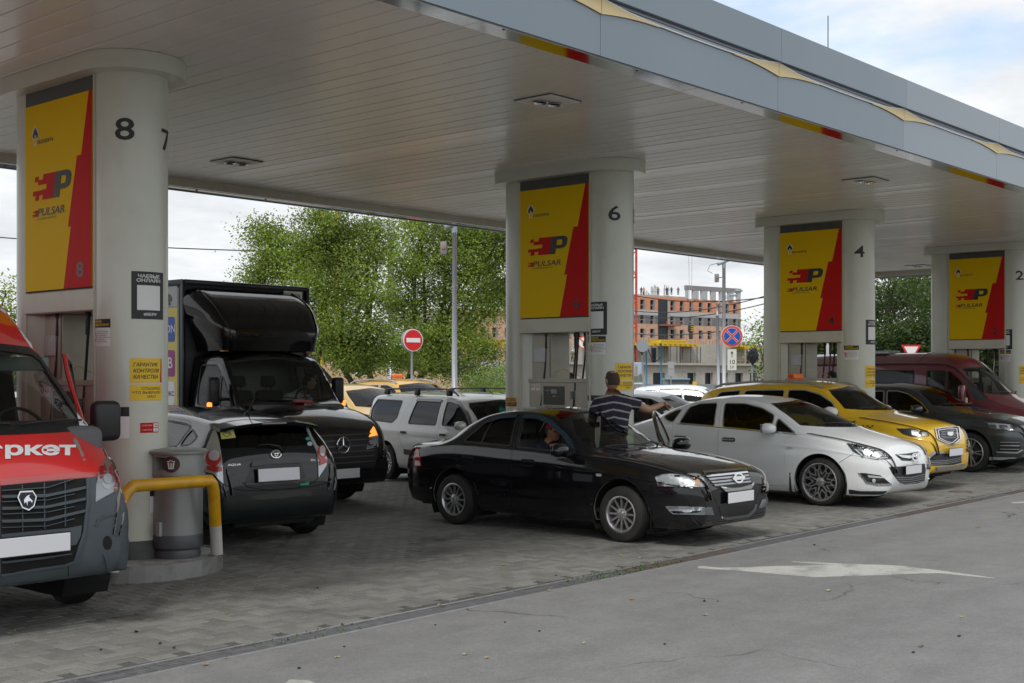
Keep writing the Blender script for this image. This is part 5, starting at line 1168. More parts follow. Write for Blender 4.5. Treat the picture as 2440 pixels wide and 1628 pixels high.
 sk.patch('fog_light','p',z([(1800,735),(1920,750),(1935,762),(1810,755)]),M_LAMPW,root,off=.010,at=at,mirror=True);sk.patch('fog_light','p',z(circ(1850,780,13,15)),M_LAMPW,root,off=.010,at=at,mirror=True)
 sk.patch('chrome_trim','p',z([(1728,720),(1742,722),(1795,786),(1880,802),(1980,800),(1982,812),(1880,814),(1790,796)]),M_CHROME,root,off=.012,at=at,mirror=True)
 sk.patch('bumper_lip','s',[(1.74,.19),(2.0,.19),(2.3,.20),(2.3,.25),(1.9,.235),(1.74,.25)],b,root,off=.008,mirror=True)
 sk.patch('side_repeater','p',z([(1186,520),(1215,522),(1240,533),(1210,545),(1188,542)]),M_LAMPW,root,off=.006,at=at)
 strip(sk,root,'bumper_joint','p',z([(1585,645),(1640,610),(1695,575)]),.006,M_DARK,.001,.003,at=at)
 strip(sk,root,'belt_trim','s',[(-1.05,1.075),(-.32,1.045),(.5,.995),(.95,.975)],.012,M_CHROME,.004,.006)
 h=sk.ray('f',(.0,.50),True)[0];plate(root,(.02,h.y+.03,.505),math.pi,.50,.112)
 for s_ in(1,-1):mirror_part(root,s_*.80,.56,1.055,pm,s_,.24,.155,.13,.05)
 for x in(-.38,.38):seat(root,x,-.05,.42,.52,h=.6)
 seat(root,0,-.9,.42,1.3,hr=True,h=.52);steering(root,-.38,.48,.93);dash(root,1.25,1.03,.68,.65)
 wipers(sk,root,[((-.05,1.10),(.55,1.11)),((-.58,1.10),(-.02,1.12))])
 bb=MB();bb.rbox((.0,.35,1.33),(.22,.38,1.40),.015);bb.build('inner_mirror',b,root)
 bb=MB();bb.rbox((.80,.86,.14),(.88,.885,.44),.008);bb.build('mud_flap',b,root);bb=MB();bb.rbox((-.88,.86,.14),(-.80,.885,.44),.008);bb.build('mud_flap',b,root)
 sk.patch('tail_light','b',[(.45,.82),(.80,.80),(.80,1.0),(.55,1.0)],M_LAMPR,root,mirror=True)
 plate(root,(0,-2.32,.75),0,.52,.112)
 return root
build_white()
# -- sport-utility bodies (yellow taxi and its fellow, dark grey one)
def suv_P(h=1.72,L0=-2.2,L1=2.21,hw=.915):
 k=h/1.72;q=hw/.915
 return dict(y=(L0,L1),zcf=.55,zcr=.62,pf=.72,pr=.80,Lf=.16,Lr=.16,Pf=.7,Pr=.5,nf=3.0,nr=3,mf=2.3,zt=[(L0,1.15*k),(L0+.08,1.36*k),(-1.98,1.56*k),(-1.8,1.63*k),(-1.4,1.68*k),(-.8,h),(-.2,h),(.3,1.665*k),(.55,1.58*k),(.9,1.38*k),(1.2,1.21*k),(1.4,1.17*k),(1.9,1.08*k),(2.15,1.0*k),(L1,.93*k)],zr=[(L0,1.1*k),(L0+.1,1.33*k),(-1.98,1.50*k),(-1.5,1.595*k),(-.8,1.635*k),(-.1,1.63*k),(.33,1.565*k),(.6,1.40*k),(.85,1.225*k),(1.05,1.165*k),(1.5,1.10*k),(2.0,1.0*k),(L1,.9*k)],wr=[(L0,.66*q),(-1.6,.65*q),(-.8,.655*q),(0,.665*q),(.3,.68*q),(.6,.71*q),(.9,.75*q),(1.2,.76*q),(L1,.68*q)],zs=[(L0,1.02*k),(-1.3,1.15*k),(-.3,1.125*k),(.5,1.105*k),(.9,1.09*k),(1.3,1.05*k),(1.8,.97*k),(L1,.84*k)],ws=[(L0,.83*q),(0,.86*q),(1.2,.86*q),(L1,.82*q)],zm=[(L0,.72),(L1,.72)],wm=[(L0,.895*q),(0,.91*q),(1.3,.915*q),(L1,.89*q)],zb=[(L0,.36),(-1.8,.26),(0,.23),(1.8,.24),(L1,.30)],wb=[(L0,.84*q),(0,.86*q),(L1,.84*q)],rs=[(-1.4,.03),(.8,.03),(1.3,.10)],rr=.07)
def build_suv(label,loc,rz,pm,taxi,full=True,group=None,gm=None):
 z=zf(1640,860,2.9375);at=.0075;P=suv_P();b=M_BLACKPL;gm=gm or M_DTINT
 F_=[(-.27,.32),(-.30,1.12),(-.35,1.60),(0,1.60),(.32,1.54),(.62,1.36),(.86,1.16),(.80,.32)];Rr=[(-.29,.32),(-.32,1.12),(-.37,1.60),(-1.16,1.585),(-1.25,1.2),(-1.2,.9),(-1.0,.78),(-.86,.5),(-.84,.32)]
 w0=[(-.25,1.175),(.70,1.15),(.52,1.37),(.28,1.50),(.0,1.565),(-.30,1.565)];w1=[(-1.20,1.20),(-.33,1.175),(-.38,1.565),(-1.12,1.55)];w2=[(-1.78,1.33),(-1.30,1.22),(-1.22,1.55),(-1.62,1.52)]
 C=dict(name='taxi_car' if taxi else 'parked_car',label=label,cat='taxi' if taxi else 'car',loc=loc,rz=rz,P=P,paint=pm,wb=2.62,rt=.352,ra=.41,az=.01,rim=.235,style='double',ns=5,hw=.915,tw=.225,group=group,doors=[F_,Rr],wins=[(w0,0,gm),(w1,1,M_DTINT),(w2,None,M_DTINT)],trimm=M_STEEL,trim=.012,cab=(-1.8,1.0),lip=.045,lipm=b,lipo=.016,la=(-2,182),ws=[(0,1.24),(.55,1.25),(.74,1.27),(.66,1.50),(.60,1.57),(0,1.63)],rg=[(0,1.22),(.6,1.22),(.62,1.40),(.56,1.5),(0,1.52)],wsm=glass("screen glass",(.66,.72,.68)),rgm=M_DTINT,panels=[('bonnet','t',[(0,2.13),(.35,2.10),(.55,1.98),(.66,1.8),(.74,1.3),(.70,1.0),(.4,1.20),(0,1.28)])])
 root,sk,drs=car(C)
 for i,y in enumerate((-.05,-.95)):handle(sk,root,y,1.0,pm,.2,.025,True,drs[i],.025,.06)
 sk.patch('sill_cladding','s',[(-.90,.24),(.88,.24),(.90,.36),(-.92,.36)],b,root,off=.012,mirror=True)
 for s_ in(1,-1):
  r_=MB();pts=[Vector((s_*(.655-.01*abs(t)),y,zz))for t,(y,zz)in enumerate(((-1.75,1.60),(-1.6,1.655),(-1.0,1.70),(-.3,1.71),(.15,1.665),(.30,1.60)))]
  r_.tube(pts,.020,8);r_.build('roof_rail',M_STEEL,root,True);mirror_part(root,s_*.82,.60,1.22,M_WHITE if taxi else pm,s_,.25,.17,.13,.05)
 if full:
  lamp_unit(sk,root,'p',z([(1456,476),(1560,476),(1672,492),(1684,528),(1560,532),(1500,512)]),'headlight',at,[('lamp_bowl',z([(1560,484),(1620,486),(1610,528),(1565,520)]),M_BOWL,.004),('lamp_bowl',z([(1632,500),(1672,502),(1675,526),(1640,526)]),M_BOWL,.004)],mback=mat("dark reflector",(.10,.11,.12),.2,.6))
  gr=[(1722,478),(1800,466),(1892,464),(1903,545),(1850,590),(1800,578),(1735,548)];g=sk.patch('grille','p',z(gr),b,root,off=.004,at=at)[0]
  def ringp(k,off,th=5):
   c=np.mean(gr,0);o=[tuple(c+(np.array(p)-c)*k)for p in gr];i=[tuple(c+(np.array(p)-c)*(k-th/85.))for p in gr]
   sk.patch('chrome_ring','p',z(o),M_CHROME,root,off=off,thick=.01,at=at,hole=z(i))[0].parent=g
  ringp(1.0,.018,7);ringp(.80,.016,6)
  for k in range(5):sk.patch('grille_bar','p',z([(1765,496+11*k),(1870,488+12*k),(1870,491+12*k),(1765,499+11*k)]),M_STEEL,root,off=.012,thick=.005,at=at)[0].parent=g
  sk.patch('emblem','p',z([(1805,500),(1845,497),(1846,518),(1827,528),(1806,520)]),M_CHROME,root,off=.024,at=at)[0].parent=g
  sk.patch('lower_grille','p',z([(1655,690),(1720,655),(1790,650),(1908,640),(1912,712),(1850,728),(1660,735)]),b,root,off=.004,at=at)
  for k in range(3):sk.patch('grille_bar','p',z([(1690,700+11*k),(1800,696+11*k),(1908,676+11*k),(1908,679+11*k),(1800,700+11*k),(1690,704+11*k)]),M_STEEL,root,off=.010,thick=.005,at=at)
  sk.patch('silver_trim','p',z([(1652,682),(1712,636),(1796,634),(1796,648),(1722,652),(1662,706)]),M_ALLOY,root,off=.014,at=at)
  sk.patch('skid_plate','p',z([(1735,742),(1860,732),(1932,716),(1920,735),(1850,755),(1735,768)]),M_ALLOY,root,off=.016,at=at)
  sk.patch('fog_light_recess','p',z([(1606,604),(1650,606),(1672,632),(1640,662),(1625,640)]),b,root,off=.004,at=at)
  h=sk.ray('f',(0,.60),True)[0];plate(root,(.0,h.y+.05,.60),math.pi,.52,.112)
  for k,(a,c)in enumerate(((0,0),(1,1),(2,0),(3,1),(4,0))):sk.patch('taxi_checker','p',z([(1217+16*a,452+11*c),(1232+16*a,451+11*c),(1232+16*a,461+11*c),(1217+16*a,462+11*c)]),M_BLACK,root,off=.002,thick=.001,at=at)
  bb=MB();bb.rbox((-.12,.42,1.44),(.10,.45,1.52),.02);bb.rbox((-.06,.40,1.50),(.12,.48,1.58),.02);bb.build('inner_mirror',b,root)
 if taxi:
  t=MB();t.rbox((-.17,-.62,1.74),(.17,-.48,1.84),.03,3);t.build('taxi_sign',mat("orange lamp plastic",(.80,.17,.03),.4),root)
  t=MB();v=[(-1,.0),(0,.0)];
  for s_ in(1,-1):
   for k in range(5):t.box((s_*.171-.001,-.60+.022*k,1.77),(s_*.171+.001,-.592+.022*k,1.81))
  t.build('taxi_sign_print',M_BLACK,root)
 sk.patch('tail_light','s',[(-2.12,1.0),(-1.9,1.05),(-1.85,1.16),(-2.1,1.16)],M_LAMPR,root,mirror=True);sk.patch('tail_light','b',[(.45,1.0),(.78,.98),(.78,1.12),(.5,1.12)],M_LAMPR,root,mirror=True)
 for x in(-.38,.38):seat(root,x,-.05,.55,.52,h=.6)
 seat(root,0,-.9,.55,1.3,h=.55);steering(root,-.38,.45,1.08);dash(root,1.0,1.20,.70,.5)
 wipers(sk,root,[((-.05,1.26),(.58,1.27))])
 return root
TAXI=build_suv('yellow taxi between the white saloon and the dark grey car, white mirror caps',(19.60,10.22,0),math.pi,paint("taxi yellow",(.82,.50,.012),0,.3,.15),True)
def build_grey():
 z=zf(2060,800,4.126);at=.0085;P=suv_P(1.665,-2.25,2.33,.93);b=M_BLACKPL;pm=paint("graphite lacquer",(.055,.062,.068),.55,.3,.15)
 F_=[(-.27,.32),(-.30,1.08),(-.37,1.54),(-.1,1.54),(.15,1.49),(.45,1.32),(.72,1.12),(.80,.9),(.80,.32)];Rr=[(-.29,.32),(-.32,1.08),(-.39,1.54),(-1.1,1.51),(-1.2,1.2),(-1.2,.9),(-1.05,.78),(-.90,.5),(-.88,.32)]
 for k in('zt','zr'):P[k]=[(y-(.12 if-.9<y<1.0 else 0),v)for y,v in P[k]]
 P['zs']=[(a,v*.985)for a,v in P['zs']]
 w0=[(-.25,1.13),(.58,1.105),(.40,1.28),(.12,1.445),(-.10,1.50),(-.32,1.505)];w1=[(-1.15,1.15),(-.33,1.13),(-.39,1.50),(-1.02,1.475)];w2=[(-1.7,1.25),(-1.25,1.17),(-1.13,1.46),(-1.5,1.42)]
 gm=glass("green tint glass",(.26,.30,.28))
 C=dict(name='parked_car',label='dark grey sport-utility car between the yellow taxi and the maroon van',cat='car',loc=(24.28,10.62,0),rz=math.pi,P=P,paint=pm,wb=2.78,rt=.372,ra=.425,az=.01,rim=.262,style='double',ns=5,hw=.93,tw=.24,doors=[F_,Rr],wins=[(w0,0,gm),(w1,1,M_DTINT),(w2,None,M_DTINT)],trimm=M_CHROME,trim=.014,cab=(-1.8,1.0),lip=.055,lipm=mat("dark cladding",(.03,.033,.035),.45),lipo=.02,la=(-4,184),ws=[(0,1.21),(.55,1.22),(.73,1.235),(.66,1.43),(.60,1.51),(0,1.58)],rg=[(0,1.18),(.6,1.18),(.6,1.38),(.5,1.45),(0,1.47)],wsm=gm,rgm=M_DTINT,panels=[('bonnet','t',[(0,2.26),(.4,2.22),(.6,2.05),(.70,1.7),(.745,1.2),(.70,.98),(.4,1.14),(0,1.20)])])
 root,sk,drs=car(C)
 for i,y in enumerate((-.05,-.95)):handle(sk,root,y,.98,pm,.2,.025,True,drs[i],.025,.06)
 lamp_unit(sk,root,'p',z([(1185,853),(1300,862),(1440,872),(1462,890),(1465,930),(1300,924),(1235,915)]),'headlight',at,[('light_strip',z([(1215,872),(1290,876),(1300,915),(1330,916),(1320,874),(1400,884),(1415,920),(1440,921),(1430,878),(1400,872),(1215,862)]),M_WHITE,.006)],mback=mat("grey reflector",(.30,.32,.34),.2,.7))
 gp=sk.patch('grille','f',rpoly([(-.48,.85),(.48,.85),(.55,.70),(.40,.42),(-.40,.42),(-.55,.70)],.03),b,root,off=.006)[0]
 sk.patch('grille_frame','f',rpoly([(-.50,.88),(.50,.88),(.59,.70),(.43,.39),(-.43,.39),(-.59,.70)],.03),M_CHROME,root,off=.018,hole=rpoly([(-.455,.84),(.455,.84),(.53,.70),(.38,.435),(-.38,.435),(-.53,.70)],.03))[0].parent=gp
 for k in range(6):sk.patch('grille_bar','f',[(-.48,.79-.062*k),(.48,.79-.062*k),(.48,.805-.062*k),(-.48,.805-.062*k)],M_CHROME,root,off=.016,thick=.008)[0].parent=gp
 sk.patch('air_intake','p',z([(1330,1040),(1520,1035),(1540,1120),(1500,1150),(1300,1145)]),b,root,off=.004,at=at,mirror=True)
 for y in(1044,1078,1112):sk.patch('chrome_trim','p',z([(1334,y),(1520,y+2),(1522,y+8),(1334,y+6)]),M_STEEL,root,off=.012,at=at,mirror=True)
 sk.patch('chrome_trim','p',z([(1298,1138),(1500,1144),(1545,1118),(1560,1126),(1505,1158),(1300,1150)]),M_STEEL,root,off=.014,at=at,mirror=True)
 sk.patch('skid_plate','s',[(1.75,.30),(2.28,.30),(2.28,.24),(1.75,.24)],M_STEEL,root,off=.01,mirror=True)
 for s_ in(1,-1):mirror_part(root,s_*.84,.40,1.17,pm,s_,.26,.16,.13,.05)
 for x in(-.38,.38):seat(root,x,-.1,.55,.52,h=.6)
 steering(root,-.38,.35,1.06);dash(root,.9,1.16,.70,.5);plate(root,(0,2.36,.56),math.pi)
 wipers(sk,root,[((-.05,1.235),(.58,1.245)),((-.6,1.235),(-.05,1.245))])
 return root
build_grey()
# -- maroon van behind
def build_maroon():
 z=zf(2060,800,4.126);at=.0095;b=M_BLACKPL;pm=paint("maroon lacquer",(.145,.012,.024),0,.45,.35);gy=mat("unpainted dark grey",(.035,.045,.045),.5)
 P=dict(y=(-3.55,2.02),zcf=.6,zcr=1.0,pf=.70,pr=.96,Lf=.2,Lr=.06,Pf=.8,Pr=.15,nf=2.4,nr=4,dy=.07,zt=[(-3.55,2.24),(-3.3,2.29),(-.5,2.30),(-.1,2.27),(.2,2.18),(.39,2.05),(.75,1.72),(1.13,1.38),(1.3,1.30),(1.6,1.18),(1.85,1.07),(2.02,.98)],zr=[(-3.55,2.0),(-3.3,2.04),(-.6,2.05),(-.1,2.03),(.2,1.97),(.55,1.65),(.89,1.34),(1.1,1.24),(1.6,1.09),(2.02,.92)],wr=[(-3.55,.90),(-.3,.90),(.2,.87),(.6,.86),(.9,.86),(1.3,.80),(2.02,.64)],zs=[(-3.55,1.32),(.4,1.28),(.9,1.2),(1.4,1.02),(2.02,.84)],ws=[(-3.55,.965),(.6,.96),(1.2,.92),(2.02,.84)],zm=[(-3.55,.8),(2.02,.8)],wm=[(-3.55,.985),(.8,.985),(1.4,.97),(2.02,.92)],zb=[(-3.55,.42),(2.02,.36)],wb=[(-3.55,.95),(2.02,.92)],rs=.03,rr=.05)
 F_=[(-.50,.45),(-.51,1.98),(.12,1.965),(.36,1.78),(.62,1.33),(.66,.9),(.60,.45)]
 w0=[(-.36,1.34),(.02,1.33),(.02,1.90),(-.37,1.91)];w1=[(.07,1.33),(.54,1.32),(.33,1.70),(.12,1.88),(.07,1.89)];w2=[(-1.7,1.40),(-.66,1.40),(-.66,1.91),(-1.7,1.92)]
 C=dict(name='passenger_van',label='maroon van with a raised roof behind the dark grey car',cat='van',loc=(26.55,10.64,0),rz=math.pi,P=P,paint=pm,wb=2.9,wc=-.5,rt=.34,ra=.42,rim=.20,style='disc',hw=.985,tw=.2,uz=.35,doors=[F_],wins=[(w0,0,M_GLASS),(w1,0,M_GLASS),(w2,None,M_TINT)],trim=.018,trimm=b,cab=(-3.4,1.0),ws=[(0,1.42),(.6,1.42),(.84,1.46),(.80,1.85),(.74,1.96),(0,2.0)],lining=mat("van lining",(.20,.18,.15),.9))
 root,sk,drs=car(C)
 strip(sk,root,'roof_gutter','s',[(-3.45,2.035),(-.6,2.045),(0,2.03),(.22,1.95),(.55,1.63),(.86,1.35)],.022,b,.006,.02)
 sk.patch('pillar_trim','s',[(.24,1.93),(.55,1.62),(.86,1.33),(.98,1.30),(.66,1.30),(.42,1.70)],gy,root,off=.003,mirror=True)
 for y in(-1.75,-3.0):sk.patch('pressed_panel','s',rpoly([(y-.45,1.38),(y+.45,1.38),(y+.45,1.90),(y-.45,1.90)],.06),pm,root,off=.010,mirror=True)if y<-2 else None
 strip(sk,root,'roof_rib','t',[(-.85,-.62),(.85,-.62)],.03,pm,.012,.012,mirror=False)
 for s_ in(1,-1):
  m=MB();m.rbox((s_*1.06,.40,1.20),(s_*1.24,.52,1.62),.045,3);mo=m.build('mirror',pm,root,'auto');m=MB();m.rbox((s_*1.05,.50,1.20),(s_*1.13,.545,1.36),.02);m.build('indicator',mat("pale amber lens",(.75,.55,.28),.3),mo);m=MB();m.tube([(s_*.95,.45,1.35),(s_*1.12,.45,1.35)],.02,6);m.build('bracket',b,mo)
 for x in(-.45,.35):seat(root,x,-.15,.80,.5,m=mat("red-brown cloth",(.10,.045,.045),.9),h=.62)
 steering(root,-.45,.45,1.28,.2);dash(root,1.0,1.30,.80,.45,gy)
 wipers(sk,root,[((-.02,1.44),(.66,1.46)),((-.72,1.44),(-.08,1.46))])
 sk.patch('headlight','f',rpoly([(.46,.82),(.78,.80),(.78,.96),(.50,.97)],.03),M_LAMPW,root,mirror=True);sk.patch('grille','f',rpoly([(-.4,.70),(.4,.70),(.4,.88),(-.4,.88)],.03),b,root);sk.patch('bumper','f',[(-.85,.42),(.85,.42),(.85,.62),(-.85,.62)],gy,root,off=.05,thick=.05)
 b2=MB();b2 .rbox((-.3,-2.2,2.27),(.4,-1.5,2.36),.03);b2 .build('roof_hatch',M_STEEL,root)
 return root
build_maroon()
# -- light grey estate car
def build_estate():
 z=zf(820,860,4.9);at=.0075;b=M_BLACKPL;pm=paint("silver beige lacquer",(.74,.74,.71),.15,.35,.35)
 P=dict(y=(-2.18,2.12),zcf=.5,zcr=.62,pf=.70,pr=.84,Lf=.2,Lr=.10,Pf=.75,Pr=.35,nf=2.5,nr=3.2,zt=[(-2.18,1.25),(-2.08,1.44),(-1.9,1.51),(-1.4,1.535),(0,1.54),(.6,1.50),(.95,1.42),(1.25,1.22),(1.5,1.05),(1.7,.99),(2.0,.86),(2.12,.78)],zr=[(-2.18,1.2),(-2.08,1.40),(-1.9,1.455),(-1,1.475),(.2,1.47),(.7,1.42),(1.1,1.25),(1.42,1.03),(1.6,.96),(2.0,.82),(2.12,.75)],wr=[(-2.18,.66),(-1,.67),(.3,.665),(.8,.68),(1.4,.72),(2.12,.6)],zs=[(-2.18,1.0),(-.4,.985),(.6,.96),(1.3,.92),(1.7,.86),(2.12,.70)],ws=[(-2.18,.78),(.6,.785),(1.4,.77),(2.12,.72)],zm=[(-2.18,.62),(2.12,.60)],wm=[(-2.18,.81),(0,.825),(1.3,.825),(2.12,.78)],zb=[(-2.18,.30),(-1.7,.25),(2.12,.22)],wb=[(-2.18,.77),(2.12,.77)],rs=.03,rr=.06)
 w2=[(-1.98,1.03),(-1.20,1.0),(-1.05,1.10),(-.98,1.37),(-1.86,1.38),(-2.0,1.22)]
 w1=[(-.66,1.0),(.20,1.0),(.24,1.37),(-.50,1.375)];w0=[(.40,1.0),(1.20,1.0),(1.0,1.20),(.78,1.33),(.55,1.37),(.42,1.37)]
 Rr=[(-.88,.68),(-.96,.95),(-.66,1.44),(.34,1.44),(.30,.98),(.30,.30),(-.55,.30)];F_=[(.32,.30),(.32,.98),(.36,1.44),(.66,1.40),(1.05,1.23),(1.35,.98),(1.32,.30)]
 C=dict(name='estate_car',label='pale grey estate car with black roof rails behind the black saloon',cat='car',loc=(15.47,14.62,0),rz=R(167),P=P,paint=pm,wb=2.745,rt=.305,ra=.37,az=.01,rim=.195,style='spoke',ns=14,hw=.825,tw=.19,doors=[F_,Rr],wins=[(w0,0,M_TINT),(w1,1,M_DTINT),(w2,None,M_DTINT)],trim=.014,cab=(-1.9,1.1),ws=[(0,1.06),(.5,1.06),(.69,1.10),(.66,1.30),(.60,1.37),(0,1.42)],rg=[(0,1.05),(.6,1.05),(.6,1.32),(.5,1.38),(0,1.40)],rgm=M_DTINT)
 root,sk,drs=car(C)
 for i,y in enumerate((.46,-.78)):handle(sk,root,y,.845,b,.15,.04,False,drs[i],.02)
 strip(sk,root,'side_moulding','s',[(-.75,.52),(.28,.50)],.09,b,.010,.015);strip(sk,root,'side_moulding','s',[(.36,.50),(1.2,.49)],.09,b,.010,.015)
 for s_ in(1,-1):
  r_=MB();r_.tube([(s_*.665,y,zz)for y,zz in((-1.65,1.50),(-1.55,1.57),(-.6,1.59),(.3,1.585),(.55,1.56),(.72,1.48))],[.02,.016,.014,.014,.02,.014],8)
  for y in(-1.55,-.55,.45):r_.rbox((s_*.665-.022,y-.08,1.47),(s_*.665+.022,y+.08,1.578),.02)
  r_.build('roof_rail',b,root,True)
  sk.patch('rain_guard','s',[(-.52,1.375),(.26,1.37),(.26,1.415),(-.50,1.42)],mat("smoke strip",(.10,.09,.10),.2,coat=1),root,off=.02,thick=.004,sides=(s_,));sk.patch('rain_guard','s',[(.41,1.37),(.56,1.37),(.80,1.33),(1.03,1.20),(1.22,1.0),(1.28,1.01),(1.06,1.24),(.80,1.38),(.56,1.42),(.41,1.42)],mat("smoke strip",(.10,.09,.10),.2,coat=1),root,off=.02,thick=.004,sides=(s_,))
  mirror_part(root,s_*.75,1.12,1.02,pm,s_,.2,.14,.1,.05)
 strip(sk,root,'fuel_flap','s',rpoly([(-1.92,.82),(-1.70,.82),(-1.70,.96),(-1.92,.96)],.03)+[(-1.92,.84)],.005,M_DARK,.001,.003)
 m=MB();m.tube([(.0,.72,1.50),(.0,.50,1.62)],.006,6);m.build('aerial',b,root)
 sk.patch('tail_light','s',[(-2.16,.8),(-2.07,.8),(-2.07,1.3),(-2.14,1.3)],M_LAMPR,root,mirror=True)
 for x in(-.35,.35):seat(root,x,.2,.42,.48,h=.58)
 seat(root,0,-.6,.42,1.2,h=.5);steering(root,-.35,.68,.88);dash(root,1.35,.99,.64,.5)
 return root
build_estate()
# -- black hatchback seen from behind
def arc_hit(sk,kind,p):
 h=sk.ray(kind,p,True);return h[0],(h[1]if h[1].dot(Vector((0,-1,0)))>0 else-h[1])
def build_hatch():
 z=zf(390,900,3.92);at=.0039;b=M_BLACKPL;pm=paint("dark green-black lacquer",(.004,.008,.009),0,.2,.04)
 P=dict(y=(-1.98,1.95),zcf=.5,zcr=.53,pf=.66,pr=.82,Lf=.2,Lr=.14,Pf=.8,Pr=.45,nf=2.6,nr=3.2,mr=2.4,zt=[(-1.98,.90),(-1.93,.98),(-1.87,1.05),(-1.78,1.18),(-1.69,1.30),(-1.60,1.335),(-1.2,1.385),(-.6,1.43),(0,1.44),(.3,1.41),(.7,1.27),(1.15,1.03),(1.3,.98),(1.7,.85),(1.95,.68)],zr=[(-1.98,.86),(-1.93,.94),(-1.87,1.01),(-1.78,1.13),(-1.69,1.235),(-1.60,1.275),(-1.2,1.32),(-.6,1.365),(0,1.375),(.35,1.31),(.75,1.10),(1.0,.97),(1.3,.90),(1.95,.62)],wr=[(-1.98,.64),(-1.8,.60),(-1.6,.56),(-1,.545),(-.3,.56),(.3,.58),(.8,.66),(1.1,.70),(1.95,.6)],zs=[(-1.98,.80),(-1.85,.92),(-1.6,1.03),(-1.2,1.03),(-.4,.97),(.5,.92),(1.0,.88),(1.5,.80),(1.95,.58)],ws=[(-1.98,.76),(-1.2,.77),(.5,.79),(1.2,.78),(1.95,.74)],zm=[(-1.98,.64),(-1.2,.64),(1.95,.56)],wm=[(-1.98,.815),(-1,.83),(1,.83),(1.95,.8)],zb=[(-1.98,.27),(-1.7,.25),(-1,.20),(1.95,.2)],wb=[(-1.98,.74),(0,.78),(1.95,.76)],rs=[(-1.6,.05),(-.8,.03),(.9,.03),(1.3,.1)],rr=.06)
 F_=[(-.28,.26),(-.30,.94),(-.36,1.345),(0,1.35),(.32,1.28),(.70,1.09),(.95,.93),(.90,.26)];Rr=[(-.30,.26),(-.32,.94),(-.38,1.345),(-1.0,1.31),(-1.38,1.14),(-1.42,1.05),(-1.2,.78),(-.95,.6),(-.85,.26)]
 w0=[(-.24,.98),(.72,.945),(.58,1.10),(.28,1.25),(0,1.31),(-.31,1.31)];w1=[(-1.10,1.05),(-.32,.985),(-.38,1.31),(-.98,1.275),(-1.14,1.24)];w3=[(-1.42,1.145),(-1.34,1.07),(-1.15,1.055),(-1.19,1.225)]
 gm=glass("milky side glass",(.30,.33,.33),.0,1.7)
 rz=R(-7.3)
 C=dict(name='parked_car',label='black hatchback seen from behind with a yellow wheelchair sticker in its rear window',cat='car',loc=(8.72,12.70,0),rz=rz,P=P,paint=pm,wb=2.5,rt=.295,ra=.355,az=.01,rim=.19,style='spoke',ns=9,hw=.83,tw=.185,doors=[F_,Rr],wins=[(w0,0,gm),(w1,1,gm),(w3,None,gm)],trim=.012,cab=(-1.6,1.0),ws=[(0,1.05),(.5,1.05),(.64,1.08),(.54,1.28),(.48,1.33),(0,1.385)],rg=[(0,1.045),(.60,1.045),(.635,1.06),(.575,1.22),(.54,1.255),(0,1.265)],rgm=glass("rear privacy glass",(.10,.11,.11)))
 root,sk,drs=car(C)
 for i,y in enumerate((-.10,-1.05)):handle(sk,root,y,.86,pm,.19,.03,True,drs[i],.022,.07)
 sp=MB();pts=[]
 n=15;top=[];bot=[]
 for k in range(n):
  x=-.60+1.2*k/(n-1);c=abs(x)/.60;top.append((x,-1.62+.02*c,1.335-.055*c**2.2));bot.append((x,-1.83+.07*c**3,1.305-.06*c**2.2))
 v=top+bot+[(x,y+.02,zz-.035)for x,y,zz in bot]+[(x,y,zz-.05)for x,y,zz in top]
 f=[];
 for r_ in range(3):f+=[(r_*n+i,r_*n+i+1,(r_+1)*n+i+1,(r_+1)*n+i)for i in range(n-1)]
 f+=[(0,n,2*n,3*n),(n-1,4*n-1,3*n-1,2*n-1)]
 sp.add(v,f);so_=sp.build('spoiler',pm,root,'auto')
 bl=MB();bl.rbox((-.15,-1.842,1.283),(.15,-1.825,1.302),.004);bl.build('brake_light',mat("dull red lens",(.25,.20,.2),.2,coat=1),so_)
 L_=[(-.615,1.25),(-.60,1.26),(-.655,1.05),(-.64,.90),(-.62,.62)]
 for s_ in(1,-1):
  out_=z([(490,497),(505,530),(530,660),(545,780),(556,992),(500,950),(415,920),(385,880),(345,790),(352,740),(385,660),(440,560),(462,505)])if s_<0 else None
 tl=sk.patch('tail_light','p',z([(490,497),(512,560),(530,660),(545,780),(556,992),(520,960),(470,900),(405,880),(370,800),(372,740),(400,660),(440,560),(462,505)]),mat("clear lamp plastic",(.50,.52,.52),.12,.5),root,off=.012,thick=.02,at=at)[0]
 sk.patch('lamp_bowl','p',z(circ(468,760,66,74)),M_LAMPR,root,off=.022,thick=.01,at=at)[0].parent=tl;sk.patch('lamp_bowl','p',z(circ(478,738,44,48)),mat("clear lamp bowl",(.6,.55,.55),.1,.3),root,off=.032,thick=.01,at=at)[0].parent=tl
 sk.patch('brake_lamp','p',z([(412,830),(540,838),(543,876),(480,882),(416,862)]),M_LAMPR,root,off=.026,thick=.01,at=at)[0].parent=tl
 tr=sk.patch('tail_light','p',z([(1325,470),(1345,466),(1380,550),(1430,640),(1490,680),(1522,760),(1516,820),(1442,934),(1440,800),(1420,680),(1370,580)]),mat("clear lamp plastic",(.50,.52,.52),.12,.5),root,off=.012,thick=.02,at=at)[0]
 if not isinstance(tr,Nothing):
  sk.patch('lamp_bowl','p',z(circ(1468,712,38,70)),M_LAMPR,root,off=.022,thick=.01,at=at)[0].parent=tr;sk.patch('lamp_bowl','p',z(circ(1470,695,26,46)),mat("clear lamp bowl",(.6,.55,.55),.1,.3),root,off=.03,thick=.01,at=at)[0].parent=tr
  sk.patch('brake_lamp','p',z([(1448,780),(1510,760),(1512,800),(1450,822)]),M_LAMPR,root,off=.026,thick=.01,at=at)[0].parent=tr
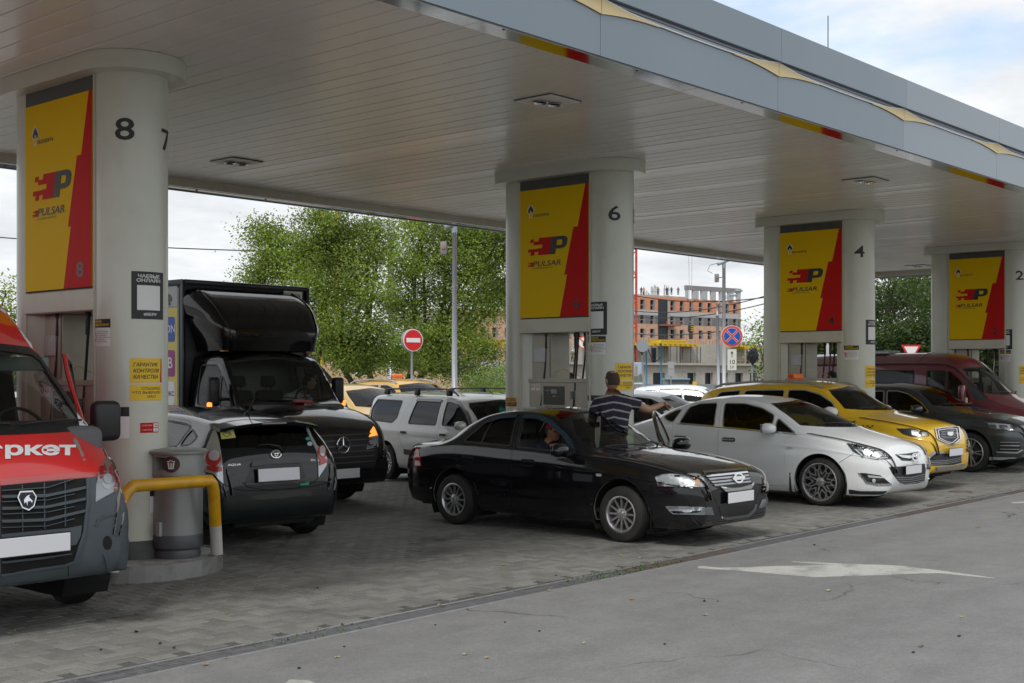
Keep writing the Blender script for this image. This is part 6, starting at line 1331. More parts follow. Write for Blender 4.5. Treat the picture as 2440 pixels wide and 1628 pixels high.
 strip(sk,root,'tailgate_joint','p',z([(556,992),(640,1036),(760,1056),(1000,1054),(1240,1030),(1400,985),(1442,934)]),.007,M_DARK,.001,.004,at=at)
 strip(sk,root,'bumper_crease','p',z([(520,1104),(800,1108),(1100,1080),(1400,1046),(1540,1020)]),.010,pm,.008,.010,at=at)
 sk.patch('plate_recess','p',z(rpoly([(815,830),(1285,800),(1330,930),(1290,950),(880,1012),(760,985)],20)),mat("gloss black trim",(.008,.010,.011),.2),root,off=.002,thick=.004,at=at)
 sk.patch('tailgate_garnish','p',z([(828,786),(1270,758),(1286,800),(1040,812),(806,832)]),pm,root,off=.028,thick=.03,at=at)
 strip(sk,root,'recess_edge','p',z([(765,985),(880,1006),(1080,998),(1240,972),(1320,935)]),.012,pm,.012,.012,at=at)
 for nm,pts,o_,hl in(('emblem',circ(1045,718,50,38),.016,circ(1045,718,42,30)),('emblem',circ(1045,712,16,30),.018,circ(1045,712,10,24)),('emblem',circ(1045,702,38,14),.018,circ(1045,702,30,8))):
  sk.patch(nm,'p',z(pts),M_CHROME,root,off=o_,thick=.006,at=at,hole=z(hl),step=.02)
 def tagtext(txt,px,h,m,sx=1.0,shear=0,bold=0.01):
  q,n=sk.ray('p',z([px])[0],True)[:2];M=Matrix.Translation(q+(n if n.y<0 else-n)*.006)@Matrix.Rotation(R(90)-.25,4,'X');t=MB();put_text(t,txt,0,0,h,bold,shear,sx,'CENTER',M=M);t.build('badge_lettering',m,root)
 tagtext("AQUA",(655,816),.022,M_CHROME,1.75,.25);tagtext("G's",(1392,772),.022,M_CHROME,1.5)
 st=sk.patch('sticker','p',z([(516,466),(640,454),(672,562),(540,577)]),mat("yellow sticker",(.52,.50,.14),.5),root,off=.004,thick=.002,at=at)[0];st['label']='yellow wheelchair sticker'
 for pts,hl in((circ(590,528,34,27),circ(590,528,29,22)),(circ(573,482,8,7),None)):sk.patch('symbol','p',z(pts),M_BLACK,root,off=.0062,thick=.001,at=at,hole=z(hl)if hl else None,step=.02)[0].parent=st
 for pts in([(570,490),(580,490),(584,520),(612,516),(622,532),(634,528),(636,533),(620,539),(608,522),(576,527)],[(580,503),(602,501),(602,506),(581,508)]):sk.patch('symbol','p',z(pts),M_BLACK,root,off=.0064,thick=.001,at=at,step=.02)[0].parent=st
 sk.patch('sticker','p',z([(1274,980),(1355,974),(1355,1002),(1274,1006)]),mat("green sticker",(.03,.33,.16),.5),root,off=.004,thick=.002,at=at)
 sk.patch('sticker','p',z(circ(1345,572,21,16)),mat("green sticker",(.03,.33,.16),.5),root,off=.004,thick=.002,at=at);sk.patch('sticker','p',z(circ(1364,619,24,20)),mat("pale blue sticker",(.40,.47,.55),.5),root,off=.004,thick=.002,at=at)
 q=sk.ray('p',z([(1060,903)])[0],True)[0];plate(root,q+Vector((0,-.03,.0)),0,.50,.135,tilt=-.12)
 w=MB();A_=[sk.ray('p',p,True)for p in z([(1110,695),(1060,640),(960,622),(860,632)])];w.tube([h[0]+Vector((0,-.035,0))for h in A_ if h[0]is not None],[.018,.016,.010,.006],8);w.build('wiper',b,root,True)
 a=MB();q=sk.ray('t',(-.02,-1.30),True)[0];a.tube([q,q+Vector((.03,-.02,.10)),q+Vector((.06,-.05,.20))],[.010,.006,.004],8);a.lathe([(.04,0),(.03,.02),(.012,.03)],14,M=Matrix.Translation(q));a.build('aerial',b,root,'auto')
 for s_ in(1,-1):mirror_part(root,s_*.77,.62,.98,pm,s_,.2,.14,.1,.05)
 for x in(-.36,.36):seat(root,x,.05,.38,.5,h=.6)
 seat(root,0,-.85,.40,1.2,h=.48);dash(root,1.0,.97,.62,.4)
 u=MB();u.rbox((-.5,-1.86,.20),(.5,-1.5,.30),.04);u.tube([(.35,-1.3,.24),(.40,-1.86,.22)],.03,10);u.build('exhaust',M_DARK,root,'auto')
 return root
build_hatch()
# -- black box lorry
def build_lorry():
 z=zf(400,640,4.3519);at=.0052;b=M_BLACKPL;pm=paint("black lacquer",(.005,.005,.007),0,.2,.06)
 P=dict(y=(-1.26,1.0),zcf=.62,zcr=1.2,pf=.86,pr=.97,Lf=.16,Lr=.05,Pf=.55,Pr=.12,nf=2.6,nr=4,mf=2.5,zt=[(-1.26,2.16),(-.8,2.18),(-.60,2.14),(-.3,1.82),(.04,1.43),(.15,1.385),(.4,1.32),(.65,1.22),(.85,1.10),(1.0,.96)],zr=[(-1.26,2.06),(-.8,2.08),(-.58,2.04),(-.3,1.70),(-.08,1.40),(.05,1.345),(.4,1.26),(.7,1.15),(1.0,.92)],wr=[(-1.26,.82),(-.7,.83),(-.3,.88),(0,.91),(.4,.88),(1.0,.80)],zs=[(-1.26,1.36),(-.3,1.33),(0,1.28),(.4,1.2),(.75,1.08),(1.0,.84)],ws=[(-1.26,.93),(0,.93),(.5,.91),(1.0,.87)],zm=[(-1.26,.78),(1.0,.72)],wm=[(-1.26,.955),(1.0,.945)],zb=[(-1.26,.36),(1.0,.30)],wb=[(-1.26,.92),(1.0,.90)],rs=[(-.2,.03),(.4,.09)],rr=.05)
 F_=[(-1.12,.5),(-1.14,2.02),(-.66,2.03),(-.42,1.84),(-.08,1.36),(-.03,1.0),(-.30,.80),(-.42,.5)]
 w0=[(-1.05,1.40),(-.56,1.38),(-.56,1.84),(-.70,1.95),(-1.06,1.95)];w1=[(-.52,1.38),(-.20,1.37),(-.46,1.74),(-.52,1.81)]
 C=dict(name='box_lorry',label='black box lorry with a rounded roof fairing and delivery stickers on its side',cat='lorry',loc=(11.42,14.15,0),rz=math.pi,P=P,paint=pm,wb=3.66,wc=-1.83,rt=.335,ra=.42,az=.02,rim=.20,style='disc',hw=.95,tw=.2,uz=.3,norear=True,doors=[F_],wins=[(w0,0,glass("half tinted glass",(.58,.62,.62))),(w1,0,M_GLASS)],trim=.014,cab=(-1.2,.4),ws=[(0,1.46),(.6,1.46),(.855,1.47),(.82,1.80),(.78,1.97),(.75,2.01),(0,2.07)],wsm=glass("screen glass",(.66,.72,.68)),panels=[('bonnet','t',[(0,.93),(.5,.90),(.70,.75),(.80,.3),(.80,.06),(0,.13)])],lining=mat("van lining dark",(.24,.24,.23),.9))
 root,sk,drs=car(C)
 x0,x1,y1,zb,zt=-1.24,1.00,-1.28,.85,3.16;y0=y1-4.3
 m=MB();m.rbox((x0,y0,zb),(x1,y1,zt),.03,2);bx=m.build('cargo_box',mat("black box panel",(.010,.010,.011),.35,noise=.3,nscale=2),root,'auto')
 m=MB()
 for s_ in(-1,1):
  for yy in(y0,y1):m.rbox((-.12+s_*1.125-.028,yy-.03,zb-.01),(-.12+s_*1.125+.028,yy+.03,zt+.01),.012)
  m.rbox((-.12+s_*1.125-.028,y0,zt-.07),(-.12+s_*1.125+.028,y1,zt+.02),.012)
 m.rbox((x0,y1-.03,zt-.05),(x1,y1+.035,zt+.02),.02);m.build('edge_trim',mat("dull trim",(.05,.055,.058),.3,.7),bx,'auto')
 m=MB();m.box((x1+.002,y0+.05,zb+.05),(x1+.008,y1-.10,zt-.1));m.build('side_skin',mat("grey side skin",(.30,.32,.32),.5,noise=.15),bx)
 m=MB();m.box((x1+.009,y1-2.8,1.38),(x1+.012,y1-.13,2.78));m.build('sign_panel',mat("yellow vinyl",(.66,.56,.14),.5),bx)
 m=MB();m.box((x1+.009,y1-2.8,2.80),(x1+.012,y1-.13,3.12));m.build('sign_panel',mat("pale vinyl",(.45,.46,.46),.5),bx)
 def sign(cy,cz,w,h,m_,txt,tm,sc):
  q=MB();M=Matrix(((0,0,1,x1+.013),(1,0,0,cy),(0,1,0,cz),(0,0,0,1)));q.prism(rpoly([(-w/2,-h/2),(w/2,-h/2),(w/2,h/2),(-w/2,h/2)],.05),0,.003,M);o=q.build('logo_tile',m_,bx)
  q=MB();put_text(q,txt,0,0,sc,.02,0,1.0,M=Matrix(((0,0,1,x1+.018),(1,0,0,cy),(0,1,0,cz),(0,0,0,1))));q.build('lettering',tm,o)
 sign(y1-.42,2.47,.46,.36,mat("blue vinyl",(.02,.08,.42),.4),"OZON",M_WHITE,.12);sign(y1-.42,1.98,.46,.38,mat("magenta vinyl",(.30,.02,.20),.4),"WB",M_WHITE,.16);sign(y1-.42,1.55,.46,.34,M_WHITE,"Яндекс",M_BLACK,.09)
 q=MB();Ms=Matrix(((0,0,1,x1+.014),(1,0,0,y1-.42),(0,1,0,2.93),(0,0,0,1)))
 for poly in([(-.16,-.06),(.0,-.06),(.0,.05),(-.16,.05)],[(.02,-.06),(.16,-.06),(.16,.0),(.10,.05),(.02,.05)],circ(-.10,-.09,.03),circ(.10,-.09,.03),circ(-.06,.09,.06)):q.prism(poly,0,.002,Ms)
 q.build('pictogram',mat("grey print",(.12,.12,.12),.6),bx)
 q=MB();q.rbox((-1.12,y1+.04,2.96),(-.76,y1+.046,3.10),.01);lb=q.build('name_plate',mat("ivory plate",(.70,.68,.58),.5),bx)
 q=MB();put_text(q,"cityBOX",0,0,.05,.012,0,1.15,M=Matrix(((-1,0,0,-.94),(0,0,1,y1+.05),(0,1,0,3.03),(0,0,0,1))));q.build('lettering',M_BLACK,lb)
 n,mth=17,20;V=[]
 for i in range(n):
  t=i/(n-1)
  zz=2.16+.92*math.sin(t*math.pi/2)**1.0;yy=-.60-.60*(1-math.cos(t*math.pi/2))**1.15
  zz=2.16+.90*t**.85;yy=-.585+.06*math.sin(min(t*2.2,1)*math.pi)-.62*max(0,(t-.22)/.78)**2.1
  hw_=.84+.22*math.sin(min(1,t*1.15)*math.pi/2)-.04*max(0,t-.85)/.15
  row=[]
  for k in range(mth+1):
   u=-1+2*k/mth;e=max(0,(abs(u)-.72)/.28);x=math.copysign(hw_*(min(abs(u),.72)/.72*.86+.14*math.sin(e*math.pi/2)),u)
   back=(1-math.cos(e*math.pi/2))*(.10+.55*t*0+.50*(1-abs(t-.5)))
   row.append((x,max(yy-back,y1+.0)if t>.3 else yy-back*(t/.3+.15),zz-.06*e*(t**2)))
  V+=[(x-.03,y,z_)for x,y,z_ in row]
 F=[(i*(mth+1)+k,i*(mth+1)+k+1,(i+1)*(mth+1)+k+1,(i+1)*(mth+1)+k)for i in range(n-1)for k in range(mth)]
 kk=len(V);V+=[(v[0]*.96,y1+.005,v[2]-.01)for v in V[:kk]]
 ring=[i*(mth+1)for i in range(n)]+[(n-1)*(mth+1)+k for k in range(1,mth+1)]+[i*(mth+1)+mth for i in range(n-2,-1,-1)]
 for a,c in zip(ring,ring[1:]):F.append((a,c,c+kk,a+kk))
 fo=mk('roof_fairing',V,F,pm,root,True);autosm(fo,R(50))
 for s_ in(-1,1):
  q=MB();pts=[Vector(V[i*(mth+1)+(mth//2+s_*7)])for i in range(2,n)];q.tube([p+Vector((0,.002,.002))for p in pts],.008,6);q.build('fairing_rib',pm,fo,True)
  q=MB();q.rbox((s_*.74-.05,-.72,2.14),(s_*.74+.05,-.62,2.19),.015);q.build('marker_light',M_LAMPO,root)
 m=MB()
 for s_ in(-1,1):m.rbox((s_*.38-.05,y0+.1,.55),(s_*.38+.05,-1.0,.75),.01);m.rbox((s_*1.05-.02,y0+.4,.42),(s_*1.05+.02,y1-.3,.52),.01)
 m.box((x0+.05,y0,.76),(x1-.05,y1,.86));m.build('chassis',M_DARK,root)
 for s_ in(1,-1):wheel(root,s_*.86,-3.66,.335,.2,.20,'disc',sgn=s_)
 z5=zf(390,900,3.92);z4=zf(820,860,4.9)
 for x0_ in(.18,-.72):
  vg=sk.patch('vent_grille','t',[(x0_,.10),(x0_+.52,.06),(x0_+.48,.19),(x0_+.02,.24)],b,root,off=.003,thick=.004)[0]
  for k in range(14):sk.patch('vent_slat','t',[(x0_+.03+.034*k,.10),(x0_+.045+.034*k,.10),(x0_+.045+.034*k,.205),(x0_+.03+.034*k,.205)],M_STEEL if False else mat("vent rib",(.10,.10,.11),.3,.3),root,off=.008,thick=.004)[0].parent=vg
 g=sk.patch('grille','f',rpoly([(-.60,1.03),(.60,1.03),(.66,.90),(.60,.52),(-.60,.52),(-.66,.90)],.06),b,root,off=.004)[0]
 for k in range(6):sk.patch('grille_bar','f',[(-.58,.98-.075*k),(.58,.98-.075*k),(.58,.995-.075*k),(-.58,.995-.075*k)],mat("vent rib",(.10,.10,.11),.3,.3),root,off=.016,thick=.01)[0].parent=g
 h=sk.ray('f',(0,.84),True)[0];M=Matrix.Translation((0,h.y+.03,.855))@Matrix.Rotation(R(-90),4,'X');q=MB()
 q.tube([M@Vector((.108*math.cos(a),.108*math.sin(a),0))for a in np.linspace(0,2*math.pi,33)[:-1]],.008,8,close=True)
 for k in range(3):
  a=R(90+120*k+180);q.tube([M@Vector((0,0,.004)),M@Vector((.105*math.cos(a),.105*math.sin(a),0))],[.015,.004],6)
 q.build('star_emblem',M_CHROME,g,'auto')
 plate(root,(0,1.04,.47),math.pi,.52,.13);sk.patch('bumper','f',rpoly([(-.93,.30),(.93,.30),(.95,.60),(.62,.62),(.55,.44),(-.55,.44),(-.62,.62),(-.95,.60)],.05),pm,root,off=.012,thick=.03)
 hl=z4([(340,765),(385,868),(396,1005),(258,1035),(285,890),(300,820)])
 for sd_ in(1,):
  bk=sk.patch('headlight','p',hl,M_LAMPW,root,off=.004,thick=.01,at=at,mirror=True);ls=sk.patch('lens','p',hl,M_LENS,root,off=.016,thick=.012,at=at,mirror=True)
  am=sk.patch('indicator','p',z4([(340,765),(383,868),(288,890),(305,820)]),mat("lit amber",(.8,.25,.04),.3,emit=((1,.30,.05),.8)),root,off=.006,thick=.004,at=at,mirror=True)
  bw=sk.patch('lamp_bowl','p',z4(circ(335,940,42,60)),M_BOWL,root,off=.008,thick=.004,at=at,mirror=True)
  for i,o in enumerate(bk):ls[i].parent=o;am[i].parent=o;bw[i].parent=o
 for s_ in(1,-1):
  m=MB();m.rbox((s_*1.03,-.47,1.38),(s_*1.21,-.34,1.78),.045,3);mo=m.build('mirror',b,root,'auto')
  m=MB();m.rbox((s_*1.17,-.40,1.35),(s_*1.23,-.335,1.44),.02,2);m.build('indicator',mat("lit amber",(.8,.25,.04),.3),mo,'auto')
  m=MB();m.tube([(s_*.90,-.35,1.48),(s_*1.10,-.40,1.48)],.022,8);m.tube([(s_*.90,-.35,1.66),(s_*1.10,-.40,1.66)],.0,8);m.build('bracket',b,mo)
 for x in(-.45,.10,.5):seat(root,x,-.85,.88,.48,m=mat("lorry seat",(.07,.065,.065),.9),h=.62)
 steering(root,-.42,-.25,1.42,.21);dash(root,.10,1.40,.80,.42,mat("dash grey",(.11,.115,.12),.7));wipers(sk,root,[((-.02,1.47),(.72,1.49)),((-.74,1.47),(-.10,1.48))])
 q=MB();q.rbox((-.28,-.08,1.40),(.02,.06,1.46),.03,2);q.rbox((-.1,.0,1.42),(.08,.1,1.47),.02,2);q.build('folded_cloth',mat("pink cloth",(.42,.12,.12),.9),root,'auto')
 return root
build_lorry()
# -- red delivery van, cut by the left edge of the picture
def build_redvan():
 A=zf(0,700,4.1273);B=zf(0,1040,3.7333);at=.0031;b=M_BLACKPL;pm=paint("delivery red",(.66,.016,.016),0,.35,.10);gy=mat("grey bumper plastic",(.060,.075,.088),.48,noise=.12,nscale=3,bump=.15,bscale=400)
 P=dict(y=(-4.3,1.0),zcf=.62,zcr=1.3,pf=.70,pr=.97,Lf=.12,Lr=.06,Pf=.85,Pr=.15,nf=3,nr=4,mf=2.0,dy=.07,zt=[(-4.3,2.62),(-1.4,2.66),(-1.0,2.60),(-.6,2.42),(-.30,2.22),(-.12,2.06),(.2,1.80),(.62,1.45),(.72,1.38),(.85,1.24),(.95,1.10),(1.0,1.02)],zr=[(-4.3,2.48),(-1.4,2.50),(-1.0,2.40),(-.6,2.17),(-.34,1.98),(-.1,1.75),(.22,1.42),(.4,1.30),(.7,1.14),(.9,1.04),(1.0,.98)],wr=[(-4.3,.85),(-1.2,.83),(-.7,.79),(-.34,.80),(0,.86),(.25,.90),(.5,.90),(1.0,.86)],zs=[(-4.3,1.35),(-.5,1.35),(.1,1.30),(.4,1.17),(.7,1.02),(1.0,.90)],ws=[(-4.3,.98),(0,.98),(.5,.96),(1.0,.93)],zm=[(-4.3,.8),(1.0,.76)],wm=[(-4.3,1.01),(.3,1.01),(1.0,1.0)],zb=[(-4.3,.4),(.5,.38),(1.0,.36)],wb=[(-4.3,.97),(1.0,.97)],rs=[(0,.03),(.5,.06)],rr=.06)
 F_=[(-1.02,.55),(-1.04,1.97),(-.52,2.0),(-.30,1.84),(.10,1.42),(.14,1.0),(-.02,.85),(-.40,.8),(-.48,.55)]
 w0=[(-.94,1.36),(-.05,1.35),(-.30,1.66),(-.50,1.88),(-.60,1.92),(-.95,1.90)]
 C=dict(name='delivery_van',label='red delivery van with a grey bumper cut off by the picture edge',cat='van',loc=(4.33,9.25,0),rz=math.pi,P=P,paint=pm,wb=3.1,wc=-1.55,rt=.345,ra=.43,az=.02,rim=.20,style='disc',hw=1.0,tw=.2,uz=.32,doors=[F_],wins=[(w0,0,M_GLASS)],trim=.02,cab=(-1.2,.6),ws=[(0,1.47),(.5,1.46),(.80,1.46),(.79,1.60),(.735,1.92),(.68,1.975),(0,2.03)],wsm=glass("screen glass blue-green",(.62,.72,.70)),lining=mat("van lining",(.20,.18,.15),.9),two=(lambda c:c.z<.94 and c.y>.36 and(c.z<.82 or abs(c.x)<.80),gy))
 root,sk,drs=car(C)
 d=drs[0][1];hinge=Vector((-.985,.12,0));ang=R(-26);d.location=hinge-(Matrix.Rotation(ang,3,'Z')@hinge);d.rotation_euler=(0,0,ang);d['label']='open cab door'
 sk.patch('screen_surround','f',[(-.86,1.385),(.86,1.385),(.85,1.62),(.77,1.97),(.70,2.03),(0,2.07),(-.70,2.03),(-.77,1.97),(-.85,1.62)],b,root,off=.003,thick=.006,hole=[(-.80,1.47),(0,1.475),(.80,1.47),(.79,1.60),(.735,1.92),(.68,1.965),(0,2.02),(-.68,1.965),(-.735,1.92),(-.79,1.60)])
 sk.patch('white_stripe','p',A([(0,138),(60,175),(120,235),(180,320),(250,430),(330,520),(350,545),(318,540),(295,520),(240,440),(180,345),(120,262),(60,200),(0,165)]),M_WHITE,root,off=.003,thick=.002,at=at)
 sk.patch('white_stripe','p',A([(745,1140),(770,1160),(862,1300),(780,1302),(765,1240)]),M_WHITE,root,off=.005,thick=.002,at=at)
 def flat(txt,px,h,w=None):
  v,f=text_mesh(txt,.10,.0,1.0,0,'RIGHT');bm=bmesh.new();bq=[bm.verts.new((p[0],p[1],0))for p in v]
  for q in f:
   try:bm.faces.new([bq[i]for i in q])
   except ValueError:pass
  for n_,(lo,hi)in(((1,0,0),(min(p[0]for p in v),max(p[0]for p in v))),((0,1,0),(min(p[1]for p in v),max(p[1]for p in v)))):
   for x in np.arange(lo+.08,hi,.08):bmesh.ops.bisect_plane(bm,geom=bm.verts[:]+bm.edges[:]+bm.faces[:],plane_co=(x*n_[0],x*n_[1],0),plane_no=n_,dist=1e-5)
  bm.verts.index_update();v=[tuple(p.co)for p in bm.verts];f=[tuple(p.index for p in q.verts)for q in bm.faces];bm.free();xs=[p[0]for p in v];k=h/.52;sx=w/(max(xs)-min(xs));out_=[];x1_=max(xs)
  for p in v:
   X_=px[0]+(p[0]-x1_)*sx;Y_=px[1]-p[1]*k-.09*(px[0]-X_)*-1*.0+(px[0]-X_)*.0
   h_=sk.ray('p',B([(X_,Y_)])[0],True);out_.append((h_[0]+(h_[1]if h_[1].y>0 else-h_[1])*.006)if h_[0]is not None else None)
  ok=[q for q in f if all(out_[i]is not None for i in q)];mk('lettering',[o or(0,0,0)for o in out_],ok,M_WHITE,root)
 flat("маркет",(672,122),78,1010)
 sk.patch('scraped_paint','p',B([(650,25),(672,12),(700,60),(722,120),(748,165),(740,188),(722,180),(708,130),(672,80),(652,50)]),mat("bare metal",(.22,.21,.18),.7,noise=.3,nscale=60),root,off=.002,thick=.001,at=at);sk.patch('scraped_paint','p',B([(738,198),(760,200),(758,220),(738,215)]),mat("bare metal",(.22,.21,.18),.7),root,off=.002,thick=.001,at=at)
 sk.patch('bonnet_edge','p',B([(0,380),(400,352),(700,325),(860,322),(852,362),(600,380),(300,408),(0,438)]),paint("faded red",(.50,.08,.075),0,.5,.1),root,off=.006,thick=.012,at=at)
 bp=sk.patch('bumper','p',B([(0,440),(420,400),(760,375),(850,365),(842,590),(1055,468),(1085,560),(1088,700),(1075,900),(1050,1080),(960,1222),(600,1300),(300,1350),(0,1392)]),gy,root,off=.014,thick=.03,at=at)[0]
 g=sk.patch('grille','p',B([(0,445),(420,408),(745,380),(750,600),(720,860),(640,1110),(560,1140),(300,1170),(0,1225)]),M_DARK,root,off=.020,thick=.01,at=at)[0]
 def bar(pts,m_=gy,off=.036,nm='grille_bar'):sk.patch(nm,'p',B(pts),m_,root,off=off,thick=.014,at=at)[0].parent=g
 for y0_,y1_,yr,th in((485,430,385,10),(530,505,452,26),(582,548,515,8),(632,598,548,26),(690,650,622,8),(742,712,650,26),(806,775,728,8)):
  bar([(0,y0_),(400,(y0_+y1_)/2+2),(640 if th<12 else 738,yr),(640 if th<12 else 742,yr+th*.9),(400,(y0_+y1_)/2+th),(0,y0_+th)])
 for x,t_,b_ in((182,440,840),(378,420,820),(562,400,800)):bar([(x-4,t_),(x+5,t_),(x+8,b_),(x-2,b_)],off=.028)
 bar([(0,870),(300,840),(590,815),(710,790),(700,880),(660,960),(585,975),(560,1000),(0,1085)],off=.03);bar([(0,1110),(350,1070),(620,1035),(618,1046),(350,1086),(0,1126)]);bar([(750,382),(776,380),(772,600),(742,850),(662,1120),(560,1150),(300,1185),(0,1240),(0,1222),(300,1168),(560,1132),(640,1100),(722,850),(750,600)],off=.03)
 em=sk.patch('emblem','p',B([(146,500),(262,494),(296,545),(274,625),(226,664),(166,640),(124,552)]),M_CHROME,root,off=.050,thick=.02,at=at)[0];em.parent=g
 e2=sk.patch('emblem','p',B([(154,510),(257,505),(285,548),(264,620),(226,650),(174,632),(137,552)]),M_BLACK,root,off=.053,thick=.004,at=at)[0];e2 .parent=g
 e3=sk.patch('emblem','p',B([(178,570),(205,540),(235,528),(222,548),(255,580),(250,600),(238,582),(212,585),(208,625),(200,590),(190,595),(182,604)]),M_CHROME,root,off=.056,thick=.004,at=at,step=.015)[0];e3 .parent=g
 hl=B([(945,195),(985,185),(1025,290),(1045,380),(1062,470),(1000,520),(836,590),(848,450),(868,320),(905,240)])
 lamp_unit(sk,root,'p',hl,'headlight',at,[('lamp_bowl',B(circ(962,402,62,70)),M_BOWL,.004),('lamp_bowl',B(circ(955,380,38,44)),M_WHITE,.008),('indicator',B(circ(952,245,26,28)),mat("pale amber",(.7,.42,.25),.2,.3),.006)])
 sk.patch('fog_light_recess','p',B(circ(945,945,40,62)),M_DARK,root,off=.017,thick=.01,at=at);sk.patch('bumper_scoop','p',B([(905,1045),(1055,1015),(1040,1080),(950,1220),(930,1120)]),gy,root,off=.026,thick=.02,at=at)
 strip(sk,root,'bumper_joint','p',B([(590,1290),(600,1220),(597,1155)]),.006,M_DARK,.016,.003,at=at);strip(sk,root,'bumper_crease','p',B([(840,800),(860,745),(910,715),(1000,690),(1085,640)]),.010,gy,.022,.012,at=at)
 q=sk.ray('p',B([(280,960)])[0],True)[0];plate(root,(0,q.y+.075,.645),math.pi,.52,.125)
 sk.patch('bonnet_joint','p',B([(840,0),(850,0),(895,60),(955,178),(948,190),(888,70)]),M_DARK,root,off=.001,thick=.002,at=at)
 for s_ in(1,-1):
  m=MB();m.rbox((s_*1.04,-.04,1.275),(s_*1.28,.10,1.60),.055,3);mo=m.build('mirror',b,root,'auto');m=MB();m.tube([(s_*.95,.05,1.38),(s_*1.15,.03,1.38)],.035,8);m.build('bracket',b,mo)
 for x in(-.5,.1,.5):seat(root,x,-.55,.80,.48,h=.62)
 steering(root,-.46,.0,1.36,.21);dash(root,.50,1.42,.85,.45,mat("dash grey",(.11,.115,.12),.7))
 m=MB();m.rbox((-.85,-.32,1.84),(.85,-.28,1.95),.03);m.build('sun_visor',mat("visor green-grey",(.12,.17,.16),.8),root,'auto')
 wipers(sk,root,[((-.80,1.45),(-.10,1.44)),((-.05,1.45),(.6,1.44))])
 return root
build_redvan()
# -- cars further back in the queue
def small_car(label,loc,rz,pm,name='parked_car',cat='car',sign=False,scale=1.0,gm=None,ant=False,defl=False):
 P=dict(y=(-2.08,2.1),zcf=.5,zcr=.6,pf=.68,pr=.80,Lf=.2,Lr=.14,Pf=.85,Pr=.4,nf=2.5,nr=3,dy=.09,zt=[(-2.08,1.05),(-1.95,1.30),(-1.8,1.42),(-1.3,1.49),(-.4,1.52),(.2,1.48),(.7,1.29),(1.15,1.04),(1.3,1.0),(1.8,.90),(2.1,.75)],zr=[(-2.08,1.0),(-1.95,1.25),(-1.75,1.37),(-1.2,1.43),(-.3,1.45),(.25,1.39),(.6,1.21),(.95,1.0),(1.3,.93),(2.1,.70)],wr=[(-2.08,.62),(-1,.60),(0,.60),(.5,.64),(.95,.72),(2.1,.62)],zs=[(-2.08,.95),(-.5,1.0),(.5,.96),(1.0,.92),(1.6,.84),(2.1,.66)],ws=[(-2.08,.78),(1,.80),(2.1,.74)],zm=[(-2.08,.62),(2.1,.6)],wm=[(-2.08,.82),(0,.84),(2.1,.8)],zb=[(-2.08,.28),(0,.2),(2.1,.22)],wb=[(-2.08,.78),(2.1,.78)],rs=.04,rr=.06)
 gm=gm or M_TINT
 C=dict(name=name,label=label,cat=cat,loc=loc,rz=rz,P=P,paint=pm,wb=2.55,rt=.31,ra=.37,rim=.2,style='spoke',ns=8,hw=.84,tw=.19,doors=[[(-.30,.26),(-.32,1.0),(-.36,1.42),(.2,1.38),(.55,1.2),(.92,.97),(.85,.26)],[(-.32,.26),(-.34,1.0),(-.38,1.42),(-1.1,1.40),(-1.3,1.1),(-1.1,.7),(-.9,.26)]],wins=[([(-.26,1.02),(.74,.98),(.45,1.21),(.15,1.34),(-.31,1.39)],0,gm),([(-1.12,1.05),(-.34,1.02),(-.38,1.39),(-1.05,1.37)],1,M_DTINT),([(-1.6,1.16),(-1.2,1.07),(-1.13,1.36),(-1.5,1.34)],None,M_DTINT)],trim=.012,cab=(-1.6,1.0),ws=[(0,1.06),(.5,1.07),(.68,1.09),(.60,1.31),(.55,1.38),(0,1.43)],rg=[(0,1.10),(.55,1.10),(.56,1.30),(.5,1.34),(0,1.36)],panels=[('bonnet','t',[(0,1.98),(.4,1.94),(.6,1.7),(.70,1.2),(.66,1.0),(0,1.2)])])
 root,sk,drs=car(C);root.scale=(scale,)*3
 for i,y in enumerate((-.08,-.95)):handle(sk,root,y,.86,pm,.18,.03,True,drs[i],.022,.06)
 sk.patch('headlight','s',[(1.55,.70),(1.95,.66),(1.98,.76),(1.6,.84)],M_LAMPW,root,off=.006,mirror=True);sk.patch('grille','f',rpoly([(-.4,.60),(.4,.60),(.45,.74),(-.45,.74)],.03),M_BLACKPL,root)
 for s_ in(1,-1):mirror_part(root,s_*.78,.60,1.04,pm,s_,.22,.15,.12,.05)
 for x in(-.36,.36):seat(root,x,-.05,.42,.5,h=.6)
 dash(root,1.0,1.0,.64,.5);wipers(sk,root,[((-.05,1.08),(.5,1.09))])
 if ant:q=MB();q.tube([(.1,-1.6,1.46),(.16,-1.72,1.70)],.008,6);q.build('aerial',M_BLACKPL,root)
 if sign:q=MB();q.rbox((-.18,-.35,1.50),(.18,-.22,1.61),.04,3);q.build('taxi_sign',mat("orange lamp plastic",(.80,.17,.03),.4),root,'auto')
 return root
